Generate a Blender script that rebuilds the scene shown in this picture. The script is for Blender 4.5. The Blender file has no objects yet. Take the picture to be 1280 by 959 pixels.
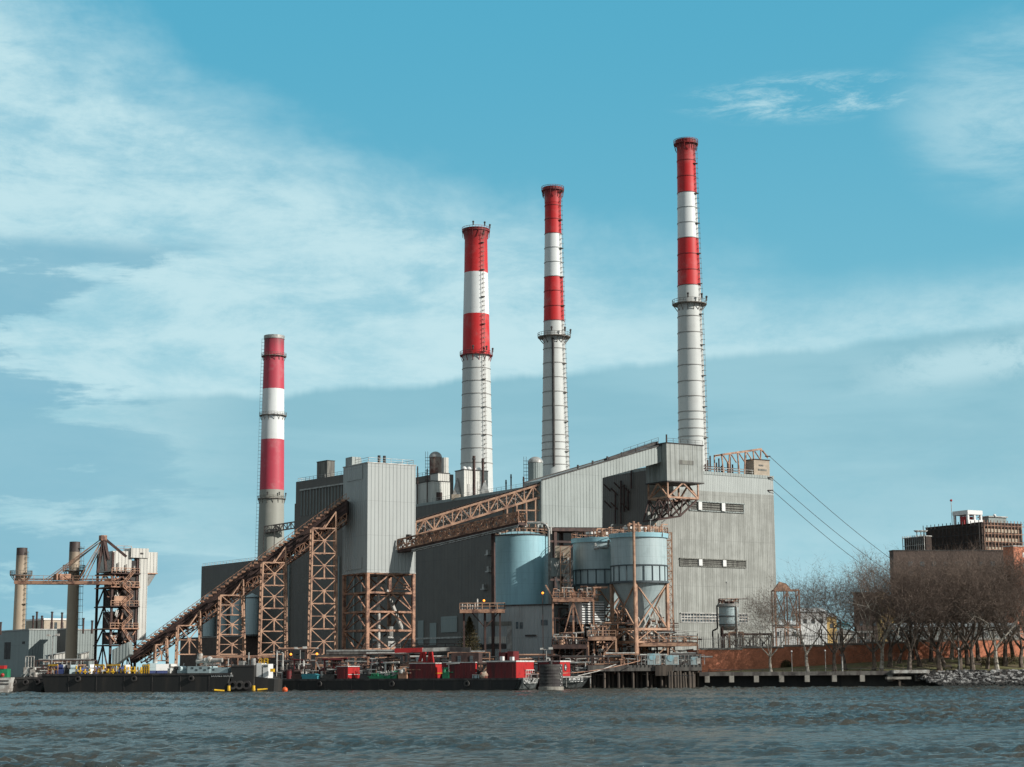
import bpy, math, random
from mathutils import Vector, Matrix, noise as mnoise
import numpy as np
C = bpy.context.scene
COL = C.collection
R_ = math.radians
rnd = random.Random(7)

# ------------------------------------------------------------------ camera
FPX, CX, CY = 2200.0, 640.0, 479.5
CAMZ = 4.2
PITCH = math.atan(355.5 / FPX); ROLL = R_(-0.35)
RM = (Matrix.Rotation(math.pi / 2 + PITCH, 3, 'X') @ Matrix.Rotation(ROLL, 3, 'Z'))
cd = bpy.data.cameras.new('camera'); cam = bpy.data.objects.new('camera', cd); COL.objects.link(cam)
cam.location = (0, 0, CAMZ); cam.rotation_euler = RM.to_euler()
cd.sensor_width = 36.0; cd.lens = 36.0 * FPX / 1280.0; cd.clip_start = 0.5; cd.clip_end = 20000
C.camera = cam

# ------------------------------------------------------------------ sun, sky, exposure
SUN_AZ, SUN_EL = R_(113), R_(27)
S = Vector((math.sin(SUN_AZ) * math.cos(SUN_EL), math.cos(SUN_AZ) * math.cos(SUN_EL), math.sin(SUN_EL)))
sl = bpy.data.lights.new('sun', 'SUN'); sl.energy = 5.0; sl.angle = R_(0.5); sl.color = (1.0, 0.96, 0.89)
so = bpy.data.objects.new('sun', sl); COL.objects.link(so)
so.rotation_euler = S.to_track_quat('Z', 'Y').to_euler()
C.view_settings.view_transform = 'Standard'; C.view_settings.look = 'None'
C.view_settings.exposure = 0.0; C.view_settings.gamma = 1.0; C.view_settings.use_curve_mapping = False
W = bpy.data.worlds.new('World'); C.world = W; W.use_nodes = True

class NT:
    """tiny helper for node trees"""
    def __init__(s, tree): s.t = tree; s.t.nodes.clear()
    def n(s, typ, **kw):
        nd = s.t.nodes.new(typ)
        for k, v in kw.items(): setattr(nd, k, v)
        return nd
    def link(s, a, b): s.t.links.new(a, b)
    def put(s, sock, v):
        if hasattr(v, 'bl_idname') or hasattr(v, 'is_output'): s.t.links.new(v, sock)
        else: sock.default_value = v
    def math(s, op, a, b=0.0, c=0.0, clamp=False):
        nd = s.n('ShaderNodeMath', operation=op); nd.use_clamp = clamp
        s.put(nd.inputs[0], a); s.put(nd.inputs[1], b); s.put(nd.inputs[2], c); return nd.outputs[0]
    def smooth(s, v, a, b, lo=0.0, hi=1.0):
        nd = s.n('ShaderNodeMapRange', interpolation_type='SMOOTHSTEP')
        s.put(nd.inputs['Value'], v)
        for k, x in (('From Min', a), ('From Max', b), ('To Min', lo), ('To Max', hi)): s.put(nd.inputs[k], x)
        return nd.outputs[0]
    def mix(s, f, a, b, blend='MIX'):
        nd = s.n('ShaderNodeMix', data_type='RGBA', blend_type=blend)
        s.put(nd.inputs[0], f); s.put(nd.inputs[6], a if not isinstance(a, tuple) else a + (1,)[:4 - len(a)])
        s.put(nd.inputs[7], b if not isinstance(b, tuple) else b + (1,)[:4 - len(b)]); return nd.outputs[2]
    def comb(s, x, y, z):
        nd = s.n('ShaderNodeCombineXYZ'); s.put(nd.inputs[0], x); s.put(nd.inputs[1], y); s.put(nd.inputs[2], z); return nd.outputs[0]
    def noise(s, vec, scale, detail=4, rough=0.55, dist=0.0):
        nd = s.n('ShaderNodeTexNoise'); s.link(vec, nd.inputs['Vector'])
        nd.inputs['Scale'].default_value = scale; nd.inputs['Detail'].default_value = detail
        nd.inputs['Roughness'].default_value = rough; nd.inputs['Distortion'].default_value = dist
        return nd.outputs['Fac']

def build_world():
    q = NT(W.node_tree)
    out = q.n('ShaderNodeOutputWorld'); bg = q.n('ShaderNodeBackground')
    sky = q.n('ShaderNodeTexSky', sky_type='NISHITA')
    sky.sun_disc = False; sky.sun_elevation = SUN_EL; sky.sun_rotation = SUN_AZ
    sky.altitude = 0; sky.air_density = 1.0; sky.dust_density = 1.0; sky.ozone_density = 1.5
    tc = q.n('ShaderNodeTexCoord'); sp = q.n('ShaderNodeSeparateXYZ'); q.link(tc.outputs['Generated'], sp.inputs[0])
    x, y, z = sp.outputs
    az = q.math('ARCTAN2', x, y); el = q.math('ARCSINE', z)
    base = q.mix(1.0, sky.outputs[0], SKYTINT, 'MULTIPLY')
    # soft uplift of the clear sky towards one teal tone
    grad = q.smooth(el, 0.0, 0.40)
    clear = q.mix(grad, SKYLOW, SKYTOP)
    base = q.mix(0.9, base, clear)
    Ps = q.comb(q.math('MULTIPLY', az, 1.0), q.math('MULTIPLY', el, 3.2), 3.1)
    n1 = q.noise(Ps, 9.0, 10, 0.66, 0.25)
    n2 = q.noise(q.comb(az, q.math('MULTIPLY', el, 1.8), 9.7), 19.0, 10, 0.70, 0.3)
    nw = q.noise(q.comb(az, q.math('MULTIPLY', el, 1.2), 5.0), 5.0, 6, 0.6, 0.3)
    # upper limit of the bright cloud sheet, falling to the right
    up = q.math('ADD', q.math('MULTIPLY', az, -0.33), 0.255)
    up = q.math('ADD', up, q.math('MULTIPLY', q.math('SUBTRACT', nw, 0.5), 0.17))
    d = q.math('SUBTRACT', up, el)
    m1 = q.smooth(d, -0.04, 0.035)
    tex = q.smooth(q.math('ADD', q.math('MULTIPLY', n1, 0.65), q.math('MULTIPLY', n2, 0.35)), 0.38, 0.60, 0.44, 1.0)
    m1 = q.math('MULTIPLY', m1, tex)
    rightfade = q.smooth(az, 0.02, 0.20, 1.0, 0.25)
    m1 = q.math('MULTIPLY', m1, rightfade)
    col = q.mix(q.math('MULTIPLY', m1, 0.95), base, CLOUD)
    # blue-grey streaks low on the left
    n3 = q.noise(q.comb(az, q.math('MULTIPLY', el, 5.5), 1.3), 6.5, 7, 0.6, 0.4)
    n3b = q.math('ADD', q.math('MULTIPLY', n3, 0.75), q.math('MULTIPLY', n2, 0.25))
    thr = q.smooth(az, -0.30, -0.06, 0.40, 0.66)
    m3 = q.math('MULTIPLY', q.smooth(q.math('SUBTRACT', n3b, thr), 0.0, 0.09), q.math('MULTIPLY', q.smooth(el, 0.243, 0.228), q.smooth(az, -0.03, -0.12)))
    col = q.mix(q.math('MULTIPLY', m3, 0.85), col, STREAK)
    # wisps upper right
    n4 = q.noise(q.comb(q.math('ADD', az, q.math('MULTIPLY', el, -0.6)), q.math('MULTIPLY', el, 3.5), 7.3), 30.0, 9, 0.72, 0.35)
    e4 = q.math('ADD', q.math('POWER', q.math('DIVIDE', q.math('SUBTRACT', az, 0.175), 0.085), 2.0),
                q.math('POWER', q.math('DIVIDE', q.math('SUBTRACT', el, 0.316), 0.016), 2.0))
    m4 = q.math('MULTIPLY', q.smooth(e4, 1.1, 0.0), q.smooth(n4, 0.40, 0.75))
    e5 = q.math('ADD', q.math('POWER', q.math('DIVIDE', q.math('SUBTRACT', az, 0.30), 0.07), 2.0),
                q.math('POWER', q.math('DIVIDE', q.math('SUBTRACT', el, 0.30), 0.05), 2.0))
    m5 = q.math('MULTIPLY', q.smooth(e5, 1.8, -0.3), q.smooth(n1, 0.35, 0.7, 0.1, 0.75))
    col = q.mix(q.math('MAXIMUM', q.math('MULTIPLY', m4, 0.8), m5), col, CLOUD)
    # wide low stratus with a bright, slightly rising upper rim
    ed = q.math('ADD', q.math('MULTIPLY', az, 0.075), 0.166)
    ed = q.math('ADD', ed, q.math('MULTIPLY', q.math('SUBTRACT', q.noise(q.comb(az, 0.0, 2.0), 13.0, 7, 0.6), 0.5), 0.022))
    de = q.math('SUBTRACT', ed, el)
    mrim = q.math('MULTIPLY', q.smooth(de, -0.045, 0.0), q.smooth(az, -0.25, -0.1))
    col = q.mix(q.math('MULTIPLY', q.math('MULTIPLY', mrim, tex), 0.75), col, CLOUD)
    wide = q.smooth(az, -0.24, -0.12, 0.35, 1.0)
    mst = q.math('MULTIPLY', q.math('MULTIPLY', q.smooth(de, -0.001, 0.005), q.smooth(de, 0.17, 0.03, 0.25, 1.0)), wide)
    n6 = q.noise(q.comb(az, q.math('MULTIPLY', el, 6.0), 4.4), 5.0, 6, 0.55, 0.3)
    col = q.mix(q.math('MULTIPLY', mst, 0.93), col, q.mix(q.smooth(n6, 0.35, 0.65), STRATUS, STRATUS2))
    # bright streak inside the stratus at the right
    sl_ = q.math('ADD', q.math('MULTIPLY', q.math('SUBTRACT', az, 0.24), 0.12), 0.163)
    m7 = q.math('MULTIPLY', q.smooth(q.math('ABSOLUTE', q.math('SUBTRACT', el, sl_)), 0.018, 0.003), q.smooth(az, 0.17, 0.25))
    m7 = q.math('MULTIPLY', m7, q.smooth(n2, 0.38, 0.6))
    col = q.mix(q.math('MULTIPLY', m7, 0.7), col, CLOUD)
    # overhead and behind the river view: unseen bright neutral cloud added to fill the shade
    away = q.math('MAXIMUM', q.smooth(el, 0.42, 0.75), q.smooth(y, 0.85, 0.45))
    nh = q.noise(tc.outputs['Generated'], 2.2, 5, 0.6)
    col = q.mix(away, col, q.mix(q.smooth(nh, 0.4, 0.62), HIGH1, HIGH2))
    q.link(col, bg.inputs[0]); bg.inputs[1].default_value = SKYSTR
    q.link(bg.outputs[0], out.inputs[0])
SKYSTR = 0.08
_k = 1.0 / SKYSTR
def lin(r, g, b, k=1.0):
    f = lambda c: ((c / 255 + 0.055) / 1.055) ** 2.4 if c > 10 else c / 255 / 12.92
    return (f(r) * k, f(g) * k, f(b) * k)
HIGH1 = lin(132, 156, 168, _k); HIGH2 = lin(172, 180, 182, _k)
SKYTINT = (0.80, 1.05, 1.0)
SKYTOP = lin(86, 176, 207, _k); SKYLOW = lin(140, 203, 219, _k)
CLOUD = lin(196, 229, 236, _k); STREAK = lin(128, 183, 204, _k)
STRATUS = lin(136, 188, 204, _k); STRATUS2 = lin(150, 198, 212, _k)
build_world()

# ------------------------------------------------------------------ picture measuring helpers (pixel -> metres in the world)
def ray(px, py): return RM @ Vector(((px - CX) / FPX, (CY - py) / FPX, -1.0))
def at(px, py, Y):
    d = ray(px, py); t = Y / d.y; return Vector((d.x * t, Y, CAMZ + d.z * t))
def on_plane(px, py, P, n):
    d = ray(px, py); o = Vector((0, 0, CAMZ)); t = (P - o).dot(n) / d.dot(n); return o + d * t
def on_z(px, py, z):
    d = ray(px, py); t = (z - CAMZ) / d.z; return Vector((0, 0, CAMZ)) + d * t
ZG = 2.6
def G(px, Y, z=ZG, py=835):
    p = at(px, py, Y); return Vector((p.x, Y, z))
def zat(px, py, Y): return at(px, py, Y).z
def mpp(P): return -(RM.transposed() @ (P - Vector((0, 0, CAMZ)))).z / FPX     # metres per photo pixel at P

# ------------------------------------------------------------------ objects
class Thing:
    def __init__(s, name, label, cat, loc=(0, 0, 0), rz=0.0, group=None, kind=None):
        o = bpy.data.objects.new(name, None); COL.objects.link(o)
        o.location = loc; o.rotation_euler = (0, 0, rz); o['label'] = label; o['category'] = cat
        o.empty_display_size = 0.5
        if group: o['group'] = group
        if kind: o['kind'] = kind
        s.o = o; s.M = Matrix.Translation(Vector(loc)) @ Matrix.Rotation(rz, 4, 'Z'); s.I = s.M.inverted()
    def L(s, p): return s.I @ Vector(p)
    def Wd(s, p): return s.M @ Vector(p)

class MB:
    def __init__(s): s.v = []; s.f = []
    def add(s, vs, fs):
        b = len(s.v); s.v.extend([tuple(v) for v in vs]); s.f.extend([tuple(i + b for i in f) for f in fs]); return s
    def box(s, x0, x1, y0, y1, z0, z1):
        return s.add([(x0, y0, z0), (x1, y0, z0), (x1, y1, z0), (x0, y1, z0), (x0, y0, z1), (x1, y0, z1), (x1, y1, z1), (x0, y1, z1)],
                     [(0, 3, 2, 1), (4, 5, 6, 7), (0, 1, 5, 4), (1, 2, 6, 5), (2, 3, 7, 6), (3, 0, 4, 7)])
    def beam(s, a, b, w, h=None):
        a = Vector(a); b = Vector(b); h = h or w; d = b - a
        if d.length < 1e-5: return s
        d.normalize(); up = Vector((0, 0, 1)) if abs(d.z) < 0.95 else Vector((0, 1, 0))
        sx = d.cross(up).normalized() * (w / 2); sy = sx.cross(d).normalized() * (h / 2)
        vs = [p + i * sx + j * sy for p in (a, b) for i, j in ((-1, -1), (1, -1), (1, 1), (-1, 1))]
        return s.add(vs, [(0, 1, 2, 3), (7, 6, 5, 4), (0, 4, 5, 1), (1, 5, 6, 2), (2, 6, 7, 3), (3, 7, 4, 0)])
    def tube(s, a, b, r0, r1=None, n=8, caps=True):
        a = Vector(a); b = Vector(b); r1 = r0 if r1 is None else r1; d = (b - a)
        if d.length < 1e-5: return s
        d.normalize(); up = Vector((0, 0, 1)) if abs(d.z) < 0.9 else Vector((1, 0, 0))
        u = d.cross(up).normalized(); w = u.cross(d)
        vs = []
        for p, r in ((a, r0), (b, r1)):
            for k in range(n):
                t = 2 * math.pi * k / n; vs.append(p + (u * math.cos(t) + w * math.sin(t)) * r)
        fs = [(k, k + n, (k + 1) % n + n, (k + 1) % n) for k in range(n)]
        if caps: fs += [tuple(range(n)), tuple(range(2 * n - 1, n - 1, -1))]
        return s.add(vs, fs)
    def path(s, pts, r, n=8):
        for a, b in zip(pts[:-1], pts[1:]): s.tube(a, b, r, r, n)
        return s
    def lathe(s, prof, n=40, c=(0, 0), cap=True):
        vs = []; fs = []
        for r, z in prof:
            for k in range(n):
                t = 2 * math.pi * k / n; vs.append((c[0] + r * math.cos(t), c[1] + r * math.sin(t), z))
        for i in range(len(prof) - 1):
            for k in range(n):
                fs.append((i * n + k, i * n + (k + 1) % n, (i + 1) * n + (k + 1) % n, (i + 1) * n + k))
        if cap:
            fs.append(tuple(range(n - 1, -1, -1))); fs.append(tuple((len(prof) - 1) * n + k for k in range(n)))
        return s.add(vs, fs)
    def prism(s, pts, off):
        """closed outline (list of 3d points) pushed along off"""
        n = len(pts); off = Vector(off); P = [Vector(p) for p in pts]
        vs = P + [p + off for p in P]
        return s.add(vs, [tuple(range(n)), tuple(range(2 * n - 1, n - 1, -1))] + [(i, i + n, (i + 1) % n + n, (i + 1) % n) for i in range(n)])
    def ico(s, c, r, sub=1, sq=(1, 1, 1)):
        import bmesh
        bm = bmesh.new(); bmesh.ops.create_icosphere(bm, subdivisions=sub, radius=r)
        vs = [(c[0] + v.co.x * sq[0], c[1] + v.co.y * sq[1], c[2] + v.co.z * sq[2]) for v in bm.verts]
        fs = [tuple(v.index for v in f.verts) for f in bm.faces]; bm.free(); return s.add(vs, fs)
    def truss(s, a0, a1, b0, b1, n, w, wc=None, style='warren'):
        a0, a1, b0, b1 = map(Vector, (a0, a1, b0, b1)); wc = wc or w * 1.6
        s.beam(a0, a1, wc); s.beam(b0, b1, wc)
        for i in range(n + 1):
            t = i / n; A = a0.lerp(a1, t); B = b0.lerp(b1, t); s.beam(A, B, w)
            if i < n:
                A2 = a0.lerp(a1, (i + 1) / n); B2 = b0.lerp(b1, (i + 1) / n)
                if style == 'x': s.beam(A, B2, w); s.beam(B, A2, w)
                elif (i % 2) == 0: s.beam(A, B2, w)
                else: s.beam(B, A2, w)
        return s
    def rail(s, pts, h=1.1, step=2.0, r=0.045, mid=True):
        for a, b in zip(pts[:-1], pts[1:]):
            a = Vector(a); b = Vector(b); n = max(1, int((b - a).length / step)); U = Vector((0, 0, 1))
            s.beam(a + U * h, b + U * h, r * 2)
            if mid: s.beam(a + U * h * .5, b + U * h * .5, r * 1.5)
            for i in range(n + 1):
                p = a.lerp(b, i / n); s.beam(p, p + U * h, r * 2)
        return s
    def build(s, name, mat, T=None, parent=None, smooth=False, label=None, world=False):
        vs = s.v
        if world and T is not None: vs = [tuple(T.I @ Vector(v)) for v in vs]
        me = bpy.data.meshes.new(name); me.from_pydata(vs, [], s.f); me.update()
        if smooth:
            me.polygons.foreach_set('use_smooth', [True] * len(me.polygons))
            try: me.set_sharp_from_angle(angle=R_(38))
            except Exception: pass
        me.materials.append(mat)
        o = bpy.data.objects.new(name, me); COL.objects.link(o)
        if parent is not None: o.parent = parent
        elif T is not None: o.parent = T.o
        if label: o['label'] = label
        return o

def tag(o, label, cat, group=None, kind=None):
    o['label'] = label; o['category'] = cat
    if group: o['group'] = group
    if kind: o['kind'] = kind
    return o
def struct(o, label, cat):
    o['label'] = label; o['category'] = cat; o['kind'] = 'structure'; return o
def kids(o): return [c for c in bpy.data.objects if c.parent == o]
def copy_thing(o, loc, rz, label, scale=None):
    r = o.copy(); COL.objects.link(r); r.location = loc; r.rotation_euler = (0, 0, rz); r['label'] = label
    if scale: r.scale = (scale,) * 3
    for c in kids(o):
        d = c.copy(); COL.objects.link(d); d.parent = r
        for g in kids(c):
            e = g.copy(); COL.objects.link(e); e.parent = d
    return r

# ------------------------------------------------------------------ materials
def newmat(name):
    m = bpy.data.materials.new(name); m.use_nodes = True; q = NT(m.node_tree)
    out = q.n('ShaderNodeOutputMaterial'); b = q.n('ShaderNodeBsdfPrincipled'); q.link(b.outputs[0], out.inputs[0])
    tc = q.n('ShaderNodeTexCoord'); return m, q, b, tc.outputs['Object']
def bump(q, b, h, strength=0.5, dist=0.1):
    n = q.n('ShaderNodeBump'); n.inputs['Strength'].default_value = strength; n.inputs['Distance'].default_value = dist
    q.link(h, n.inputs['Height']); q.link(n.outputs[0], b.inputs['Normal'])
def m_plain(name, c, c2=None, scale=1.0, rough=0.7, metal=0.0, lo=0.4, hi=0.6, bmp=0.0, streak=False):
    m, q, b, v = newmat(name)
    c2 = c2 or tuple(x * 0.75 for x in c)
    if streak:
        mp = q.n('ShaderNodeMapping'); q.link(v, mp.inputs[0]); mp.inputs['Scale'].default_value = (1, 1, 0.12); v2 = mp.outputs[0]
    else: v2 = v
    n = q.noise(v2, scale, 6, 0.65)
    q.link(q.mix(q.smooth(n, lo, hi), c, c2), b.inputs['Base Color'])
    b.inputs['Roughness'].default_value = rough; b.inputs['Metallic'].default_value = metal
    if bmp: bump(q, b, n, bmp, 0.05)
    return m
def m_siding(name, c, c2, period=0.9, streak=0.25, rough=0.55, panels=6.0, split=None, csplit=None, dep=0.12):
    """ribbed sheet cladding: upright ribs, panel-to-panel tone changes, run-off streaks"""
    m, q, b, v = newmat(name)
    sp = q.n('ShaderNodeSeparateXYZ'); q.link(v, sp.inputs[0]); x, y, z = sp.outputs
    s = q.math('ADD', x, y)
    rib = q.math('SINE', q.math('MULTIPLY', s, 2 * math.pi / period))
    ribs = q.smooth(rib, -0.5, 0.5)
    st = q.noise(q.comb(s, 0.0, q.math('MULTIPLY', z, 0.035)), 1.1, 5, 0.7)
    fine = q.noise(v, 0.22, 6, 0.65)
    pan = q.math('FRACT', q.math('MULTIPLY', q.math('SINE', q.math('MULTIPLY', q.math('FLOOR', q.math('DIVIDE', s, panels * 0.37)), 12.9898)), 437.5))
    f = q.math('ADD', q.math('MULTIPLY', q.smooth(st, 0.38, 0.68), streak), q.math('MULTIPLY', q.smooth(fine, 0.4, 0.65), streak * 0.6))
    f = q.math('ADD', f, q.math('MULTIPLY', pan, streak * 0.35), clamp=True)
    col = q.mix(f, c, c2)
    if split is not None:
        col2 = q.mix(f, csplit, tuple(a * 0.85 for a in csplit))
        col = q.mix(q.smooth(z, split - 0.05, split + 0.05), col, col2)
    seam = q.smooth(q.math('ABSOLUTE', q.math('SUBTRACT', q.math('MODULO', q.math('ADD', z, 300.0), panels * 1.3), panels * 0.65)), 0.0, 0.10, 0.35, 0.0)
    col = q.mix(seam, col, tuple(a * 0.35 for a in c))
    q.link(col, b.inputs['Base Color']); b.inputs['Roughness'].default_value = rough
    bump(q, b, ribs, 0.9, dep)
    return m
def m_bands(name, stops, H, rough=0.55, dirt=0.17, dc=(0.16, 0.15, 0.14), grime=True):
    """painted bands at fixed heights on a stack: stops = [(z_from, colour)]"""
    m, q, b, v = newmat(name)
    sp = q.n('ShaderNodeSeparateXYZ'); q.link(v, sp.inputs[0]); x, y, z = sp.outputs
    wob = q.math('MULTIPLY', q.math('SUBTRACT', q.noise(v, 1.3, 3), 0.5), 0.35)
    zz = q.math('ADD', z, wob)
    col = stops[0][1] + (1,)
    for z0, c in stops[1:]:
        col = q.mix(q.math('GREATER_THAN', zz, z0), col, c)
    mp = q.n('ShaderNodeMapping'); q.link(v, mp.inputs[0]); mp.inputs['Scale'].default_value = (1, 1, 0.06)
    st = q.noise(mp.outputs[0], 0.9, 6, 0.7); fn = q.noise(v, 0.35, 6, 0.7)
    f = q.math('ADD', q.math('MULTIPLY', q.smooth(st, 0.45, 0.75), dirt), q.math('MULTIPLY', q.smooth(fn, 0.5, 0.8), dirt))
    col = q.mix(f, col, dc)
    if H:      # soot round the mouth and faded, chalky patches lower down
        col = q.mix(q.math('MULTIPLY', q.smooth(q.math('ADD', z, q.math('MULTIPLY', st, 9.0)), H - 3.0, H + 6.0), 0.75), col, (0.05, 0.03, 0.03))
        pf = q.noise(v, 0.16, 5, 0.6); col = q.mix(q.smooth(pf, 0.5, 0.72, 0, 0.22), col, (0.45, 0.42, 0.39))
    q.link(col, b.inputs['Base Color']); b.inputs['Roughness'].default_value = rough
    return m
def m_tank(name, c, c2, plate=2.4, rough=0.45):
    """welded plate tank: ring and upright seams, run-off streaks, rust freckles"""
    m, q, b, v = newmat(name)
    sp = q.n('ShaderNodeSeparateXYZ'); q.link(v, sp.inputs[0]); x, y, z = sp.outputs
    ang = q.math('MULTIPLY', q.math('ARCTAN2', y, x), 5.0)
    st = q.noise(q.comb(ang, 0.0, q.math('MULTIPLY', z, 0.05)), 1.6, 6, 0.7); fn = q.noise(v, 0.45, 7, 0.7)
    col = q.mix(q.math('MULTIPLY', q.smooth(st, 0.42, 0.72), 0.9), c, c2)
    col = q.mix(q.smooth(fn, 0.52, 0.78, 0, 0.5), col, tuple(a * 0.62 for a in c))
    col = q.mix(q.math('MULTIPLY', q.smooth(st, 0.66, 0.76), q.smooth(fn, 0.45, 0.6)), col, (0.24, 0.15, 0.10))
    ring = q.math('ABSOLUTE', q.math('SUBTRACT', q.math('MODULO', z, plate), plate / 2))
    row = q.math('FLOOR', q.math('DIVIDE', z, plate)); up = q.math('ABSOLUTE', q.math('SUBTRACT', q.math('FRACT', q.math('ADD', q.math('MULTIPLY', ang, 0.35), q.math('MULTIPLY', row, 0.37))), 0.5))
    seam = q.math('MAXIMUM', q.smooth(ring, 0.0, 0.07, 1.0, 0.0), q.smooth(up, 0.0, 0.02, 0.8, 0.0))
    q.link(q.mix(q.math('MULTIPLY', seam, 0.28), col, tuple(a * 0.4 for a in c)), b.inputs['Base Color']); b.inputs['Roughness'].default_value = rough
    bump(q, b, q.math('SUBTRACT', q.math('MULTIPLY', fn, 0.6), q.math('MULTIPLY', seam, 0.4)), 0.35, 0.06)
    return m
def m_brick(name, c1, c2, mortar, sc=1.0):
    m, q, b, v = newmat(name)
    sp = q.n('ShaderNodeSeparateXYZ'); q.link(v, sp.inputs[0])
    vec = q.comb(q.math('ADD', sp.outputs[0], sp.outputs[1]), sp.outputs[2], 0.0)
    br = q.n('ShaderNodeTexBrick'); q.link(vec, br.inputs['Vector'])
    br.inputs['Color1'].default_value = c1 + (1,); br.inputs['Color2'].default_value = c2 + (1,); br.inputs['Mortar'].default_value = mortar + (1,)
    br.inputs['Scale'].default_value = sc; br.inputs['Mortar Size'].default_value = 0.015
    n = q.noise(v, 0.5, 7, 0.7); n2 = q.noise(v, 3.0, 4, 0.6)
    col = q.mix(q.smooth(n, 0.4, 0.7, 0, 0.55), br.outputs[0], tuple(a * 0.35 for a in c1))
    col = q.mix(q.smooth(n2, 0.5, 0.75, 0, 0.4), col, tuple(min(1, a * 1.5 + .05) for a in c2))
    q.link(col, b.inputs['Base Color']); b.inputs['Roughness'].default_value = 0.9
    return m
def m_emit(name, c, s):
    m, q, b, v = newmat(name); b.inputs['Base Color'].default_value = c + (1,)
    b.inputs['Emission Color'].default_value = c + (1,); b.inputs['Emission Strength'].default_value = s; return m
M = {}
M['tower'] = m_siding('light_ribbed_cladding', (0.39, 0.415, 0.40), (0.31, 0.325, 0.315), 0.95, 0.35, dep=0.10)
M['gallery'] = m_siding('gallery_ribbed_cladding', (0.33, 0.365, 0.35), (0.23, 0.255, 0.24), 0.9, 0.5)
M['head'] = m_siding('head_house_cladding', (0.35, 0.37, 0.35), (0.20, 0.21, 0.19), 1.4, 0.7)
M['boiler'] = m_siding('boiler_house_cladding', (0.25, 0.25, 0.22), (0.13, 0.13, 0.11), 0.8, 0.75, split=44.0, csplit=(0.36, 0.37, 0.34), panels=9.0)
M['shedside'] = m_siding('shed_cladding', (0.40, 0.43, 0.43), (0.30, 0.32, 0.32), 0.6, 0.5)
M['dkside'] = m_siding('shade_dark_cladding', (0.128, 0.113, 0.097), (0.088, 0.079, 0.070), 0.8, 0.5, panels=9.0)  # dark tone puts the shade of the walls turned from the sun into the colour
M['greyside'] = m_siding('grey_cladding', (0.26, 0.30, 0.29), (0.19, 0.22, 0.21), 0.7, 0.4)
M['whiteside'] = m_siding('white_cladding', (0.62, 0.61, 0.56), (0.42, 0.40, 0.36), 0.8, 0.4)
M['steel'] = m_plain('rusty_primer_steel', (0.43, 0.235, 0.15), (0.11, 0.055, 0.042), 0.7, 0.75, lo=0.42, hi=0.64)
M['steel2'] = m_plain('tan_painted_steel', (0.48, 0.285, 0.185), (0.19, 0.10, 0.07), 0.55, 0.7, lo=0.42, hi=0.66)
M['dksteel'] = m_plain('dark_rusted_steel', (0.085, 0.048, 0.04), (0.045, 0.027, 0.024), 0.8, 0.8)
M['black'] = m_plain('black_hull_paint', (0.020, 0.020, 0.019), (0.045, 0.038, 0.032), 0.35, 0.7, lo=0.45, hi=0.75, streak=True)
M['coal'] = m_plain('dark_grey_metal', (0.07, 0.065, 0.06), (0.035, 0.03, 0.03), 0.6, 0.8)
M['galv'] = m_plain('galvanised_metal', (0.42, 0.42, 0.40), (0.26, 0.25, 0.23), 0.8, 0.5, metal=0.3)
M['pipe'] = m_plain('pale_pipe_lagging', (0.55, 0.54, 0.50), (0.30, 0.27, 0.24), 0.7, 0.5)
M['concrete'] = m_plain('weathered_concrete', (0.33, 0.31, 0.27), (0.20, 0.18, 0.155), 0.5, 0.9, bmp=0.3, streak=True)
M['concdk'] = m_plain('stained_concrete', (0.15, 0.14, 0.125), (0.07, 0.06, 0.055), 0.6, 0.9, streak=True)
M['blue'] = m_tank('pale_blue_tank_paint', (0.31, 0.53, 0.59), (0.25, 0.43, 0.49))
M['bluerib'] = m_plain('dark_band_steel', (0.07, 0.09, 0.10), None, 0.5, 0.6)
M['siloblue'] = m_tank('slate_blue_silo_paint', (0.40, 0.49, 0.50), (0.29, 0.36, 0.37))
M['red'] = m_plain('red_container_paint', (0.42, 0.022, 0.022), (0.20, 0.016, 0.016), 0.8, 0.5, lo=0.5, hi=0.75)
M['redstrip'] = m_plain('white_edge_paint', (0.7, 0.68, 0.64), None, 1.0, 0.5)
M['white'] = m_plain('white_paint', (0.72, 0.72, 0.70), (0.58, 0.57, 0.54), 0.8, 0.5, lo=.45, hi=.8)
M['yellow'] = m_plain('yellow_paint', (0.75, 0.45, 0.02), (0.5, 0.28, 0.02), 1.2, 0.5)
M['green'] = m_plain('green_machine_paint', (0.02, 0.22, 0.10), None, 1.0, 0.5)
M['teal'] = m_plain('teal_cover', (0.05, 0.28, 0.33), None, 1.0, 0.6)
M['navy'] = m_plain('navy_paint', (0.03, 0.05, 0.16), None, 1.0, 0.6)
M['glass'] = m_plain('dusty_window_glass', (0.05, 0.07, 0.08), (0.12, 0.13, 0.13), 1.3, 0.15)
M['louver'] = m_plain('dirty_louvre', (0.20, 0.20, 0.175), (0.11, 0.105, 0.095), 1.2, 0.8, streak=True)
M['brick'] = m_brick('brick_red_wall', (0.74, 0.28, 0.16), (0.62, 0.22, 0.12), (0.20, 0.08, 0.05), 1.2)
M['brickd'] = m_brick('brown_brick', (0.115, 0.078, 0.062), (0.085, 0.06, 0.05), (0.09, 0.075, 0.065), 1.0)
M['bark'] = m_plain('grey_brown_bark', (0.19, 0.15, 0.12), (0.07, 0.052, 0.042), 1.2, 0.9, lo=0.4, hi=0.6)
M['barkpale'] = m_plain('pale_mottled_bark', (0.42, 0.39, 0.33), (0.16, 0.12, 0.09), 1.6, 0.9, lo=0.45, hi=0.62)
M['twig'] = m_plain('brown_twigs', (0.18, 0.13, 0.10), (0.12, 0.085, 0.068), 0.4, 0.9)
M['wood'] = m_plain('wet_timber_pile', (0.12, 0.095, 0.075), (0.05, 0.04, 0.033), 1.2, 0.9, streak=True)
M['lamp'] = m_emit('sodium_lamp_glow', (1.0, 0.30, 0.03), 2.2)
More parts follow.
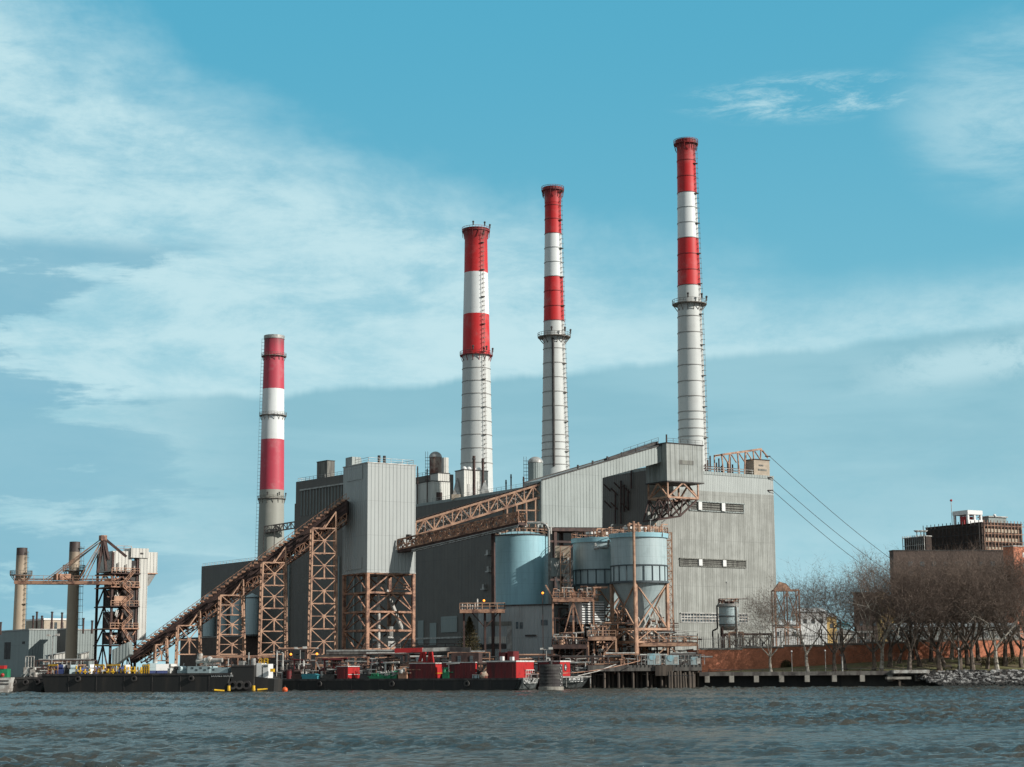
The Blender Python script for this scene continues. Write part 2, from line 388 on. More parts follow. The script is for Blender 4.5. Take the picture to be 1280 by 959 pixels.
M['netting'] = m_plain('scaffold_netting', (0.035, 0.027, 0.023), (0.07, 0.045, 0.035), 0.9, 0.9)
M['foli'] = m_plain('autumn_conifer_leaf', (0.12, 0.085, 0.035), (0.05, 0.05, 0.02), 1.0, 0.9)
M['beige'] = m_plain('beige_panel', (0.42, 0.35, 0.27), (0.34, 0.28, 0.21), 0.7, 0.7)
M['gable'] = m_plain('ochre_render', (0.62, 0.42, 0.16), (0.50, 0.33, 0.13), 0.6, 0.8)
# ------------------------------------------------------------------ helpers for corner-built blocks
def corner(name, label, cat, px, Y, py, z0=ZG, deg=33, group=None):
    p = at(px, py, Y); return Thing(name, label, cat, (p.x, Y, z0), R_(deg), group)
def uL(T, px, py, y=0.0):
    n = (T.M.to_3x3() @ Vector((0, 1, 0))); return T.L(on_plane(px, py, T.Wd((0, y, 0)), n))
def vL(T, px, py, x=0.0):
    n = (T.M.to_3x3() @ Vector((1, 0, 0))); return T.L(on_plane(px, py, T.Wd((x, 0, 0)), n))
def topz(T, px, py): return at(px, py, T.o.location.y).z - T.o.location.z

# ------------------------------------------------------------------ river
def build_river():
    xs = np.concatenate([-np.geomspace(4000, 112, 30), np.arange(-110, 125, 0.36), np.geomspace(126, 4000, 30)])
    ys = np.concatenate([-np.geomspace(2500, 12, 16), np.arange(0, 50, 2.5), np.arange(50, 160, 0.27), np.arange(160, 200, 0.4), np.arange(200, 420, 0.62), np.geomspace(422, 2500, 14)])
    X, Y = np.meshgrid(xs, ys); Z = np.zeros_like(X); r = np.random.RandomState(3)
    amp0 = np.clip((Y - 40) / 15, 0, 1) * np.clip((124 - np.abs(X)) / 8, 0, 1) * np.clip((425 - Y) / 20, 0, 1)
    patch = np.zeros_like(X)
    for k in range(9):
        a = r.uniform(0, 6.28); L = r.uniform(22, 80); patch += np.sin(2 * np.pi * (np.cos(a) * X * 0.5 + np.sin(a) * Y) / L + r.uniform(0, 6.28))
    patch = 0.62 + 0.42 * np.tanh(patch / 2.4)
    for k in range(110):
        L = 10 ** r.uniform(math.log10(0.7), math.log10(10)); a = r.normal(1.25, 0.62)
        ph = r.uniform(0, 6.28); A = 0.029 * min(L, 2.6) ** 0.72 * r.uniform(0.5, 1.2)
        cx, cy = math.cos(a), math.sin(a)
        ph2 = 1.6 * np.sin(2 * np.pi * (-cy * X + cx * Y) / (L * r.uniform(3, 6)) + r.uniform(0, 6.28))
        w = np.sin(2 * np.pi * (cx * X + cy * Y) / L + ph + ph2)
        Z += A * (1.0 - 2 * np.abs(w) ** 0.8 if k % 3 == 0 else w) * patch
    Z *= amp0 * 0.62
    vs = np.stack([X, Y, Z], -1).reshape(-1, 3); ny, nx = X.shape
    i = np.arange(ny - 1)[:, None] * nx + np.arange(nx - 1)[None, :]
    F = np.stack([i, i + 1, i + nx + 1, i + nx], -1).reshape(-1, 4)
    me = bpy.data.meshes.new('river'); me.vertices.add(len(vs)); me.vertices.foreach_set('co', vs.astype(np.float32).ravel())
    me.loops.add(F.size); me.loops.foreach_set('vertex_index', F.astype(np.int32).ravel())
    me.polygons.add(len(F)); me.polygons.foreach_set('loop_start', np.arange(0, F.size, 4, dtype=np.int32))
    me.polygons.foreach_set('loop_total', np.full(len(F), 4, dtype=np.int32)); me.update()
    me.polygons.foreach_set('use_smooth', [True] * len(F))
    m, q, b, v = newmat('river_water')
    b.inputs['Base Color'].default_value = (0.030, 0.030, 0.024, 1); b.inputs['Roughness'].default_value = 0.10; b.inputs['IOR'].default_value = 1.33
    big = q.noise(v, 0.035, 4, 0.6)
    q.link(q.mix(q.smooth(big, 0.35, 0.65), (0.066, 0.064, 0.052), (0.044, 0.052, 0.047)), b.inputs['Base Color'])
    mp = q.n('ShaderNodeMapping'); q.link(v, mp.inputs[0]); mp.inputs['Scale'].default_value = (0.7, 1.4, 1); mp.inputs['Rotation'].default_value = (0, 0, 0.3)
    n1 = q.noise(mp.outputs[0], 2.2, 6, 0.66, 0.5); bump(q, b, n1, 1.0, 0.30)
    me.materials.append(m); o = bpy.data.objects.new('river', me); COL.objects.link(o); struct(o, 'wide choppy grey-green river', 'river')
build_river()

# ------------------------------------------------------------------ ground (one sheet to the horizon) with its shore face
SH = [(-6000, 900), (-400, 470), (-125, 398), (-60, 385), (0, 378), (38, 379), (44, 380), (84, 377), (140, 376), (500, 380), (6000, 700)]
def build_ground():
    mb = MB(); n = len(SH)
    vs = [(x, y, ZG) for x, y in SH] + [(x, y, -3) for x, y in SH] + [(x * (1.0 if abs(x) > 5000 else 1.6), 9000, ZG) for x, y in SH]
    fs = []
    for i in range(n - 1):
        fs.append((i, i + 1, n * 2 + i + 1, n * 2 + i)); fs.append((n + i, n + i + 1, i + 1, i))
    mb.add(vs, fs)
    m, q, b, v = newmat('yard_ground')
    n1 = q.noise(v, 0.05, 8, 0.6)
    q.link(q.mix(q.smooth(n1, 0.4, 0.6), (0.085, 0.08, 0.07), (0.05, 0.047, 0.042)), b.inputs['Base Color']); b.inputs['Roughness'].default_value = 0.95
    struct(mb.build('ground', m), 'dark yard ground behind the river wall', 'ground')
build_ground()

# lawn rising from the sea wall to the brick wall
WALL0 = G(876, 391); WALL1 = G(1330, 411)
def lawn_z(x, y):
    t = min(1, max(0, (x - WALL0.x) / (WALL1.x - WALL0.x))); yw = WALL0.y + t * (WALL1.y - WALL0.y)
    s = min(1, max(0, (y - 378) / max(1, yw - 378))); s = s * s * (3 - 2 * s)
    return ZG + 0.12 + s * (0.25 + 3.0 * min(1, t * 1.5)) + 0.12 * mnoise.noise(Vector((x * .15, y * .15, 0)))
def build_lawn():
    mb = MB(); nx, ny = 120, 26; vs = []; fs = []
    for j in range(ny + 1):
        for i in range(nx + 1):
            x = WALL0.x + 1 + (WALL1.x + 90 - WALL0.x) * i / nx; y = 378.3 + 37 * j / ny; vs.append((x, y, lawn_z(x, y)))
    for j in range(ny):
        for i in range(nx):
            a = j * (nx + 1) + i; fs.append((a, a + 1, a + nx + 2, a + nx + 1))
    b_ = [(nx + 1) * 0 + i for i in range(nx + 1)]
    base = len(vs); vs += [(vs[i][0], vs[i][1], ZG - 0.2) for i in b_]
    for i in range(nx): fs.append((base + i, base + i + 1, b_[i + 1], b_[i]))
    mb.add(vs, fs)
    m, q, b, v = newmat('winter_grass')
    n1 = q.noise(v, 0.25, 8, 0.6); n2 = q.noise(v, 3.0, 4, 0.7)
    col = q.mix(q.smooth(n1, 0.42, 0.6), (0.17, 0.165, 0.06), (0.17, 0.13, 0.07))
    col = q.mix(q.smooth(n2, 0.45, 0.7, 0, .6), col, (0.055, 0.05, 0.025))
    q.link(col, b.inputs['Base Color']); b.inputs['Roughness'].default_value = 1.0
    bump(q, b, n2, 0.6, 0.1)
    struct(mb.build('lawn', m, smooth=True), 'dull winter grass sloping up to the brick wall', 'lawn')
build_lawn()

# ------------------------------------------------------------------ tall stacks
redp = m_plain('red_platform_paint', (0.30, 0.02, 0.02), (0.10, 0.03, 0.03), 0.8, 0.7)
greyp = m_plain('grey_platform_steel', (0.24, 0.21, 0.18), (0.10, 0.085, 0.07), 0.8, 0.7)
def stack(label, Y, levels, bands, rings, mat_cols, platforms, ladder_ang, rimflare=True, zbase=ZG, ladder='cage', mid_py=None, ladder_off=0.25, nm='chimney', cat='chimney'):
    """levels: [(py, px_left, px_right)] from top to base; everything read off at the stack's own depth"""
    pyc = levels[len(levels) // 2]
    cx = (pyc[1] + pyc[2]) / 2; P = at(cx, pyc[0], Y)
    T = Thing(nm, label, cat, (P.x, Y, zbase))
    prof = []
    for py, a, b in levels:
        p = at((a + b) / 2, py, Y); prof.append(((b - a) / 2 * mpp(p), p.z - zbase))
    # carry the taper on down to the ground
    r0, z0 = prof[-1]; r1, z1 = prof[-3]
    sl = max(0, min(0.03, (r0 - r1) / (z1 - z0))); prof.append((r0 + sl * z0, 0.0))
    prof = prof[::-1]
    def rad(z):
        for (ra, za), (rb, zb) in zip(prof[:-1], prof[1:]):
            if za <= z <= zb: return ra + (rb - ra) * (z - za) / (zb - za)
        return prof[-1][0]
    Z = lambda py: zat(cx, py, Y) - zbase
    stops = [(Z(py), c) for py, c in bands]
    m = m_bands('stack_paint', [(-10, mat_cols)] + sorted(stops, key=lambda s: s[0]), prof[-1][1])
    mb = MB(); mb.lathe(prof, 56, cap=False); top = prof[-1]
    mb.lathe([(top[0], top[1]), (top[0] * .88, top[1] + .02), (top[0] * .84, top[1] - 5)], 56, cap=False)
    shaft = mb.build('shaft', m, T, smooth=True)
    if rings:
        rm = m_bands('stack_ring_paint', [(-10, (0.27, 0.26, 0.245))] + [(z - 0.6, tuple(a * .5 for a in c)) for z, c in sorted(stops, key=lambda s: s[0])], 0, dirt=0.5)
        for py in rings:
            z = Z(py); r = rad(z); MB().lathe([(r - .05, z - .10), (r + .13, z - .10), (r + .13, z + .10), (r - .05, z + .10)], 56, cap=False).build('stiffening_ring', rm, T)
    for py, hw, py_h, mat_ in platforms:
        z = Z(py); r = rad(z); w = hw * mpp(at(cx, py, Y)); pb = MB()
        pb.lathe([(r - .02, z - .12), (w, z - .12), (w, z + .12), (r - .02, z + .12)], 40, cap=False)
        for k in range(14):
            t = 2 * math.pi * k / 14; c, s_ = math.cos(t), math.sin(t)
            pb.beam((r * c, r * s_, z - 2.0), (w * .97 * c, w * .97 * s_, z - .1), .18)
        pf = pb.build('platform', mat_, T)
        hb = MB(); nn = 28
        for k in range(nn):
            t = 2 * math.pi * k / nn; t2 = 2 * math.pi * (k + 1) / nn
            a = Vector((w * math.cos(t), w * math.sin(t), z)); b = Vector((w * math.cos(t2), w * math.sin(t2), z))
            hb.beam(a, a + Vector((0, 0, 1.3)), .09); hb.beam(a + Vector((0, 0, 1.25)), b + Vector((0, 0, 1.25)), .10); hb.beam(a + Vector((0, 0, .65)), b + Vector((0, 0, .65)), .07)
        hb.build('handrail', mat_, T, parent=pf)
        if hw > 17:
            for k in range(3):
                t = R_(-100 + 50 * k); p = Vector((w * math.cos(t), w * math.sin(t), z + 1.2)); lb = MB(); lb.tube(p, p + Vector((0, 0, .9)), .22); lb.ico(p + Vector((0, 0, 1.1)), .4)
                lb.build('warning_light', M['coal'], T)
    # climbing ladder with hoops, following the taper
    lb = MB(); c, s_ = math.cos(ladder_ang), math.sin(ladder_ang); zt = prof[-1][1] - 1.0; z = 12.0; side = Vector((-s_, c, 0))
    rr = random.Random(int(Y)); k = 0
    while z < zt:
        r = rad(z) + ladder_off; r2 = rad(min(zt, z + 1.5)) + ladder_off; p = Vector((r * c, r * s_, z)); p2 = Vector((r2 * c, r2 * s_, min(zt, z + 1.5)))
        lb.beam(p - side * .35, p2 - side * .35, .06); lb.beam(p + side * .35, p2 + side * .35, .06)
        lb.beam(p - side * .35, p + side * .35, .09); lb.beam(p - Vector((c, s_, 0)) * ladder_off, p, .12)
        if ladder == 'cage':
            o = Vector((c, s_, 0)) * .7
            lb.beam(p - side * .4, p - side * .4 + o, .06); lb.beam(p + side * .4, p + side * .4 + o, .06); lb.beam(p - side * .4 + o, p + side * .4 + o, .06)
            lb.beam(p + o, p2 + o, .07)
            if k % 6 == 0:
                lb.box(p.x - .6, p.x + .6, p.y - .6, p.y + .6, z - .06, z + .06)
        z += 1.5; k += 1
    lb.build('ladder', M['galv'] if ladder != 'cage' else greyp, T)
    return T, rad, Z
RED = (0.56, 0.012, 0.014); RED2 = (0.48, 0.045, 0.075); WHT = (0.72, 0.74, 0.73); GRY = (0.56, 0.575, 0.555)
T3, rad3, Z3 = stack('tallest red and white striped chimney, right of the other big chimneys', 500,
    [(176, 843.8, 870.2), (180, 844, 870), (186, 846.6, 869.4), (242, 847, 871), (300, 847, 873), (358, 847, 875.6), (450, 847.2, 879.5), (555, 847.6, 883)],
    [(358, RED), (299, WHT), (242, RED)], [202, 222, 242, 261, 280, 299, 319, 339, 358, 397, 417, 438, 458, 478, 497, 516, 526, 537, 547], GRY,
    [(181, 15.2, 0, redp), (381, 21.5, 0, greyp)], R_(-34))
T2, rad2, Z2 = stack('slim red and white striped chimney between the tallest chimney and the thicker one', 530,
    [(235, 678, 702.5), (239, 678, 702.5), (245, 681, 701), (293, 681, 702), (345, 680.3, 703.6), (402, 679.8, 705.5), (450, 679.4, 707.5), (590, 679, 714)],
    [(402, RED), (347, WHT), (293, RED)], [258, 275, 293, 311, 329, 347, 365, 384, 402, 437, 455, 473, 491, 509, 527, 545, 554, 563, 572, 582], GRY,
    [(239, 14, 0, redp), (422, 20.5, 0, greyp)], R_(-36))
mb = MB()
for py0, py1 in ((425, 585),):
    z0, z1 = Z2(py1), Z2(py0)
    for a, off in ((R_(-98), .35),):
        mb.tube((rad2(z0) * math.cos(a), rad2(z0) * math.sin(a) - off, z0), (rad2(z1) * math.cos(a), rad2(z1) * math.sin(a) - off, z1), .38, .38, 8)
mb.build('conduit', M['coal'], T2)
T1, rad1, Z1 = stack('thickest red and white striped chimney, left of the slim one', 560,
    [(287, 577, 610.2), (291, 577.5, 610), (300, 580.2, 608.5), (342, 579.8, 609.5), (394, 579, 611.5), (445, 578.6, 613), (500, 578.3, 614.8), (600, 577.8, 618.5)],
    [(445, RED), (394, WHT), (342, RED)], [462, 478, 494, 511, 528, 545, 562, 580], GRY,
    [(290, 17.4, 0, redp), (445, 20.5, 0, redp)], R_(-58))
T0, rad0, Z0 = stack('shorter pinkish red and white striped chimney at the left, behind the inclined conveyor', 740,
    [(421, 328.2, 352.5), (426, 328, 352.8), (446, 327.8, 353), (487, 327.2, 354), (550, 326.4, 355.2), (613, 325.8, 356.2), (650, 325.2, 356.8), (690, 324.6, 357.4)],
    [(613, RED2), (550, WHT), (487, RED2)], [], (0.30, 0.30, 0.26),
    [(446, 15.5, 0, greyp), (520, 17, 0, greyp), (624, 17.5, 0, greyp)], R_(186), ladder='open', ladder_off=1.0)
mb = MB(); z = Z0(421)
mb.lathe([(rad0(z - .1) + .02, z - 1.2), (rad0(z - .1) + .25, z - 1.2), (rad0(z - .1) + .25, z + .3), (rad0(z - .1) - .4, z + .3)], 48, cap=False)
mb.build('cap_ring', M['galv'], T0)
# access gantry joining the short stack to the roof behind the conveyor
mb = MB(); g = Thing('access_gantry', 'small lattice footbridge reaching the left striped chimney', 'gantry', at(356, 664, 737), 0)
a = g.L(at(330, 666, 733)); b = g.L(at(368, 660, 733)); up = Vector((0, 0, 2.6)); 
mb.truss(a, b, a + up, b + up, 8, .22); mb.truss(a + Vector((0, 2, 0)), b + Vector((0, 2, 0)), a + up + Vector((0, 2, 0)), b + up + Vector((0, 2, 0)), 8, .22)
mb.build('truss', M['coal'], g)
mb = MB(); mb.beam(a + Vector((0, 1, 0)), b + Vector((0, 1, 0)), 2.0, .15)
for k in (0.0, .35): 
    p = a.lerp(b, k); mb.beam(p, (p.x - 1.4, p.y, ZG - g.o.location.z), .3)
mb.build('deck', M['coal'], g)

def small_stack(label, Y, levels, tops, plat, base, ang):
    T, rad, Z = stack(label, Y, levels, [(tops, (0.075, 0.06, 0.05))], [], (0.42, 0.33, 0.235), [(plat, 13.5, 0, greyp)], ang, ladder='cage', ladder_off=.35, zbase=base)
    return T
small_stack('slender tan chimney with a dark top, farthest left, behind the grey building', 520, [(685, 19.6, 32.8), (700, 19.5, 33), (720, 19.3, 33.2), (745, 19.1, 33.4), (784, 18.8, 33.8)], 694.5, 719, ZG, R_(-30))
small_stack('slender tan chimney with a dark top standing in front of the grey building', 415, [(677.5, 85.8, 98.8), (690, 85.7, 99), (715, 85.6, 99.2), (760, 85.4, 99.5), (826, 85, 100)], 690, 713.5, ZG, R_(-8))

# ------------------------------------------------------------------ boiler house with the near corner at px 809
A = corner('boiler_house', 'huge clad boiler house with a sunlit ribbed end wall and a long dark side', 'power station building', 809, 440, 600)
AX = uL(A, 966.5, 600).x; AZ = topz(A, 812, 584) ; AY = vL(A, 468, 640).y
sid = m_siding('boiler_house_cladding_main', (0.375, 0.385, 0.355), (0.23, 0.235, 0.212), 0.6, 0.9, split=uL(A, 900, 615).z, csplit=(0.41, 0.44, 0.42), panels=9.0, dep=0.06)
mb = MB().box(0, AX, 0, AY, 0, AZ - .8); mb.build('wall', sid, A)
MB().box(-.06, 0, .02, AY, 0, AZ - .8).build('side_cladding', M['dkside'], A)  # sheet over the same wall, its side shade painted in by darker cladding
mb = MB().box(-.12, AX + .12, -.12, AY + .12, AZ - .8, AZ); mb.build('parapet', M['gallery'], A)
mb = MB(); mb.rail([(AX - 2, .6, AZ), (14, .6, AZ)], 1.2, 2.2); mb.rail([(.6, 28, AZ), (.6, AY - 5, AZ)], 1.1, 2.5, .03); mb.build('roof_railing', M['galv'], A)
def band_on_u(T, px0, px1, py0, py1, nm, nb, mat_in, frame_m, proud=.12, mullions=(), hood=True, name='window_band'):
    a = uL(T, px0, py0); b = uL(T, px1, py0); c = uL(T, px0, py1); x0, x1, z1, z0 = a.x, b.x, a.z, c.z
    mb = MB().box(x0, x1, -proud * .5, .02, z0, z1); wb = mb.build(name, mat_in, T)
    fb = MB(); t = .25
    fb.box(x0 - t, x1 + t, -proud - .25 if hood else -proud, .02, z1, z1 + t); fb.box(x0 - t, x1 + t, -proud, .02, z0 - t, z0)
    fb.box(x0 - t, x0, -proud, .02, z0, z1); fb.box(x1, x1 + t, -proud, .02, z0, z1); fb.build('window_frame', frame_m, T, parent=wb)
    lb = MB()
    for k in range(nb): 
        z = z0 + (z1 - z0) * (k + .5) / nb; lb.add([(x0, -proud * .5, z - .1), (x1, -proud * .5, z - .1), (x1, -proud * 1.2, z - .28), (x0, -proud * 1.2, z - .28)], [(3, 2, 1, 0), (0, 1, 2, 3)])
    if nb: lb.build('slats', mat_in, T, parent=wb)
    for px in mullions:
        p = uL(T, px, (py0 + py1) / 2); MB().box(p.x - .55, p.x + .55, -proud * 2.2, .02, z0, z1).build('mullion', M['white'], T, parent=wb)
    return x0, x1, z0, z1
band_on_u(A, 862, 928.5, 627, 637, 'b', 3, M['louver'], M['gallery'], .3, (873.5, 902.5))
band_on_u(A, 850, 931, 698.5, 706.5, 'b', 3, M['louver'], M['boiler'], .22, (874.5, 904.5))
x0, x1, z0, z1 = band_on_u(A, 851, 934, 767, 777, 'b', 0, M['glass'], M['galv'], .15)
mb = MB()
for k in range(23): x = x0 + (x1 - x0) * k / 22; mb.box(x - .09, x + .09, -.2, 0, z0, z1)
for z in (z0 + (z1 - z0) / 3, z0 + 2 * (z1 - z0) / 3): mb.box(x0, x1, -.19, 0, z - .12, z + .12)
mb.build('window_grid', M['pipe'], A)
# doors and low ledge of the dark side
mb = MB().box(-.35, 0, 4, AY, 10.2, 10.7); mb.build('ledge', M['galv'], A)
for k, (pa, pb, ya, yb) in enumerate(((552, 572, 771, 790), (523, 530, 776, 806), (538, 546, 779, 806))):
    a = vL(A, pa, ya); b = vL(A, pb, yb); MB().box(-.25, 0, min(a.y, b.y), max(a.y, b.y), b.z, a.z).build('shutter', M['greyside'], A)
for px, py in ((612, 690), (613, 711), (607, 733)):
    a = vL(A, px, py); MB().box(-1.2, 0, a.y - 1, a.y + 1, a.z - 1.0, a.z - .7).box(-.9, -.1, a.y - .5, a.y + .5, a.z - .7, a.z + .6).build('wall_vent', M['galv'], A)
# pipes on the dark upper wall between gallery and corner
mb = MB()
for px, ya, yb in ((778, 601, 655), (771, 616, 655), (782, 606, 640), (791, 585, 611), (787, 612, 636)):
    a = vL(A, px, ya); b = vL(A, px, yb); mb.tube((-.5, a.y, a.z), (-.5, b.y, b.z), .22, .22, 6)
for px, py in ((772, 614), (776, 607), (787, 611), (772, 632), (786, 633), (763, 609), (764, 630)):
    a = vL(A, px, py); mb.tube((0, a.y, a.z - 1), (-1.6, a.y + .8, a.z + .8), .2, .2, 6)
mb.build('wall_pipes', M['dksteel'], A)

def planeY(px, py=700):      # how far away the dark side wall is at this picture column
    v = vL(A, px, py); return A.Wd(v).y
def frontY(px, py=590): return A.Wd(uL(A, px, py)).y
# second, taller boiler house further left and behind
B = corner('boiler_house', 'tall dark boiler house rising behind the pale transfer tower', 'power station building', 499, planeY(499) + 10, 590, deg=39)
BZ = topz(B, 505, 582); BY = vL(B, 370, 603).y; 
BW = uL(B, 517, 590).x
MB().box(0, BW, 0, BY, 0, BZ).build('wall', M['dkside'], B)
a = vL(B, 376, 612.5); b = vL(B, 427, 602); c = vL(B, 376, 614.5)
zz = a.z; MB().box(-.5, 0, 6, a.y, zz - .4, zz + .1).build('ledge', M['galv'], B)
mb = MB(); 
for y in np.arange(8, a.y, 1.9): mb.box(-.22, 0, y, y + .3, zz - 9, zz - .4)
mb.build('pilasters', M['greyside'], B)
mb = MB().rail([(.5, 0, BZ), (.5, BY - .5, BZ), (BW, BY - .5, BZ)], 1.2, 2.4); mb.build('roof_railing', M['galv'], B)
p = vL(B, 367, 640); p2 = vL(B, 364.6, 629.5)
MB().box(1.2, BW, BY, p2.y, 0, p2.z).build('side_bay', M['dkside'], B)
# corrugated vents on that roof
for lab, px0, px1, py0, py1, w in (('rusty corrugated vent tower standing on the dark boiler house roof', 396, 409, 576, 598, 3), ):
    t = corner('roof_vent', lab, 'vent', px1, B.Wd(vL(B, px1, 590, 1.0)).y, 590, z0=ZG + BZ, deg=39)
    H = topz(t, px1, py0); ll = vL(t, px0, 590).y
    MB().box(0, 3.0, 0, ll, 0, H).build('casing', M['louver'], t); MB().box(-.12, 3.12, -.12, ll + .12, H, H + .25).build('cap', M['coal'], t)

# lower dark block at the left under the conveyor
E = corner('turbine_hall', 'long low dark hall under the inclined conveyor', 'power station building', 480, planeY(480) + 5, 700, deg=35)
EZ = topz(E, 480, 681.5); EY = vL(E, 252, 707).y; E1 = vL(E, 330, 697).y; zl = vL(E, 300, 797).z
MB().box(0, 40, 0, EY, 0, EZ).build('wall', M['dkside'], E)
MB().box(-.6, 0, E1, EY + .3, zl - .2, zl + .2).build('ledge', M['galv'], E)
MB().rail([(.4, E1, EZ), (.4, EY, EZ)], 1.0, 2.5).build('roof_railing', M['galv'], E)
mb = MB()
for k in range(14): y = 3 + k * 5; mb.box(-.5, 0, y, y + .5, 0, EZ - 2)
mb.build('pilasters', M['greyside'], E)
MB().box(-.3, 0, EY - 16, EY - 14, 0, zl - 2).box(-.3, 0, EY - 25, EY - 22, 1, 6).build('door', M['coal'], E)
for k, (pa, pb, lab) in enumerate(((268, 282.5, 'leftmost of the slate grey silos on the dark hall ledge'), (285.5, 298, 'slate grey silo next to the leftmost one on the dark hall ledge'),
                                   (302, 318, 'slate grey silo behind the second conveyor trestle'), (321, 337, 'slate grey silo beside the third conveyor trestle'))):
    Y = vL(E, (pa + pb) / 2, 790).y; w = E.Wd((-4.5, Y, zl + .2)); 
    t = Thing('storage_silo', lab, 'silo', w, 0, 'slate grey silos against the dark hall')
    p = at((pa + pb) / 2, 745, w.y); r = (pb - pa) / 2 * mpp(p); h = p.z - w.z
    MB().lathe([(r, 0), (r, h - .6), (r * .9, h), (.1, h + 1)], 28).build('drum', M['siloblue'], t, smooth=True)
    MB().lathe([(r + .12, h - .8), (r + .12, h - .5), (r - .05, h - .5)], 28, cap=False).build('hoop', M['coal'], t)
    MB().lathe([(r + .12, .1), (r + .12, .5), (r, .5)], 28, cap=False).build('hoop', M['coal'], t)
    mb = MB(); mb.beam((r + .2, -.3, -.2), (r + .2, -.3, h), .12).beam((r + .2, .3, -.2), (r + .2, .3, h), .12).build('ladder', M['coal'], t)
t = Thing('silo_ledge', 'dark brick plinth carrying the slate grey silos', 'plinth', E.Wd((0, EY, 0)), R_(35))
yy = -(EY - E1); MB().box(-8, -.05, yy, 0, 0, zl + .15).build('wall', M['brickd'], t)
MB().box(-8.15, -.05, yy, .15, zl + .15, zl + .4).build('coping', M['galv'], t)

# ------------------------------------------------------------------ transfer tower
TT = corner('transfer_tower', 'tall pale ribbed transfer tower standing on orange steel legs', 'transfer tower', 459.3, 398, 640)
TX = uL(TT, 519.5, 640).x; TY = vL(TT, 428.7, 640).y; TZ = topz(TT, 459.3, 578.5); TB = uL(TT, 459.3, 714.5).z; TD = uL(TT, 459.3, 812).z
MB().box(0, TX, 0, TY, TB, TZ).build('cladding', M['tower'], TT)
mb = MB().box(-.12, TX + .12, -.12, TY + .12, TZ, TZ + .22).box(-.08, TX + .08, -.08, TY + .08, TB - .22, TB); mb.build('trim', M['galv'], TT)
mb = MB().rail([(.4, .4, TZ + .2), (TX - .4, .4, TZ + .2), (TX - .4, TY - .4, TZ + .2)], 1.1, 2.4, .04).rail([(.4, .4, TZ + .2), (.4, TY - 5, TZ + .2)], 1.1, 2.4, .04); mb.build('roof_railing', M['galv'], TT)
mb = MB(); mb.box(.4, 2.8, TY - 3.4, TY - .3, TZ + .2, TZ + 2.3).build('roof_louvre', M['gallery'], TT)
mb = MB(); mb.tube((4, 2, TZ), (4, 2, TZ + 2.1), .35).tube((5.4, 2, TZ), (5.4, 2, TZ + 2.1), .35).build('vent_pipes', M['coal'], TT)
for (a, b) in ((.3, .84), (.02, .10)):      # panels on the shaded side
    z0 = TB + (TZ - TB) * (.86 if b > .5 else .03); 
    MB().box(-.12, 0, TY * .2, TY * .84, z0, z0 + (3.2 if b > .5 else 2.6)).build('side_panel', M['tower'], TT)
for x in (.35, TX - .35):
    for y in (.35, TY - .35): MB().box(x - .36, x + .36, y - .36, y + .36, ZG - TT.o.location.z, TB - .22).build('leg', M['steel'], TT)
lv = [uL(TT, 459, py).z for py in (716, 740.5, 764.5, 788, 812)]
mb = MB()
def face_brace(mb, p, q_, inv, w=.28):
    """p,q_: bottom corners function of z; lattice of storeys with inverted V bracing"""
    for i in range(4):
        zt, zb = lv[i], lv[i + 1]; a, b = p(zb), q_(zb); c, d = p(zt), q_(zt); mid_t = (c + d) / 2; mid_b = (a + b) / 2
        mb.beam(c, d, .44)
        if i == 3: mb.beam(mid_b, c, w).beam(mid_b, d, w)
        else: mb.beam(a, mid_t, w).beam(b, mid_t, w)
    mb.beam(p(lv[4]), q_(lv[4]), .6)
e = .35
sides = [((e, e), (TX - e, e)), ((e, e), (e, TY - e)), ((TX - e, e), (TX - e, TY - e)), ((e, TY - e), (TX - e, TY - e))]
for (xa, ya), (xb, yb) in sides:
    mb = MB(); face_brace(mb, lambda z, xa=xa, ya=ya: Vector((xa, ya, z)), lambda z, xb=xb, yb=yb: Vector((xb, yb, z)), 0); mb.build('bracing', M['steel'], TT)
mb = MB(); mb.tube((TX * .45, TY * .4, TD), (TX * .45, TY * .4, TB), .42, .42, 10).tube((TX * .62, TY * .7, TB), (TX * .9, TY * .3, lv[3]), .5, .5, 10).build('chute', M['pipe'], TT)
mb = MB()
for i in range(4):
    zt, zb = lv[i], lv[i + 1]; xa, xb = (TX * .2, TX * .44) if i % 2 else (TX * .44, TX * .2)
    mb.beam((xa, TY * .55, zb), (xb, TY * .55, zt), 1.0, .25); mb.rail([(xa, TY * .55 - .5, zb), (xb, TY * .55 - .5, zt)], 1.0, 1.5)
mb.build('stairs', M['steel2'], TT)
for i in range(1, 4):
    MB().box(1, TX - 1, TY * .35, TY - 1, lv[i] - .1, lv[i] + .1).build('floor', M['coal'], TT)
mb = MB(); mb.box(TX * .6, TX * .85, TY * .3, TY * .6, lv[4], lv[4] + 3).tube((TX * .7, TY * .4, lv[4] + 3), (TX * .7, TY * .4, lv[3] + 1), .8).build('hopper', M['galv'], TT)
mb = MB(); mb.rail([(TX * .55, .9, lv[0] - 3.4), (TX - 1, .9, lv[0] - 3.4)], 1.1, 1.3).beam((TX * .55, 1.2, lv[0] - 3.5), (TX - 1, 1.2, lv[0] - 3.5), 1.6, .15).build('balcony', M['steel2'], TT)

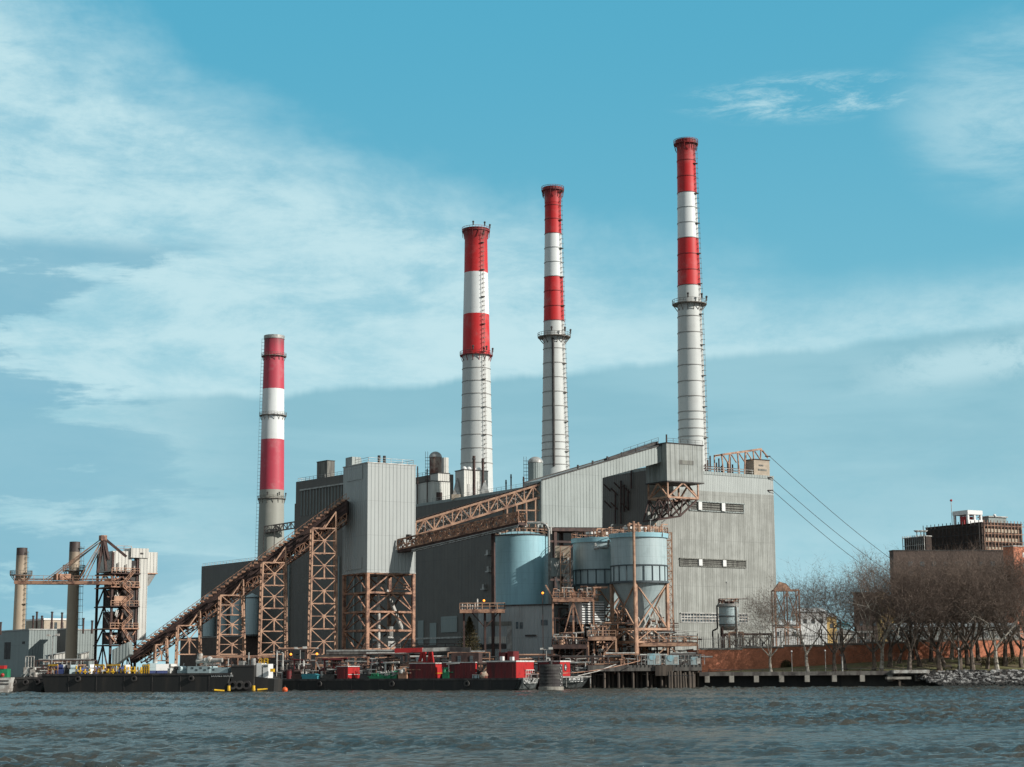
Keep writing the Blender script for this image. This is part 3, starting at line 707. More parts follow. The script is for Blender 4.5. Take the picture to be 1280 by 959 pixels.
# ------------------------------------------------------------------ upper galleries, right
GA = Thing('conveyor_gallery', 'large grey ribbed conveyor gallery climbing to the head house', 'conveyor gallery', A.Wd((0, 0, 0)), R_(33))
GY = -8.5
f = lambda px, py: (lambda v: (v.x, GY, v.z))(uL(A, px, py, GY))
poly = [f(677, 600.5), f(829, 556), f(829, 577), f(753, 597.5), f(753, 659.5), f(677, 659)]
MB().prism(poly, (0, 7.5, 0)).build('cladding', M['gallery'], GA)
mb = MB(); p0, p1 = Vector(poly[0]), Vector(poly[1])
mb.beam(p0 + Vector((0, -.1, .12)), p1 + Vector((0, -.1, .12)), .3, .3); mb.beam(p0 + Vector((0, 7.6, .12)), p1 + Vector((0, 7.6, .12)), .3, .3); mb.build('roof_trim', M['coal'], GA)
mb = MB(); q0, q1 = p0.lerp(p1, .55), p0.lerp(p1, .97); mb.beam(q0 + Vector((0, 1.5, .35)), q1 + Vector((0, 1.5, .9)), 2.0, .6)
mb.rail([q0.lerp(q1, .3) + Vector((0, .5, .6)), q1 + Vector((0, .5, 1.0))], 1.1, 2.2, .035); mb.build('ridge_walkway', M['coal'], GA)
mb = MB()
for k in range(5): p = p0.lerp(p1, .3 + .12 * k) + Vector((0, .6, .1)); mb.beam(p, p + Vector((0, 0, 1.0)), .35)
mb.build('roof_vents', M['coal'], GA)
mb = MB(); a, b = Vector(poly[5]), Vector(poly[4]); mb.beam(a + Vector((0, .4, -.5)), b + Vector((0, .4, -.5)), .6, .8).beam(a + Vector((0, 6.8, -.5)), b + Vector((0, 6.8, -.5)), .6, .8)
zb = ZG - A.o.location.z
for t_ in (.24, .58, .98): 
    for y in (.8, 6.8): p = a.lerp(b, t_) + Vector((0, y, -.5)); mb.beam(p, (p.x, p.y, zb), .8)
p = a.lerp(b, .58) + Vector((0, .8, -.5)); 
for k in range(3): z = p.z - 3 - k * 9; mb.beam((a.x, a.y + .8, z), (b.x, b.y + .8, z), .5); mb.beam((a.x, a.y + .8, z - 9), (p.x, p.y, z), .35); mb.beam((b.x, b.y + .8, z - 9), (p.x, p.y, z), .35)
mb.build('support_frame', M['dksteel'], GA)
# head house over the corner
HH = Thing('head_house', 'boxy ribbed metal head house overhanging the corner of the boiler house', 'head house', A.Wd((0, 0, 0)), R_(33))
hy = -10.5
h0 = uL(A, 833, 554, hy); h1 = uL(A, 879.7, 602, hy); hb = uL(A, 833, 600.5, hy).z
hl = vL(A, 826.0, 560, h0.x).y; hdep = 8.5
MB().box(h0.x, h1.x, hy, hy + hdep, hb, h0.z).build('cladding', M['head'], HH)
MB().box(h0.x - .15, h1.x + .15, hy - .15, hy + hdep + .15, h0.z, h0.z + .25).box(h0.x - .1, h1.x + .1, hy - .1, hy + hdep + .1, hb - .3, hb).build('trim', M['coal'], HH)
a = uL(A, 848.7, 575, hy); b = uL(A, 866.7, 581.5, hy); MB().box(a.x, b.x, hy - .1, hy, b.z, a.z).build('louvre', M['louver'], HH)
MB().rail([(h0.x, hy + .2, h0.z + .2), (h1.x, hy + .2, h0.z + .2)], 1.1, 2.2, .035).tube((h0.x + .3, hy + .3, h0.z), (h0.x + .3, hy + .3, h0.z + 2.2), .2).build('roof_railing', M['coal'], HH)
# lattice hung below it
z1 = uL(A, 835, 621, hy).z; tip = uL(A, 826, 650, hy)
c = [Vector((h0.x + .4, hy + .4, hb - .3)), Vector((h1.x - 1.6, hy + .4, hb - .3)), Vector((h1.x - 1.6, hy + hdep - .4, hb - .3)), Vector((h0.x + .4, hy + hdep - .4, hb - .3))]
d = [Vector((v.x, v.y, z1)) for v in c]
mb = MB()
for i in range(4):
    j = (i + 1) % 4; mb.beam(c[i], d[i], .35); mb.beam(d[i], d[j], .45); m_ = (d[i] + d[j]) / 2; mt = (c[i] + c[j]) / 2; mb.beam(d[i], mt, .35); mb.beam(d[j], mt, .35)
mb.build('hanging_frame', M['steel2'], HH)
mb = MB(); tp = [Vector((h0.x - 1.5, hy + 2 + 3 * k, tip.z + .2)) for k in range(3)]
for k, t_ in enumerate(tp):
    yk = hy + .4 + 3.8 * k; A0 = Vector((d[0].x, yk, z1)); A1 = Vector((d[1].x, yk, z1)); lowm = Vector((h0.x + 4, yk, z1 - 4.6))
    mb.beam(A1, lowm, .4).beam(lowm, t_, .4).beam(A0, lowm, .28).beam(A0, t_, .3).beam((A0 + A1) / 2, lowm, .28).beam(A1.lerp(lowm, .5), (A0 + A1) / 2, .25).beam(A0, lowm.lerp(t_, .5), .25)
for i in range(2): 
    mb.beam(tp[i], tp[i + 1], .35); mb.beam((h0.x + 4, hy + .4 + 3.8 * i, z1 - 4.6), (h0.x + 4, hy + .4 + 3.8 * (i + 1), z1 - 4.6), .35); mb.beam(tp[i], (h0.x + 4, hy + .4 + 3.8 * (i + 1), z1 - 4.6), .25)
for s_ in range(14):
    x = h0.x - 1 + s_ * .55; mb.beam((x, hy + 1, z1 - 4 + .25 * s_), (x + 1.3, hy + 7, z1 - 3 + .2 * s_), .16)
mb.build('lower_lattice', M['dksteel'], HH)

# ------------------------------------------------------------------ roof items
def roofbox(name, label, cat, px, Y, py, pr, pl, ptop, zb, mats, deg=33, **kw):
    t = corner(name, label, cat, px, Y, py, z0=zb, deg=deg); x = uL(t, pr, py).x; y = vL(t, pl, py).y; h = topz(t, px, ptop)
    MB().box(0, x, 0, y, 0, h).build('wall', mats, t); MB().box(-.15, x + .15, -.15, y + .15, h, h + .22).build('roof', M['coal'], t); return t, x, y, h
RZ = ZG + AZ
t, x, y, h = roofbox('lift_penthouse', 'small beige block on the right end of the boiler house roof', 'rooftop block', 942.5, frontY(942.5) + .6, 585, 962, 932.8, 574.5, RZ, M['beige'])
MB().box(x * .25, x * .8, -.06, 0, h * .3, h * .42).box(x * .3, x * .6, -.06, 0, h * .6, h * .7).build('sign_strip', M['louver'], t)
PH = t
t, x, y, h = roofbox('roof_plant_room', 'pale rooftop plant room with a brown door, beside the transfer tower', 'rooftop block', 540, planeY(540) + 4, 610, 562.5, 518, 601.5, RZ - 2, M['whiteside'])
MB().box(x * .24, x * .56, -.08, 0, 0, h * .62).build('door', M['dksteel'], t)
t, x, y, h = roofbox('roof_plant_room', 'small upper plant room behind the one with the brown door', 'rooftop block', 547.5, planeY(547) + 10, 600, 562, 538, 591.5, RZ - 2, M['whiteside'])
t, x, y, h = roofbox('roof_plant_room', 'white rooftop block with round vents in front of the thickest chimney', 'rooftop block', 580, planeY(580) + 5, 600, 610, 569, 587.5, RZ - 2, M['whiteside'])
for k in range(4): MB().ico((x * (.1 + .2 * k), 1.2, h + .5), .75, 2).tube((x * (.1 + .2 * k), 1.2, h), (x * (.1 + .2 * k), 1.2, h + .3), .3).build('round_vent', M['white'], t, smooth=True)
MB().box(x * .15, x * .5, -.15, 0, h * .2, h * .6).box(x * .55, x * .8, -.15, 0, h * .45, h * .7).build('grille', M['galv'], t)
t = corner('roof_dark_block', 'dark set-back rooftop block just right of the transfer tower', 'rooftop block', 546, planeY(546) + 14, 595, z0=RZ - 3, deg=33); 
MB().box(0, 6, 0, 18, 0, topz(t, 546, 592)).build('wall', M['dkside'], t); MB().rail([(.1, .1, topz(t, 546, 592)), (.1, 18, topz(t, 546, 592))], 1.1, 2, .04).build('railing', M['galv'], t)
def domed(label, pxa, pxb, Y, ptop, pshoulder, zb, mat_, ladder=True):
    p = at((pxa + pxb) / 2, pshoulder, Y); r = (pxb - pxa) / 2 * mpp(p); hs = p.z - zb; ht = zat((pxa + pxb) / 2, ptop, Y) - zb
    t = Thing('domed_vent', label, 'rooftop tank', (p.x, Y, zb), 0); n = 8
    MB().lathe([(r, 0), (r, hs)], 32, cap=True).build('drum', mat_, t, smooth=True)
    MB().lathe([(r * 1.06 * math.cos(a), hs + (ht - hs) * math.sin(a)) for a in [math.pi / 2 * k / n * .985 for k in range(n + 1)]], 32).build('dome', M['galv'], t, smooth=True)
    if ladder:
        mb = MB(); mb.beam((-r - .5, -.2, 0), (-r - .5, -.2, ht), .1).beam((-r - 1.2, -.2, 0), (-r - 1.2, -.2, ht), .1)
        for k in range(int(ht)): mb.beam((-r - 1.3, -.2, k), (-r, -.2, k), .12)
        mb.build('ladder', M['dksteel'], t)
    return t
domed('rust-streaked rooftop tank with a metal dome left of the thickest chimney', 536.7, 552, planeY(536) + 12, 564.5, 572, RZ - 3, m_plain('rusted_tank_paint', (0.28, 0.22, 0.18), (0.13, 0.05, 0.035), .5, .6, lo=.4, hi=.6))
domed('grey rooftop tank with a metal dome left of the slim chimney', 660, 678.5, planeY(660) + 8, 571, 579, RZ - 2, M['greyside'])
t = Thing('roof_drum', 'pale flat-topped drum beside the rust-streaked domed tank', 'rooftop tank', (at(556, 580, planeY(547) + 24).x, planeY(547) + 24, RZ - 3)); MB().lathe([(1.2, 0), (1.2, zat(556, 572.5, planeY(547) + 24) - RZ + 3)], 24).build('drum', M['whiteside'], t, smooth=True)
# ducts and hoods
for lab, pa, pb, Y, py0, py1 in (('grey sloping duct hood left of the white block with round vents', 562, 580, planeY(571) + 4, 598, 614), ('pale sloping duct hood at the foot of the thickest chimney', 596, 616, planeY(606) + 4, 601, 612)):
    c_ = at((pa + pb) / 2, py1, Y); t = Thing('duct_hood', lab, 'duct', (c_.x, Y, RZ - .5)); w = (pb - pa) / 2 * .16; hh = zat(pa, py0, Y) - RZ
    mb = MB(); mb.add([(-w, -2, 0), (w, -2, 0), (w, 3, 0), (-w, 3, 0), (-w * .2, -.4, hh), (w * .2, -.4, hh), (w * .2, 1.4, hh), (-w * .2, 1.4, hh)], [(0, 3, 2, 1), (4, 5, 6, 7), (0, 1, 5, 4), (1, 2, 6, 5), (2, 3, 7, 6), (3, 0, 4, 7)]).build('hood', M['galv'], t)
    mb = MB().tube((0, .4, hh - .2), (0, .4, hh + .6), w * .2, None, 10).build('neck', M['pipe'], t)
    if 'grey' in lab: MB().box(-w, w * .9, -3.2, -2.2, 0, 1.6).build('low_box', M['beige'], t)
for lab, px, pt, w in (('taller rusty vent pipe in front of the white block with round vents', 592.5, 570, 1.1), ('shorter rusty vent pipe at the right of the white block with round vents', 603.6, 573, .9),
                    ('thin roof pipe at the left end behind the conveyor truss', 632.5, 600, .5), ('tallest thin roof pipe left of the slim chimney', 638.8, 593, .5), ('thin roof pipe next to the grey domed tank', 654.5, 596, .6),
                    ('thin dark pipe right of the transfer tower', 522, 583, .45), ('second thin dark pipe right of the transfer tower', 534, 586, .45), ('thin pipe on the roof beside the corrugated vent tower', 414.5, 584, .3)):
    Y = planeY(px) + 3 if px > 510 else planeY(px) + 18; 
    zb = RZ; b_ = at(px, 600, Y); t = Thing('vent_pipe', lab, 'vent pipe', (b_.x, Y, zb)); h = zat(px, pt, Y) - zb
    MB().tube((0, 0, -2), (0, 0, h), w * .42, None, 10).build('pipe', M['dksteel'], t); MB().lathe([(w * .5, h - 1.1), (w * .5, h - .7), (w * .43, h - .7)], 10, cap=False).build('collar', M['coal'], t)
# pipe frame over the right roof
t = corner('roof_pipe_frame', 'rusty overhead pipe frame with bent stubs on the right roof', 'pipe frame', 900, frontY(900) + 2, 590, z0=RZ)
mb = MB(); a = uL(t, 902, 568.5); b = uL(t, 951, 561.5); e1 = uL(t, 960, 571.5)
mb.beam(a, b, .8, .5); mb.beam(a + Vector((0, 3, 0)), b + Vector((0, 3, 0)), .5, .5); mb.beam(b, e1, .3); 
for k in range(6):
    p = a.lerp(b, k / 5); mb.beam(p, (p.x - (.5 if k % 2 else -.5), 0, 0), .28); mb.beam(p + Vector((0, 3, 0)), (p.x, 3, 0), .25); mb.beam(p, p + Vector((0, 3, 0)), .25)
    mb.path([p + Vector((.6, 0, -.3)), p + Vector((.9, -.6, -1.3)), p + Vector((1.6, -.8, -2.4))], .17, 6)
mb.build('frame', M['steel2'], t)
mb = MB()
for k in range(9): x = uL(t, 884, 580).x + k * 1.25; mb.tube((x, .8 + (k % 3) * .5, 0), (x, .8 + (k % 3) * .5, 2.2 + (k * 7 % 5) * .6), .2, None, 6)
xx = uL(t, 882, 580).x; mb.beam((xx, 1, 1.0), (a.x + 10, 1, .9), .3).beam((xx, 1, 1.7), (a.x + 10, 1, 1.5), .18)
mb.build('stub_pipes', M['dksteel'], t)
# three long cables running down to the right
cabs = [((962, 570.5), (1110, 693)), ((964, 597), (1098, 700)), ((965.5, 613), (1085, 705))]
for k, ((xa, ya), (xb, yb)) in enumerate(cabs):
    a = at(xa, ya, frontY(962) - .5); b = at(xb + 60, yb + 46, 520); t = Thing('cable', ['uppermost', 'middle', 'lowest'][k] + ' of three long cables sloping down from the roof corner to the trees', 'cable', a)
    pts = [a.lerp(b, i / 14) - Vector((0, 0, 1.6 * math.sin(math.pi * i / 14))) - a for i in range(15)]
    MB().path(pts, .07, 5).build('wire', M['coal'], t); MB().tube((-1.2, 0, 0), (0.2, 0, 0), .16, None, 6).build('insulator', M['dksteel'], t)
# ------------------------------------------------------------------ long inclined conveyor to the transfer tower
def axis_thing(name, label, cat, P0, P1, group=None):
    d = Vector(P1) - Vector(P0); return Thing(name, label, cat, P0, math.atan2(d.y, d.x), group)
hiW = TT.Wd((0, 4.5, 0)); lo = G(161, 405)
K = axis_thing('inclined_conveyor', 'long rusty inclined conveyor bridge climbing from lower left to the pale tower', 'conveyor', lo, (hiW.x, hiW.y, lo.z))
KU = lambda px, py, y=0.0: uL(K, px, py, y)
WD = 5.0
def kline(pa, pb, n=1): return KU(*pa), KU(*pb)
t0, t1 = kline((163, 812), (433, 617)); m0, m1 = kline((163, 818), (433, 625)); n0, n1 = kline((163, 829), (433, 641)); b0, b1 = kline((176, 829), (433, 650))
Vy = Vector((0, WD, 0))
mb = MB(); mb.prism([m0, m1, n1, n0], Vy); mb.build('belt_housing', M['dksteel'], K)
mb = MB(); 
for t_ in (.28, .62): a, b = m0.lerp(n0, t_), m1.lerp(n1, t_); mb.beam(a - Vector((0, .12, 0)), b - Vector((0, .12, 0)), .24, .3)
mb.build('side_rails', M['dksteel'], K)
N = 52
mb = MB()
for y in (0, WD):
    o = Vector((0, y, 0)); mb.beam(t0 + o, t1 + o, .11); mb.beam(t0.lerp(m0, .5) + o, t1.lerp(m1, .5) + o, .08)
    for i in range(N + 1): p = m0.lerp(m1, i / N) + o; q_ = t0.lerp(t1, i / N) + o; mb.beam(p, q_, .09)
mb.build('handrail', M['steel'], K)
mb = MB(); Uz = Vector((0, 0, .1))
for i in range(0, N): 
    p = m0.lerp(m1, (i + .3) / N) + Uz; r = (i * 37 % 11) / 11
    mb.box(p.x - .55, p.x + .35, -.5 + r * .3, 1.2 + r, p.z, p.z + .45); 
    if i % 3 == 0: mb.beam(p + Vector((0, 2, .2)), p + Vector((1.0, 2, 1.1)), .2)
mb.build('walkway_cleats', M['steel'], K)
mb = MB(); n_ = 44
for y in (0.2, WD - .2):
    o = Vector((0, y, 0)); mb.truss(b0 + o, b1 + o, n0.lerp(n1, .04) + o, n1 + o, n_, .13, .24)
for i in range(n_): p = b0.lerp(b1, (i + .5) / n_); mb.beam(p, p + Vy, .18); mb.beam(p, b0.lerp(b1, (i + 1.5) / n_) + Vy, .13)
mb.build('bottom_truss', M['steel'], K)
# enclosed grey chute at the lower end
t = Thing('chute_panel', 'flat grey enclosed chute at the lower end of the inclined conveyor', 'chute', G(141, 400), 0)
P = [t.L(at(x, y, 400)) for x, y in ((140, 812.5), (160.5, 802.5), (162, 818), (145, 830.5), (140, 831))]
MB().prism(P, (0, 4, 0)).build('casing', M['greyside'], t)

def trestle(label, px0, px1, pxt0, pxt1, pytop, pybase, Y, pan, mat_=None, grp='orange lattice trestles under the inclined conveyor', depth=1.8, fan=True):
    c_ = G((px0 + px1) / 2, Y - 2); t = Thing('conveyor_trestle', label, 'steel trestle', c_, R_(22), grp)
    f0 = lambda px, py, y: uL(t, px, py, y); mt = mat_ or M['steel2']
    A0 = f0(px0, pybase, 0); A1 = f0(px1, pybase, 0); B0 = f0(pxt0, pytop, 0); B1 = f0(pxt1, pytop - (pxt1 - pxt0) * .70, 0)
    O = Vector((0, depth, 0)); zb = ZG - t.o.location.z
    def down(A_, B_): k = (A_.z - zb) / max(.1, (B_.z - A_.z)); return A_ + (A_ - B_) * k
    for A_, B_ in ((A0, B0), (A1, B1), (A0 + O, B0 + O), (A1 + O, B1 + O)):
        MB().beam(down(A_, B_), B_, .34).build('leg', mt, t)
    for o in (Vector((0, 0, 0)), O):
        mb = MB(); z0 = A0.z; zt = B0.z
        def edge(Aq, Bq, z): k = (z - Aq.z) / (Bq.z - Aq.z); return Aq.lerp(Bq, k) + o
        zs = [z0 + (zt - z0) * i / pan for i in range(pan + 1)]
        for i in range(pan + 1):
            z = zs[i]; a, b = edge(A0, B0, z), edge(A1, B1, z); mb.beam(a, b, .24)
            if i < pan:
                z2 = zs[i + 1]; c, d = edge(A0, B0, z2), edge(A1, B1, z2); mid = (a + b + c + d) / 4
                if o.y > 0: continue
                mb.beam(a, d, .18).beam(b, c, .18); mb.beam(edge(A0, B0, (z + z2) / 2), edge(A1, B1, (z + z2) / 2), .16)
                mb.beam(mid, (a + b) / 2, .3); mb.box(mid.x - .4, mid.x + .4, mid.y - .12, mid.y + .12, mid.z - .35, mid.z + .35)
        a, b = edge(A0, B0, zt), edge(A1, B1, zt); mb.beam((a + b) / 2, B1 + o, .25)
        mb.build('face_bracing', mt, t)
    for Aq, Bq in ((A0, B0), (A1, B1)):
        for i in range(pan): q_ = Aq.lerp(Bq, (i + 1) / pan); MB().beam(q_, q_ + O, .22).build('cross_beam', mt, t)
    return t
def KY(px): return K.Wd(KU(px, 800, .1)).y
trestle('tallest lattice trestle, just left of the pale transfer tower', 387.5, 421.5, 391, 420, 660, 818, KY(405), 5)
trestle('second tallest lattice trestle, left of the tallest one', 325.5, 359, 329, 357, 703, 818, KY(342), 4)
trestle('lattice trestle in front of the slate grey silos', 273.5, 306.5, 276, 304, 744, 818, KY(290), 3)
trestle('short lattice trestle near the left end of the dark hall', 221.5, 251.5, 223, 250, 782, 818, KY(236), 1)
trestle('shortest lattice trestle near the foot of the inclined conveyor', 194, 210, 195, 209, 806, 826, KY(202), 1)

# ------------------------------------------------------------------ upper conveyor, tower to gallery
P0 = TT.Wd((TX, 3, 0)); P1 = GA.Wd((f(677, 610)[0], GY + 1, 0)); P1.z = P0.z = ZG
U = axis_thing('upper_conveyor', 'bright orange trussed conveyor between the pale tower and the grey gallery', 'conveyor', P0, P1)
q0, q1, r0_, r1_ = uL(U, 520, 669.5), uL(U, 677.5, 621), uL(U, 520, 652.5), uL(U, 677.5, 605)
O = Vector((0, 4.6, 0))
for o in (Vector((0, 0, 0)), O):
    mb = MB(); mb.beam(q0 + o, q1 + o, .5).beam(r0_ + o, r1_ + o, .45); n_ = 7
    for i in range(n_):
        a, b = q0.lerp(q1, i / n_), q0.lerp(q1, (i + 1) / n_); c, d = r0_.lerp(r1_, i / n_), r0_.lerp(r1_, (i + 1) / n_); 
        mb.beam(a + o, (c + d) / 2 + o, .3).beam(b + o, (c + d) / 2 + o, .3).beam(a + o, c + o, .26).beam(a.lerp(b, .5) + o, (c + d) / 2 + o, .2)
    mb.build('side_truss', M['steel2'], U)
mb = MB(); n_ = 26
for i in range(n_):
    p = r0_.lerp(r1_, (i + .1) / n_) + Vector((0, -.4, .5)); p2 = r0_.lerp(r1_, (i + .85) / n_) + Vector((0, -.4, .62)); mb.beam(p + Vector((0, 2.6, 0)), p2 + Vector((0, 2.6, 0)), 5.4, .1)
mb.build('roof_sheets', M['dksteel'], U)
mb = MB(); a, b = q0.lerp(r0_, .35), q1.lerp(r1_, .35); mb.beam(a + O * .5, b + O * .5, 1.7, .5); 
for i in range(60): p = a.lerp(b, (i + .5) / 60) + Vector((0, 1.2, .4)); mb.beam(p - Vector((0, .3, .3)), p + Vector((.5, 0, .5)), .22); mb.beam(p + Vector((0, .6, -1.6)), p + Vector((.4, .6, -.6)), .16)
mb.rail([a + Vector((0, .5, 0)), b + Vector((0, .5, 0))], 1.1, 1.6, .05); mb.build('belt_and_idlers', M['galv'], U)
mb = MB(); zb = uL(U, 650, 664).z
for px in (634, 646, 658, 669.5):
    a = uL(U, px, 640); z = q0.z + (q1.z - q0.z) * (a.x - q0.x) / (q1.x - q0.x); mb.beam((a.x, 0, zb), (a.x, 0, z), .35).beam((a.x, 4.6, zb), (a.x, 4.6, z), .35)
a = uL(U, 646, 638); b = uL(U, 677, 638); mb.beam((a.x, 0, a.z), (b.x, 0, a.z), .3); a = uL(U, 646, 652); mb.beam((a.x, 0, a.z), (b.x, 0, a.z), .25)
mb.build('hanging_frame', M['steel2'], U)
# lower conveyor in front of it
P0 = TT.Wd((uL(TT, 497, 690).x, -1.0, 0)); P1 = TT.Wd((uL(TT, 648, 660, -27).x, -27, 0)); P0.z = P1.z = ZG
Lc = axis_thing('lower_conveyor', 'darker rust-brown conveyor running below the orange trussed one', 'conveyor', P0, P1)
a0, a1, c0, c1 = uL(Lc, 497, 691), uL(Lc, 648, 656), uL(Lc, 497, 675), uL(Lc, 648, 640)
O = Vector((0, 4.0, 0))
MB().prism([a0, a1, a1.lerp(c1, .22), a0.lerp(c0, .22)], O).build('belt_housing', M['dksteel'], Lc)
for o in (Vector((0, 0, 0)), O):
    MB().truss(a0.lerp(c0, .25) + o, a1.lerp(c1, .25) + o, c0 + o, c1 + o, 26, .2, .35).build('side_truss', M['steel'], Lc)
mb = MB(); rr = random.Random(5)
for i in range(150):
    t_ = rr.random(); s_ = rr.uniform(.3, .98); p = a0.lerp(a1, t_).lerp(c0.lerp(c1, t_), s_) + Vector((0, rr.uniform(.1, 2.5), 0)); mb.beam(p, p + Vector((rr.uniform(.2, 1.3), 0, rr.uniform(-.5, .6))), .2)
mb.build('idlers', M['steel2'], Lc)
mb = MB().beam(a0.lerp(a1, .12) + Vector((0, 0, -.1)), a1 + Vector((0, 0, -.1)), .22)
for i in range(26): p = a0.lerp(a1, .12 + .88 * i / 26) + Vector((0, 0, -.5)); mb.beam(p, p + Vector((.9, 0, .2)), .2)
mb.build('underside_rail', M['galv'], Lc)
for px in (611.5,):
    p = uL(Lc, px, 700); mb = MB(); z = a0.z + (a1.z - a0.z) * (p.x - a0.x) / (a1.x - a0.x)
    mb.beam((p.x, 2, 0), (p.x, 2, z), .7).build('leg', M['dksteel'], Lc)
mb = MB(); p = uL(Lc, 506, 676); mb.box(p.x, p.x + .9, .5, 1.6, c0.z, c0.z + 1.2).build('motor', M['coal'], Lc)
# white vertical elevator between lower conveyor and tank: clutter at tank head
# ------------------------------------------------------------------ blue tank
def cyl_thing(name, label, cat, pxa, pxb, Y, py_shoulder, zb=ZG):
    p = at((pxa + pxb) / 2, py_shoulder, Y); return Thing(name, label, cat, (p.x, Y, zb)), (pxb - pxa) / 2 * mpp(p), p.z - zb
t, r, h = cyl_thing('storage_tank', 'big pale blue cylindrical tank behind the low grey shed', 'storage tank', 616.3, 685.3, 405, 670.5)
MB().lathe([(r, 0), (r, h), (r * .5, h + .9), (.1, h + 1.1)], 64).build('shell', M['blue'], t, smooth=True)
MB().lathe([(r - .02, h - .15), (r + .16, h - .15), (r + .16, h + .12), (r - .02, h + .12)], 64, cap=False).build('top_rim', M['coal'], t)
n_ = 26; pts = [(r * .96 * math.cos(2 * math.pi * k / n_), r * .96 * math.sin(2 * math.pi * k / n_), h + .1) for k in range(n_ + 1)]
MB().rail(pts, 1.2, 3, .05).build('handrail', M['steel2'], t)
mb = MB(); rr = random.Random(9)
pp = at(686.3, 700, 405 - r * .5); x = pp.x - t.o.location.x; top_z = zat(680, 653.5, 402) - ZG
mb.path([(x, -r * .5, zat(686, 757, 402) - ZG), (x, -r * .5, top_z - 1.6), (x - .6, -r * .5, top_z - .4), (x - 1.8, -r * .5, top_z), (x - 5, -r * .5, top_z)], .28, 8); mb.build('fill_pipe', M['galv'], t)
for k in range(9):
    xx = -r * .75 + k * 1.45; hh = rr.uniform(1.4, 2.8); yy = rr.uniform(-3.2, -.5); mb = MB()
    mb.tube((xx, yy, h + .3), (xx, yy, h + hh), .28, None, 8).tube((xx, yy, h + hh), (xx + .7, yy, h + hh + .2), .22, None, 6); mb.build('vent_stub', M['steel2' if k % 2 else 'pipe'], t)
mb = MB(); mb.box(-r * .5, r * .1, -1.2, -.8, h + 2.6, h + 3.2).box(-r * .1, r * .6, -2.2, -1.8, h + 1.6, h + 1.95); 
for k in range(5): mb.beam((-r * .5 + k * 1.3, -1, h), (-r * .5 + k * 1.3, -1, h + 2.7), .2)
mb.build('top_frame', M['steel2'], t)

# low grey shed in front of it
LS = corner('shed', 'low grey metal shed below the blue tank', 'shed', 692, 387, 780, deg=66)
lx = 8; ly = vL(LS, 598, 780).y; lz = topz(LS, 692, 756.5)
MB().box(0, lx, 0, ly, 0, lz).build('wall', M['shedside'], LS); MB().box(-.25, lx + .25, -.25, ly + .25, lz, lz + .3).build('roof', M['coal'], LS)
def on_v(T, pa, pb, ya, yb, nm, mt, d=.1, parent=None):
    a = vL(T, pa, ya); b = vL(T, pb, yb); return MB().box(-d, 0, min(a.y, b.y), max(a.y, b.y), b.z, a.z).build(nm, mt, T, parent=parent)
on_v(LS, 608, 639.5, 777.3, 782, 'window_band', M['louver']); on_v(LS, 645, 648, 777.5, 786, 'window', M['glass']); on_v(LS, 650, 653.6, 778, 786, 'window', M['glass'])
on_v(LS, 676.5, 684.5, 775, 781.5, 'window', M['glass']); on_v(LS, 611, 633, 796, 804, 'panel', M['whiteside'], .14); on_v(LS, 600, 633, 805.5, 811, 'opening', M['coal'], .12)
on_v(LS, 634, 640, 783, 812, 'panel', M['galv'], .12)
on_v(LS, 657, 671, 793.5, 795.5, 'wall_conduit', M['coal'], .3)
# platform with rails left of the shed roof and the two glowing lamps
def lampthing(label, px, py, Y, zb):
    p = at(px, py, Y); t = Thing('lamp_post', label, 'lamp', (p.x, Y, zb)); h = p.z - zb
    MB().beam((0, 0, 0), (0, 0, h - .3), .14).beam((0, 0, h - .3), (.0, -.5, h - .1), .12).build('post', M['dksteel'], t)
    MB().ico((0, -.6, h), .26, 2).build('lamp', M['lamp'], t, smooth=True)
lampthing('glowing orange lamp on the railed platform left of the blue tank', 605, 751, 386, ZG)
lampthing('glowing orange lamp at the right foot of the blue tank', 678.3, 741.5, 386, ZG)
lampthing('glowing lamp on the quay left of the pale tower legs', 396.5, 817.5, 385, ZG)
lampthing('glowing lamp above the quay pipes near the tallest trestle', 364, 818, 385, ZG)
t = Thing('railed_platform', 'rusty railed platform on posts beside the grey shed', 'platform', G(603, 386)); 
a = t.L(at(575, 762, 386)); b = t.L(at(631, 761, 386)); mb = MB().box(a.x, b.x, -1.5, 2, a.z - .8, a.z); mb.build('deck', M['steel'], t)
MB().rail([(a.x, -1.5, a.z), (b.x, -1.5, a.z), (b.x, 2, a.z)], 1.3, 1.4, .08).build('handrail', M['steel2'], t)
for px in (606.5, 625, 580): p = t.L(at(px, 780, 386)); MB().beam((p.x, 0, 0), (p.x, 0, a.z - .8), .42).build('leg', M['dksteel'], t)
mb = MB(); 
for px, d_ in ((606.5, -1), (606.5, 1)): p = t.L(at(px, 780, 386)); mb.beam((p.x, 0, a.z - 4), (p.x + 2.8 * d_, 0, a.z - .8), .25)
mb.build('brace', M['dksteel'], t)
rr = random.Random(4); mb = MB()
for k in range(7): x = a.x + .5 + k * .55; mb.tube((x, -.6, a.z), (x, -.6, a.z + rr.uniform(.8, 2.4)), .2, None, 6)
mb.build('valves', M['pipe'], t)

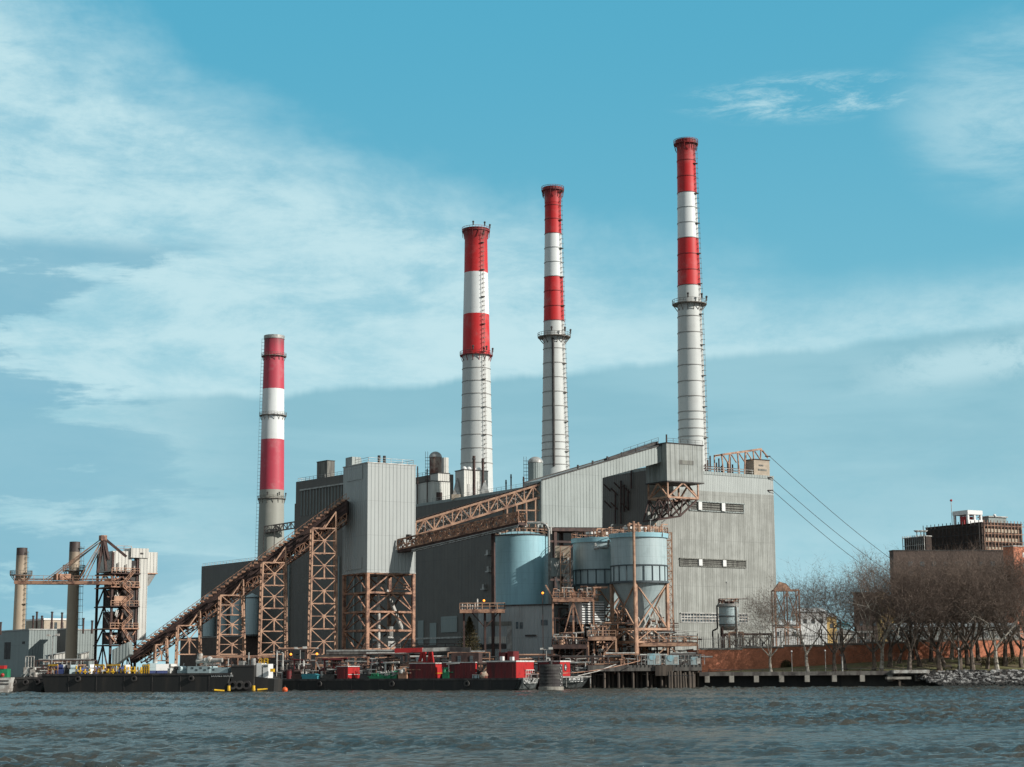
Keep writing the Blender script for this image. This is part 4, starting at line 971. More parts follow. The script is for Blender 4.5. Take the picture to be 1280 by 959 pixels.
# ------------------------------------------------------------------ twin cone silos
def cone_silo(label, pxc, rpx, Y, py_top, py_cap, py_b0, py_b1, py_apex, legs=True):
    p = at(pxc, py_top, Y); r = rpx * mpp(p); 
    t = Thing('cone_silo', label, 'silo', (p.x, Y, ZG), R_(33)); z = lambda py: zat(pxc, py, Y) - ZG
    MB().lathe([(r * .1, z(py_apex)), (r * .97, z(py_b1)), (r, z(py_b1)), (r, z(py_top) - .2), (r * .2, z(py_top) + .7)], 64).build('shell', M['siloblue'], t, smooth=True)
    MB().lathe([(r, z(py_cap)), (r + .35, z(py_cap)), (r + .42, z(py_top)), (r - .3, z(py_top))], 64, cap=False).build('cap_ring', M['blue'], t, smooth=True)
    MB().lathe([(r - .02, z(py_b0) - .12), (r + .2, z(py_b0) - .12), (r + .2, z(py_b0) + .12), (r - .02, z(py_b0) + .12)], 64, cap=False).build('band_hoop', M['bluerib'], t)
    MB().lathe([(r - .3, z(py_b1) - .35), (r + .3, z(py_b1) - .35), (r + .3, z(py_b1) + .12), (r - .02, z(py_b1) + .12)], 64, cap=False).build('band_hoop', M['bluerib'], t)
    mb = MB(); n_ = 20
    for k in range(n_):
        a = 2 * math.pi * (k + .5) / n_; x, y = r * math.cos(a), r * math.sin(a); mb.tube((x * 1.01, y * 1.01, z(py_b1)), (x * 1.01, y * 1.01, z(py_b0)), .13, None, 6)
    mb.build('band_stiffeners', M['bluerib'], t)
    s_ = r * .70; zt = z(py_b1) - .3; zm = z(787); zl_ = z(803)
    cs = [(-s_, -s_), (s_, -s_), (s_, s_), (-s_, s_)]
    for x, y in cs: MB().beam((x, y, 0), (x, y, zt), .65).build('leg', M['steel2'], t)
    mb = MB()
    for i in range(4):
        (xa, ya), (xb, yb) = cs[i], cs[(i + 1) % 4]
        for zz_ in (zm, zl_): mb.beam((xa, ya, zz_), (xb, yb, zz_), .5)
        mb.beam((xa, ya, zt), (xb, yb, zm), .24).beam((xb, yb, zt), (xa, ya, zm), .24)
        mx, my = (xa + xb) / 2, (ya + yb) / 2; mb.beam((mx, my, zm), (xa, ya, zl_), .22).beam((mx, my, zm), (xb, yb, zl_), .22)
    mb.build('bracing', M['steel2'], t)
    return t, r, z
t, r, z = cone_silo('right-hand slate blue silo with a hanging cone, nearer of the pair', 798, 35, 388, 668, 673.5, 708, 728, 789)
rs = r
mb = MB(); s_ = r * .70; mb.tube((-s_ - .9, -s_ - .9, 0), (-s_ - .9, -s_ - .9, z(655)), .3, None, 8); 
mb.build('riser_pipe', M['steel2'], t)
for a in (R_(-75), R_(-30)):
    mb = MB(); c, s2 = math.cos(a) * (r + .25), math.sin(a) * (r + .25); mb.beam((c, s2, z(673)), (c, s2, z(667)), .35, .35).build('bracket', M['coal'], t)
mb = MB(); mb.box(-1.2, 3.5, -2, 2.5, z(788) - 3.2, z(788) - .5).tube((0, 0, z(789)), (0, 0, z(789) - 2), .5)
for k in range(5): x = -3 + k * 1.5; mb.path([(x, -3, z(803)), (x, -3, z(785)), (x + .8, -3, z(780)), (x + .8, -2, z(770 - 3 * k))], .2, 6)
mb.build('outlet_gear', M['pipe'], t)
t2, r2, z2 = cone_silo('left-hand slate blue silo, behind and half hidden by the nearer one', 750, 34, 401, 674, 679.5, 713.5, 731.5, 790)
mb = MB(); a = t2.L(at(744, 680, 401 - r2 - .4)); b = t2.L(at(760, 685, 401 - r2 - 1.0)); mb.path([a, t2.L(at(744, 686, 393)), t2.L(at(749, 684.5, 392)), b, t2.L(at(761, 675, 393))], .3, 8).build('overflow_pipe', M['galv'], t2)
for T_, r_, z_, pc in ((t, rs, z, 668), (t2, r2, z2, 674)):
    n_ = 22; zt = z_(pc) + .1; pts = [((r_ + .3) * math.cos(2 * math.pi * k / n_), (r_ + .3) * math.sin(2 * math.pi * k / n_), zt) for k in range(n_ + 1)]
    MB().rail(pts, 1.2, 3, .05).build('handrail', M['steel'], T_)
    rr = random.Random(int(pc)); mb = MB()
    for k in range(22):
        x, y = rr.uniform(-r_ * .8, r_ * .8), rr.uniform(-r_ * .8, 0); hh = rr.uniform(.8, 2.2); 
        if k % 4 == 0: mb.beam((x, y, zt + hh), (x + rr.uniform(1, 3), y, zt + hh), .25)
        mb.tube((x, y, zt), (x + rr.uniform(-.3, .3), y, zt + hh), rr.uniform(.1, .28), None, 6)
    mb.build('roof_gear', M['steel2'], T_)
    mb = MB()
    for k in range(3): a = R_(-100 + 45 * k); x, y = (r_ - .4) * math.cos(a), (r_ - .4) * math.sin(a); mb.tube((x, y, zt), (x, y, zt + 2.6), .06, None, 5).beam((x, y, zt + 2.6), (x + .4, y - .3, zt + 2.8), .25)
    mb.build('floodlights', M['galv'], T_)
    MB().box(-r_ * .5, r_ * .3, -1, 1.2, zt + .9, zt + 1.5).build('screw_conveyor', M['redstrip'], T_)
# slim lattice mast right of the silos
def mast(label, px, w, Y, py_top, mt, name='lattice_mast', n_=18, zb=ZG):
    p = G(px, Y, zb); t = Thing(name, label, 'lattice mast', p); h = zat(px, py_top, Y) - zb
    cs = [(-w, -w), (w, -w), (w, w), (-w, w)]; mb = MB()
    for x, y in cs: mb.beam((x, y, 0), (x, y, h), .2)
    mb.build('uprights', mt, t); mb = MB()
    for i in range(n_):
        za, zc = h * i / n_, h * (i + 1) / n_
        for k in range(4):
            a, b = cs[k], cs[(k + 1) % 4]; mb.beam((a[0], a[1], zc), (b[0], b[1], zc), .12); mb.beam((a[0], a[1], za), (b[0], b[1], zc), .12)
    mb.build('lacing', mt, t); return t, h
mast('slim lattice stair mast against the sunlit wall, right of the silos', 838.5, .75, 396, 666, M['steel2'])
mast('cluttered lattice pipe mast between the blue tank and the silos', 708, 1.1, 395, 683, M['steel2'], n_=14)
t = Thing('hopper_head', 'boxy grey hopper head on the mast between the blue tank and the silos', 'hopper', G(703, 397)); a = t.L(at(694, 698, 397)); b = t.L(at(712, 683, 397))
MB().box(a.x, b.x, -2, 2, a.z, b.z).build('casing', M['beige'], t); z0 = t.L(at(700, 721, 397)).z
MB().box(a.x - 1, a.x + 2.4, -1.5, 1.5, z0, a.z).build('duct', M['greyside'], t); MB().beam((0, 0, 0), (0, 0, a.z), .6).build('post', M['dksteel'], t)
mb = MB(); rr = random.Random(12)
for k in range(40): x = rr.uniform(a.x, b.x + .6); zz_ = rr.uniform(a.z - 12, a.z); mb.beam((x, -2.2, zz_), (x + rr.uniform(-.6, .6), -2.2, zz_ + rr.uniform(-2, 2)), .22)
mb.beam((b.x - .4, -2.2, a.z - 12), (b.x - .4, -2.2, a.z), .4).build('pipe_runs', M['pipe'], t)

# ------------------------------------------------------------------ boat unloader tower at the left
BT = corner('unloading_tower', 'rust-coloured lattice unloading tower with white cabins and a long boom', 'unloading tower', 139, 405, 750, deg=33)
bx = uL(BT, 172, 750).x; by = vL(BT, 119.7, 750).y; Bz = lambda py: uL(BT, 139, py).z
zb = 0
for x, y in ((.2, .2), (bx - .2, .2), (.2, by - .2), (bx - .2, by - .2)): MB().beam((x, y, 0), (x, y, Bz(690)), .5).build('leg', M['dksteel'], BT)
fl = [Bz(p) for p in (716, 733, 757, 785, 806, 820)]
for k, zf in enumerate(fl[:5]):
    MB().box(-.4, bx + .3, -.8, by, zf - .25, zf).build('floor', M['steel' if k % 2 else 'dksteel'], BT)
mb = MB()
for k, zf in enumerate(fl[:4]): mb.rail([(-.3, -.7, zf), (bx, -.7, zf)], 1.1, 1.1, .06)
mb.build('handrail', M['steel2'], BT)
for (xa, ya), (xb, yb) in (((.2, .2), (bx - .2, .2)), ((.2, .2), (.2, by - .2)), ((bx - .2, .2), (bx - .2, by - .2))):
    mb = MB()
    for i in range(5):
        z1_, z2_ = fl[i], (fl[i + 1] if i < 4 else 0); mx, my = (xa + xb) / 2, (ya + yb) / 2
        mb.beam((xa, ya, z2_), (mx, my, z1_), .28).beam((xb, yb, z2_), (mx, my, z1_), .28).beam((mx, my, z2_), (mx, my, z1_), .2)
    mb.build('bracing', M['dksteel'], BT)
mb = MB()
zs = [fl[4]] + [fl[3], (fl[3] + fl[2]) / 2, fl[2], (fl[2] + fl[1]) / 2, fl[1], fl[0]]
for i in range(len(zs) - 1):
    xa, xb = (bx * .35, bx * .75) if i % 2 else (bx * .75, bx * .35); mb.beam((xa, -.9, zs[i]), (xb, -.9, zs[i + 1]), .8, .18); mb.rail([(xa, -1.3, zs[i]), (xb, -1.3, zs[i + 1])], 1.0, 1, .05)
mb.build('stairs', M['steel'], BT)
MB().box(.1, bx * .74, .1, by, Bz(714), Bz(688.5)).build('cabin', M['whiteside'], BT)
mb = MB()
for k in range(3): x = 1.4 + k * 1.9; mb.tube((x, -.3, Bz(714)), (x, -.3, Bz(703 + k * 2)), .16, None, 6)
mb.build('cabin_pipes', M['pipe'], BT)
for (x0, x1, y0, y1, za, zc, mt) in ((1, 3.5, 3, 7, 733, 722, 'coal'), (1, 4, 2.5, 8, 757, 736, 'coal'), (4.5, 7, 2, 6, 756, 742, 'pipe'), (1, 5, 3, 8, 785, 764, 'dksteel'), (5, 7.5, 2, 7, 785, 770, 'coal'), (1, 7, 3, 8, 805, 790, 'coal')):
    MB().box(x0, min(x1, bx - .5), y0, y1, Bz(za), Bz(zc)).build('machine_block', M[mt], BT)
ca = uL(BT, 172.5, 740, .2).x; cb = uL(BT, 183, 740, .2).x
MB().box(ca, cb, -.3, 3.2, Bz(800), Bz(696)).build('chute_column', M['whiteside'], BT)
MB().box(ca - 3.6, ca - .05, .2, 3.0, Bz(800), Bz(700)).build('column_casing', M['coal'], BT)
a = uL(BT, 164, 690, -.5).x; MB().box(a, cb, -.6, 3.8, Bz(696.5), Bz(684.5)).build('top_box', M['whiteside'], BT)
MB().box(a + 2.2, a + 2.9, -.7, -.6, Bz(692), Bz(690)).build('port', M['coal'], BT)
a = uL(BT, 196.5, 700, .5).x; MB().box(cb + .05, a, .3, 5, Bz(715), Bz(688.5)).build('side_box', M['whiteside'], BT); MB().box(cb, a + .1, .2, 5.1, Bz(716.2), Bz(715)).build('side_box_base', M['steel'], BT)
MB().add([(cb + .2, .5, Bz(716.2)), (a - .2, .5, Bz(716.2)), (a - .2, 4, Bz(716.2)), (cb + .2, 4, Bz(716.2)), (cb + .2, 1.2, Bz(731)), (a - 1.6, 1.2, Bz(731)), (a - 1.6, 3, Bz(731)), (cb + .2, 3, Bz(731))], [(0, 1, 2, 3), (7, 6, 5, 4), (0, 4, 5, 1), (1, 5, 6, 2), (2, 6, 7, 3), (3, 7, 4, 0)]).build('side_hopper', M['galv'], BT)
MB().rail([(1, .2, Bz(688.5)), (bx * .72, .2, Bz(688.5))], 1.2, 1.6, .05).beam((5, 1, Bz(688)), (8.5, 1, Bz(688)), 1.5, .5).build('roof_railing', M['steel2'], BT)
rr = random.Random(21)
for lv_, (za, zc) in enumerate(((716, 733), (733, 757), (757, 785), (785, 806))):
    mb = MB(); m2 = MB()
    for k in range(26):
        x = rr.uniform(.3, bx - .6); y = rr.uniform(-.3, 3); z0_ = Bz(zc); hh_ = Bz(za) - z0_; q1_ = Vector((x, y, z0_ + rr.uniform(0, hh_ * .6)))
        (mb if k % 2 else m2).beam(q1_, q1_ + Vector((rr.uniform(-1.8, 1.8), 0, rr.uniform(.3, hh_ * .5))), rr.uniform(.12, .35))
    mb.build('pipework', M['pipe'], BT); m2.build('braces', M['steel'], BT)
MB().box(.5, 3.4, -.6, -.2, Bz(757), Bz(745)).build('control_panel', M['steel2'], BT)
# boom with mast and stays (world-aligned, part of the same tower)
ap = at(129, 672, 402); bl = at(18, 728, 402); br = at(140, 728.5, 402); Lo = lambda p: BT.L(p)
mb = MB(); 
for dy in (0, 3.0):
    o = Vector((0, dy, 0)); mb.beam(Lo(bl + o), Lo(br + o), .45, .75); mb.beam(Lo(bl + o + Vector((0, 0, .75))), Lo(br + o + Vector((0, 0, .75))), .12, .12)
n_ = 16
for i in range(n_ + 1): p = bl.lerp(br, i / n_); mb.beam(Lo(p), Lo(p + Vector((0, 3, 0))), .25)
mb.build('boom', M['steel'], BT)
MB().rail([Lo(bl + Vector((0, -.2, .4))), Lo(br + Vector((0, -.2, .4)))], 1.1, 2.2, .05).build('boom_handrail', M['steel2'], BT)
mb = MB()
for px in (56, 60, 98, 103):
    p = at(px, 725, 402); mb.beam(Lo(p), Lo(ap), .15); mb.beam(Lo(p + Vector((0, 3, 0))), Lo(ap + Vector((0, 2, 0))), .15)
mb.build('stays', M['steel2'], BT)
mb = MB()
for px, py in ((122, 716), (132.5, 714), (136, 700)): mb.beam(Lo(at(px, py, 402)), Lo(ap), .55); mb.beam(Lo(at(px, py, 405)), Lo(ap + Vector((0, 2, 0))), .4)
mb.beam(Lo(ap), Lo(at(158, 696, 403)), .6); mb.build('mast', M['dksteel'], BT)
MB().box(*[v for p in [Lo(ap)] for v in (p.x - .6, p.x + .7, p.y - .6, p.y + 1.2, p.z - .7, p.z + .5)]).build('mast_head', M['steel'], BT)
mb = MB(); 
for px in (76, 80): 
    p = at(px, 722.5, 402.5); q_ = Lo(p); mb.box(q_.x - 1.2, q_.x + 1.4, q_.y - .6, q_.y + 1.5, q_.z - .5, q_.z + .9)
mb.build('trolley', M['steel'], BT)

# ------------------------------------------------------------------ grey building at the far left
D = corner('warehouse', 'wide flat-roofed grey building behind the two slender tan chimneys', 'warehouse', 36.5, 450, 790)
dx = uL(D, 122, 790).x; dy = vL(D, -140, 790).y; dz = topz(D, 37, 787.5)
MB().box(0, dx, 0, dy, 0, dz).build('wall', M['greyside'], D); MB().box(-.15, dx + .15, -.15, dy + .15, dz, dz + .3).build('roof', M['galv'], D)
for px in (6, 10): on_v(D, px, px + 2.6, 803, 824, 'louvre', M['coal'], .08)
on_v(D, 28, 31, 802, 805, 'louvre', M['coal'], .08)
D2 = corner('annex', 'dark-sided annex between the grey building and the nearer tan chimney', 'annex', 88.5, 441, 790)
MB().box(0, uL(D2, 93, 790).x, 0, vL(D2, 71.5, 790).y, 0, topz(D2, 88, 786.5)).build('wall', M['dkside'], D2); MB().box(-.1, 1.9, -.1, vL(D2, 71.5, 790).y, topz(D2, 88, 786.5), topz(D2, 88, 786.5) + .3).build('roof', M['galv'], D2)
D3 = corner('roof_storey', 'set-back upper storey with a white cornice on the far left building', 'rooftop block', 55, 470, 780, z0=ZG + dz - 4)
a = uL(D3, 86, 780).x; b = vL(D3, 32, 780).y; c = topz(D3, 55, 775); MB().box(0, a, 0, b, 0, c).build('wall', M['beige'], D3); MB().box(-.2, a + .2, -.2, b, c, c + .45).build('cornice', M['white'], D3)
for px in (63, 68, 76): p = uL(D3, px, 781); MB().box(p.x, p.x + .7, -.08, 0, c - 3.2, c - .6).build('window', M['glass'], D3)
for k, (px, pt, Y) in enumerate(((45.5, 766, 468), (41, 771, 468), (64.5, 766, 466), (77, 767, 466), (52, 771, 470), (115, 777, 452), (104, 774, 452), (0.8, 779, 460))):
    p = at(px, 786, Y); t = Thing('roof_flue', ['tallest thin flue left of the white cornice', 'short thin flue at the left end of the upper storey', 'thin flue over the white cornice, left one', 'thin flue over the white cornice, right one', 'short pipe at the near corner of the upper storey',
         'thin flue on the roof beside the unloading tower', 'thin flue just right of the nearer tan chimney', 'short flue at the very left edge of the photo'][k], 'flue', (p.x, Y, ZG + dz - 1)); h = zat(px, pt, Y) - ZG - dz + 1
    MB().tube((0, 0, 0), (0, 0, h), .26, None, 8).build('pipe', M['dksteel'], t); MB().tube((0, 0, h), (0, 0, h + .3), .4, .3, 8).build('cowl', M['coal'], t)
for k, (pa, pb, pc, ya, yb, Y) in enumerate(((60.5, 88, 47, 820, 814.5, 424), (101, 111, 98, 818, 815, 426))):
    t = corner('lean_to', ['white lean-to shed with a sloping roof left of the nearer tan chimney', 'small white lean-to shed right of the nearer tan chimney'][k], 'shed', pa, Y, 825, deg=20)
    x = uL(t, pb, 825).x; h0_ = topz(t, pa, ya); h1_ = zat(pb, yb, Y + x * .34) - ZG
    MB().prism([(0, 0, 0), (x, 0, 0), (x, 0, h1_), (0, 0, h0_)], (0, 7, 0)).build('wall', M['whiteside'], t); MB().prism([(-.2, -.25, h0_), (x + .2, -.25, h1_), (x + .2, -.25, h1_ + .2), (-.2, -.25, h0_ + .2)], (0, 7.5, 0)).build('roof', M['galv'], t)
# ------------------------------------------------------------------ quay structures
M['maroon'] = m_plain('weathered_shade_red', (0.14, 0.014, 0.016), (0.055, 0.012, 0.012), .5, .6, lo=.45, hi=.7, streak=True)  # streaked red steel, darkened to carry the shade of the boxes' long sides
ORD = ['first', 'second', 'third', 'fourth', 'fifth', 'sixth', 'seventh', 'eighth', 'ninth', 'tenth', 'eleventh', 'twelfth', 'thirteenth', 'fourteenth', 'fifteenth', 'sixteenth', 'seventeenth', 'eighteenth', 'nineteenth', 'twentieth'] + ['%s-from-last' % s for s in ('tenth', 'ninth', 'eighth', 'seventh', 'sixth', 'fifth', 'fourth', 'third', 'second')] + ['last'] * 5
# raised deck carrying the pale tower legs
t = Thing('quay_platform', 'raised dark quay platform carrying the legs of the pale tower', 'platform', G(440, 391)); 
a = t.L(at(408, 812.5, 391)); b = t.L(at(602, 812.5, 391)); MB().box(a.x, b.x, 0, 26, a.z - 1.0, a.z).build('deck', M['concdk'], t)
MB().box(a.x, b.x, -.12, 0, a.z - .35, a.z + .02).build('deck_edge', M['galv'], t)
for k in range(9): x = a.x + .8 + (b.x - a.x - 1.6) * k / 8; MB().beam((x, .6, 0), (x, .6, a.z - 1), .55).build('column', M['dksteel'], t)
MB().rail([(b.x - 26, .3, a.z), (b.x, .3, a.z)], 1.2, 2, .06).build('handrail', M['dksteel'], t); PZ = a.z + ZG
# process platform under the silos
def proc_platform(label, pa, pb, ytop, ybase, Y, depth, mt='steel2', brace=True, step=31):
    t = Thing('process_platform', label, 'platform', G((pa + pb) / 2, Y)); a = t.L(at(pa, ytop, Y)); b = t.L(at(pb, ytop, Y)); z = a.z
    MB().box(a.x, b.x, 0, depth, z - .12, z).build('deck', M['dksteel'], t); 
    MB().beam((a.x, 0, z - .5), (b.x, 0, z - .5), .3, .75).build('edge_beam', M[mt], t); MB().beam((a.x, depth, z - .5), (b.x, depth, z - .5), .3, .6).build('edge_beam', M[mt], t)
    n_ = max(1, round((pb - pa) / step)); xs = [a.x + (b.x - a.x) * i / n_ for i in range(n_ + 1)]
    for x in xs: MB().beam((x, .3, 0), (x, .3, z - .5), .38).build('leg', M[mt], t)
    if brace:
        mb = MB()
        for i in range(n_):
            if i % 2 == 0: mb.beam((xs[i], .3, .3), (xs[i + 1], .3, z - .6), .24)
            else: mb.beam((xs[i], .3, z - .6), (xs[i + 1], .3, .3), .24)
        mb.build('bracing', M[mt], t)
    MB().rail([(a.x, .1, z), (b.x, .1, z)], 1.2, 1.3, .06).build('handrail', M[mt], t)
    return t, a, b, z
rr = random.Random(33)
def clutter(t, xa, xb, y0, y1, z, n, hmax, mats, name='pipework', seed=1, thick=.22):
    r_ = random.Random(seed); per = {}
    for k in range(n):
        x = r_.uniform(xa, xb); y = r_.uniform(y0, y1); h = r_.uniform(.6, hmax); m_ = r_.choice(mats); mb = per.setdefault(m_, MB()); w = r_.uniform(.5, 1.5) * thick
        c = r_.random()
        if c < .35: mb.tube((x, y, z), (x, y, z + h), w * .7, None, 6).tube((x, y, z + h), (x + r_.uniform(-1.4, 1.4), y, z + h), w * .7, None, 6)
        elif c < .65: mb.tube((x, y, z + h), (x + r_.uniform(1.5, 5), y, z + h + r_.uniform(-.2, .2)), w * .7, None, 6).beam((x + .5, y, z), (x + .5, y, z + h), w)
        elif c < .8: mb.box(x, x + r_.uniform(.5, 1.6), y, y + .8, z, z + h * .6)
        elif c < .9: mb.tube((x, y, z), (x, y, z + h * .5), r_.uniform(.3, .7), None, 10)
        else: mb.beam((x, y, z), (x + r_.uniform(-2, 2), y, z + h), w)
    for i_, (m_, mb) in enumerate(per.items()): mb.beam((xa, y0 + .25 * i_, z + .06), (xb + 1, y0 + .25 * i_, z + .06), .12); mb.beam((xa, (y0 + y1) / 2, z + .05 + .02 * i_), (xb + 1, (y0 + y1) / 2, z + .05 + .02 * i_), .1); mb.build(name, M[m_], t)
PROC = [('orange-edged process platform below the left-hand silo', 735, 770, 795.5, 812, 381, 12, 'steel2'), ('orange-edged process platform between the silos and the red brick wall', 798, 872, 803, 830, 383, 12, 'steel2'),
        ('dark process platform in front of the lit white louvred tower', 690, 734, 806, 832, 380, 12, 'dksteel')]
for k, (lab, pa, pb, yt, yb, Y, dp, mt) in enumerate(PROC):
    t, a, b, z = proc_platform(lab, pa, pb, yt, yb, Y, dp, mt)
    clutter(t, a.x, b.x - 2, .5, 6, z, 46, 2.6 if k else 3.4, ['pipe', 'steel2', 'galv', 'dksteel'], seed=20 + k)
    clutter(t, a.x, b.x - 2, 1, 9, 0, 46, z - 1.2, ['pipe', 'dksteel', 'steel', 'galv'], 'lower_pipework', seed=40 + k)
t, a, b, z = proc_platform('rusty upper gantry right of the grey shed carrying pipes', 691, 742, 747.5, 800, 384, 7, 'steel', True, 24)
clutter(t, a.x, b.x, .2, 3, z, 40, 3.0, ['steel2', 'pipe', 'steel'], seed=77)
clutter(t, a.x, b.x - 1, 1, 5, 3, 46, z - 5, ['coal', 'dksteel', 'galv', 'dksteel'], 'lower_pipework', seed=78)
for k, (pa, pb, yt, Y, lab) in enumerate(((694, 742, 762, 391, 'dark tangle of process pipes right of the grey shed'), (744, 800, 762, 396, 'tangle of process pipes beneath the two cone silos'), (800, 842, 775, 394, 'process pipes at the right foot of the nearer cone silo'))):
    t = Thing('process_pipework', lab, 'pipework', G((pa + pb) / 2, Y)); a = t.L(at(pa, yt, Y)); b = t.L(at(pb, yt, Y))
    for lv_ in range(4):
        z = a.z * lv_ / 4 + .2; MB().box(a.x, b.x, 0, 4, z - .2, z).build('grating', M['dksteel'], t); clutter(t, a.x, b.x - 2, 0, 3.5, z, 34, a.z / 4 + .8, ['coal', 'dksteel', 'dksteel', 'galv', 'pipe', 'steel'], seed=500 + k * 10 + lv_)
    for x in (a.x, (a.x + b.x) / 2, b.x): MB().beam((x, 0, 0), (x, 0, a.z), .3).build('post', M['steel'], t)
t = Thing('louvred_tower', 'sunlit white louvred tower beneath the left-hand silo', 'cooler', G(742, 386), R_(33)); q_ = uL(t, 742, 752); xx = uL(t, 755, 752).x; x0_ = uL(t, 727.5, 752).x
MB().box(x0_, xx, 0, 5, t.L(at(742, 780, 386)).z, q_.z).build('casing', M['white'], t); mb = MB()
for k in range(9): zz_ = t.L(at(742, 780, 386)).z + (q_.z - t.L(at(742, 780, 386)).z) * (k + .5) / 9; mb.box(x0_ - .08, xx + .08, -.12, 0, zz_ - .1, zz_ + .1)
mb.build('louvres', M['coal'], t); mb = MB()
for x in (x0_ + .3, xx - .3): mb.beam((x, .4, 0), (x, .4, t.L(at(742, 780, 386)).z), .35).beam((x, 4.4, 0), (x, 4.4, t.L(at(742, 780, 386)).z), .35)
mb.beam((x0_, .3, 0), (xx, .3, 3), .25).build('legs', M['steel2'], t)
# pipe racks on the quay
RK = [(45, 118, 826, 393, 'pale pipe rack on the quay in front of the grey building'), (345, 400, 812, 388, 'pipe rack with pale manifolds between the two tallest trestles'), (395, 460, 822, 380, 'red-railed pipe rack left of the pale tower legs'),
      (455, 510, 818, 383, 'pipe rack under the raised platform at the pale tower'), (510, 560, 822, 384, 'dark pipe rack left of the conifer'), (560, 612, 816, 384, 'dark pipe rack right of the conifer'),
      (640, 700, 820, 380, 'pipe rack in front of the low grey shed'), (700, 760, 822, 377, 'tangled pipe rack behind the dark barge bow'), (755, 800, 818, 379, 'pipe rack with orange pipes left of the timber piles'),
      (798, 840, 820, 378, 'pipe rack with blue cabinets above the timber piles'), (838, 876, 818, 380, 'pipe rack against the end of the brick wall'), (250, 345, 822, 392, 'pipe rack under the lattice trestles')]
for k, (pa, pb, yt, Y, lab) in enumerate(RK):
    t = Thing('pipe_rack', lab, 'pipe rack', G((pa + pb) / 2, Y), 0, 'pipe racks along the quay'); a = t.L(at(pa, yt, Y)); b = t.L(at(pb, yt, Y)); z = a.z
    mb = MB(); n_ = max(2, int((b.x - a.x) / 2.6)); mt = ['dksteel', 'dksteel', 'steel'][k % 3]
    for i in range(n_ + 1):
        x = a.x + (b.x - a.x) * i / n_; mb.beam((x, 0, 0), (x, 0, z), .24).beam((x, 2.4, 0), (x, 2.4, z), .24).beam((x, 0, z * .55), (x, 2.4, z * .55), .2).beam((x, 0, z), (x, 2.4, z), .2)
    mb.beam((a.x, 0, z), (b.x, 0, z), .22).beam((a.x, 0, z * .55), (b.x, 0, z * .55), .2).build('frame', M[mt], t)
    for j in range(5):
        y = .3 + j * .45; zz_ = z + .22 if j % 2 else z * .55 + .22; MB().tube((a.x + j * .4, y, zz_), (b.x - (j * 7 % 5) * .5, y, zz_), .12 + .05 * (j % 3), None, 8).build('pipe', M[['pipe', 'galv', 'steel2', 'coal', 'pipe'][(j + k) % 5]], t)
    clutter(t, a.x, b.x - 1.5, -1.2, 2, 0, 44, z * .95, [['pipe', 'dksteel', 'coal', 'coal', 'steel2', 'maroon'], ['coal', 'dksteel', 'coal', 'galv', 'pipe'], ['steel', 'galv', 'dksteel', 'dksteel', 'coal']][k % 3], 'valves_and_fittings', seed=100 + k)
# dark timber pier and its piles
t = Thing('timber_pier', 'dark timber pier between the moored barges and the brick wall', 'pier', G(806, 372)); a = t.L(at(735, 832, 372)); b = t.L(at(877, 832, 372)); z = a.z
MB().box(a.x, b.x, 0, 9, z - 1.2, z).build('deck', M['concdk'], t); MB().box(a.x + 14, b.x - 6, -.4, -.05, z - 2.2, z - .1).build('fender_wall', M['wood'], t)
for k in range(24): x = a.x + .4 + (b.x - a.x - .8) * k / 23; MB().tube((x, .5 + (k % 3) * 2, -ZG - 2), (x, .5 + (k % 3) * 2, z - 1.2), .28, None, 8).build('pile', M['wood'], t)
for k in range(9):
    x = G(836 + k * 3.6, 369.5).x + rr.uniform(-.2, .2); q_ = Thing('fender_pile', ORD[k] + ' leaning timber pile from the left in front of the dark pier', 'timber pile', (x, 369.5, -2), 0, 'timber piles in front of the pier')
    MB().tube((0, 0, 0), (rr.uniform(-.25, .25), .4, 5.0 + rr.uniform(-.4, .4)), .30, .26, 10).build('shaft', M['wood'], q_); MB().tube((0, .4, 4.4), (0, .4, 4.55), .36, None, 10).build('wire_band', M['coal'], q_)
# blue cabinets on the pier
for k, (px, y0, y1, lab) in enumerate(((818, 817, 831, 'blue-grey cabinet pair above the timber piles, left one'), (841, 819, 830, 'blue-grey cabinet above the timber piles, right one'), (869, 821, 828, 'small blue-grey cabinet beside the brick wall end'))):
    t = Thing('cabinet', lab, 'cabinet', G(px, 374, zat(px, 831, 374))); h = zat(px, y0, 374) - zat(px, 831, 374)
    MB().box(-1.4 if k < 2 else -.8, 1.3 if k < 2 else .6, 0, 1.5, 0, h).build('body', M['siloblue'], t); MB().tube((-.4, -.1, h * .7), (-.4, .1, h * .7), .7 if k < 2 else .3, None, 14).build('reel', M['blue'], t); MB().box(.3, 1.1, -.06, 0, .2, h * .8).build('door', M['pipe'], t)
mb = Thing('pier_railing', 'thin metal railing along the dark timber pier', 'railing', G(845, 371.6, zat(845, 831, 372))); MB().rail([(-8, 0, 0), (6, 0, 0)], 2.0, .8, .05).build('rails', M['galv'], mb)
t = Thing('mooring_rope', 'pale mooring rope from the dark barge bow up to the pier', 'rope', at(722, 845, 360)); b = at(770, 830.5, 371) - at(722, 845, 360)
MB().path([Vector((0, 0, 0)), b * .5 - Vector((0, 0, .25)), b], .09, 6).build('rope', M['pipe'], t)
t = Thing('mooring_rope', 'long reddish mooring line sagging in front of the ribbed dolphin', 'rope', at(664, 842, 348)); b = at(800, 826, 371) - at(664, 842, 348)
MB().path([b * (i / 8) - Vector((0, 0, .9 * math.sin(math.pi * i / 8))) for i in range(9)], .08, 6).build('rope', M['steel'], t)

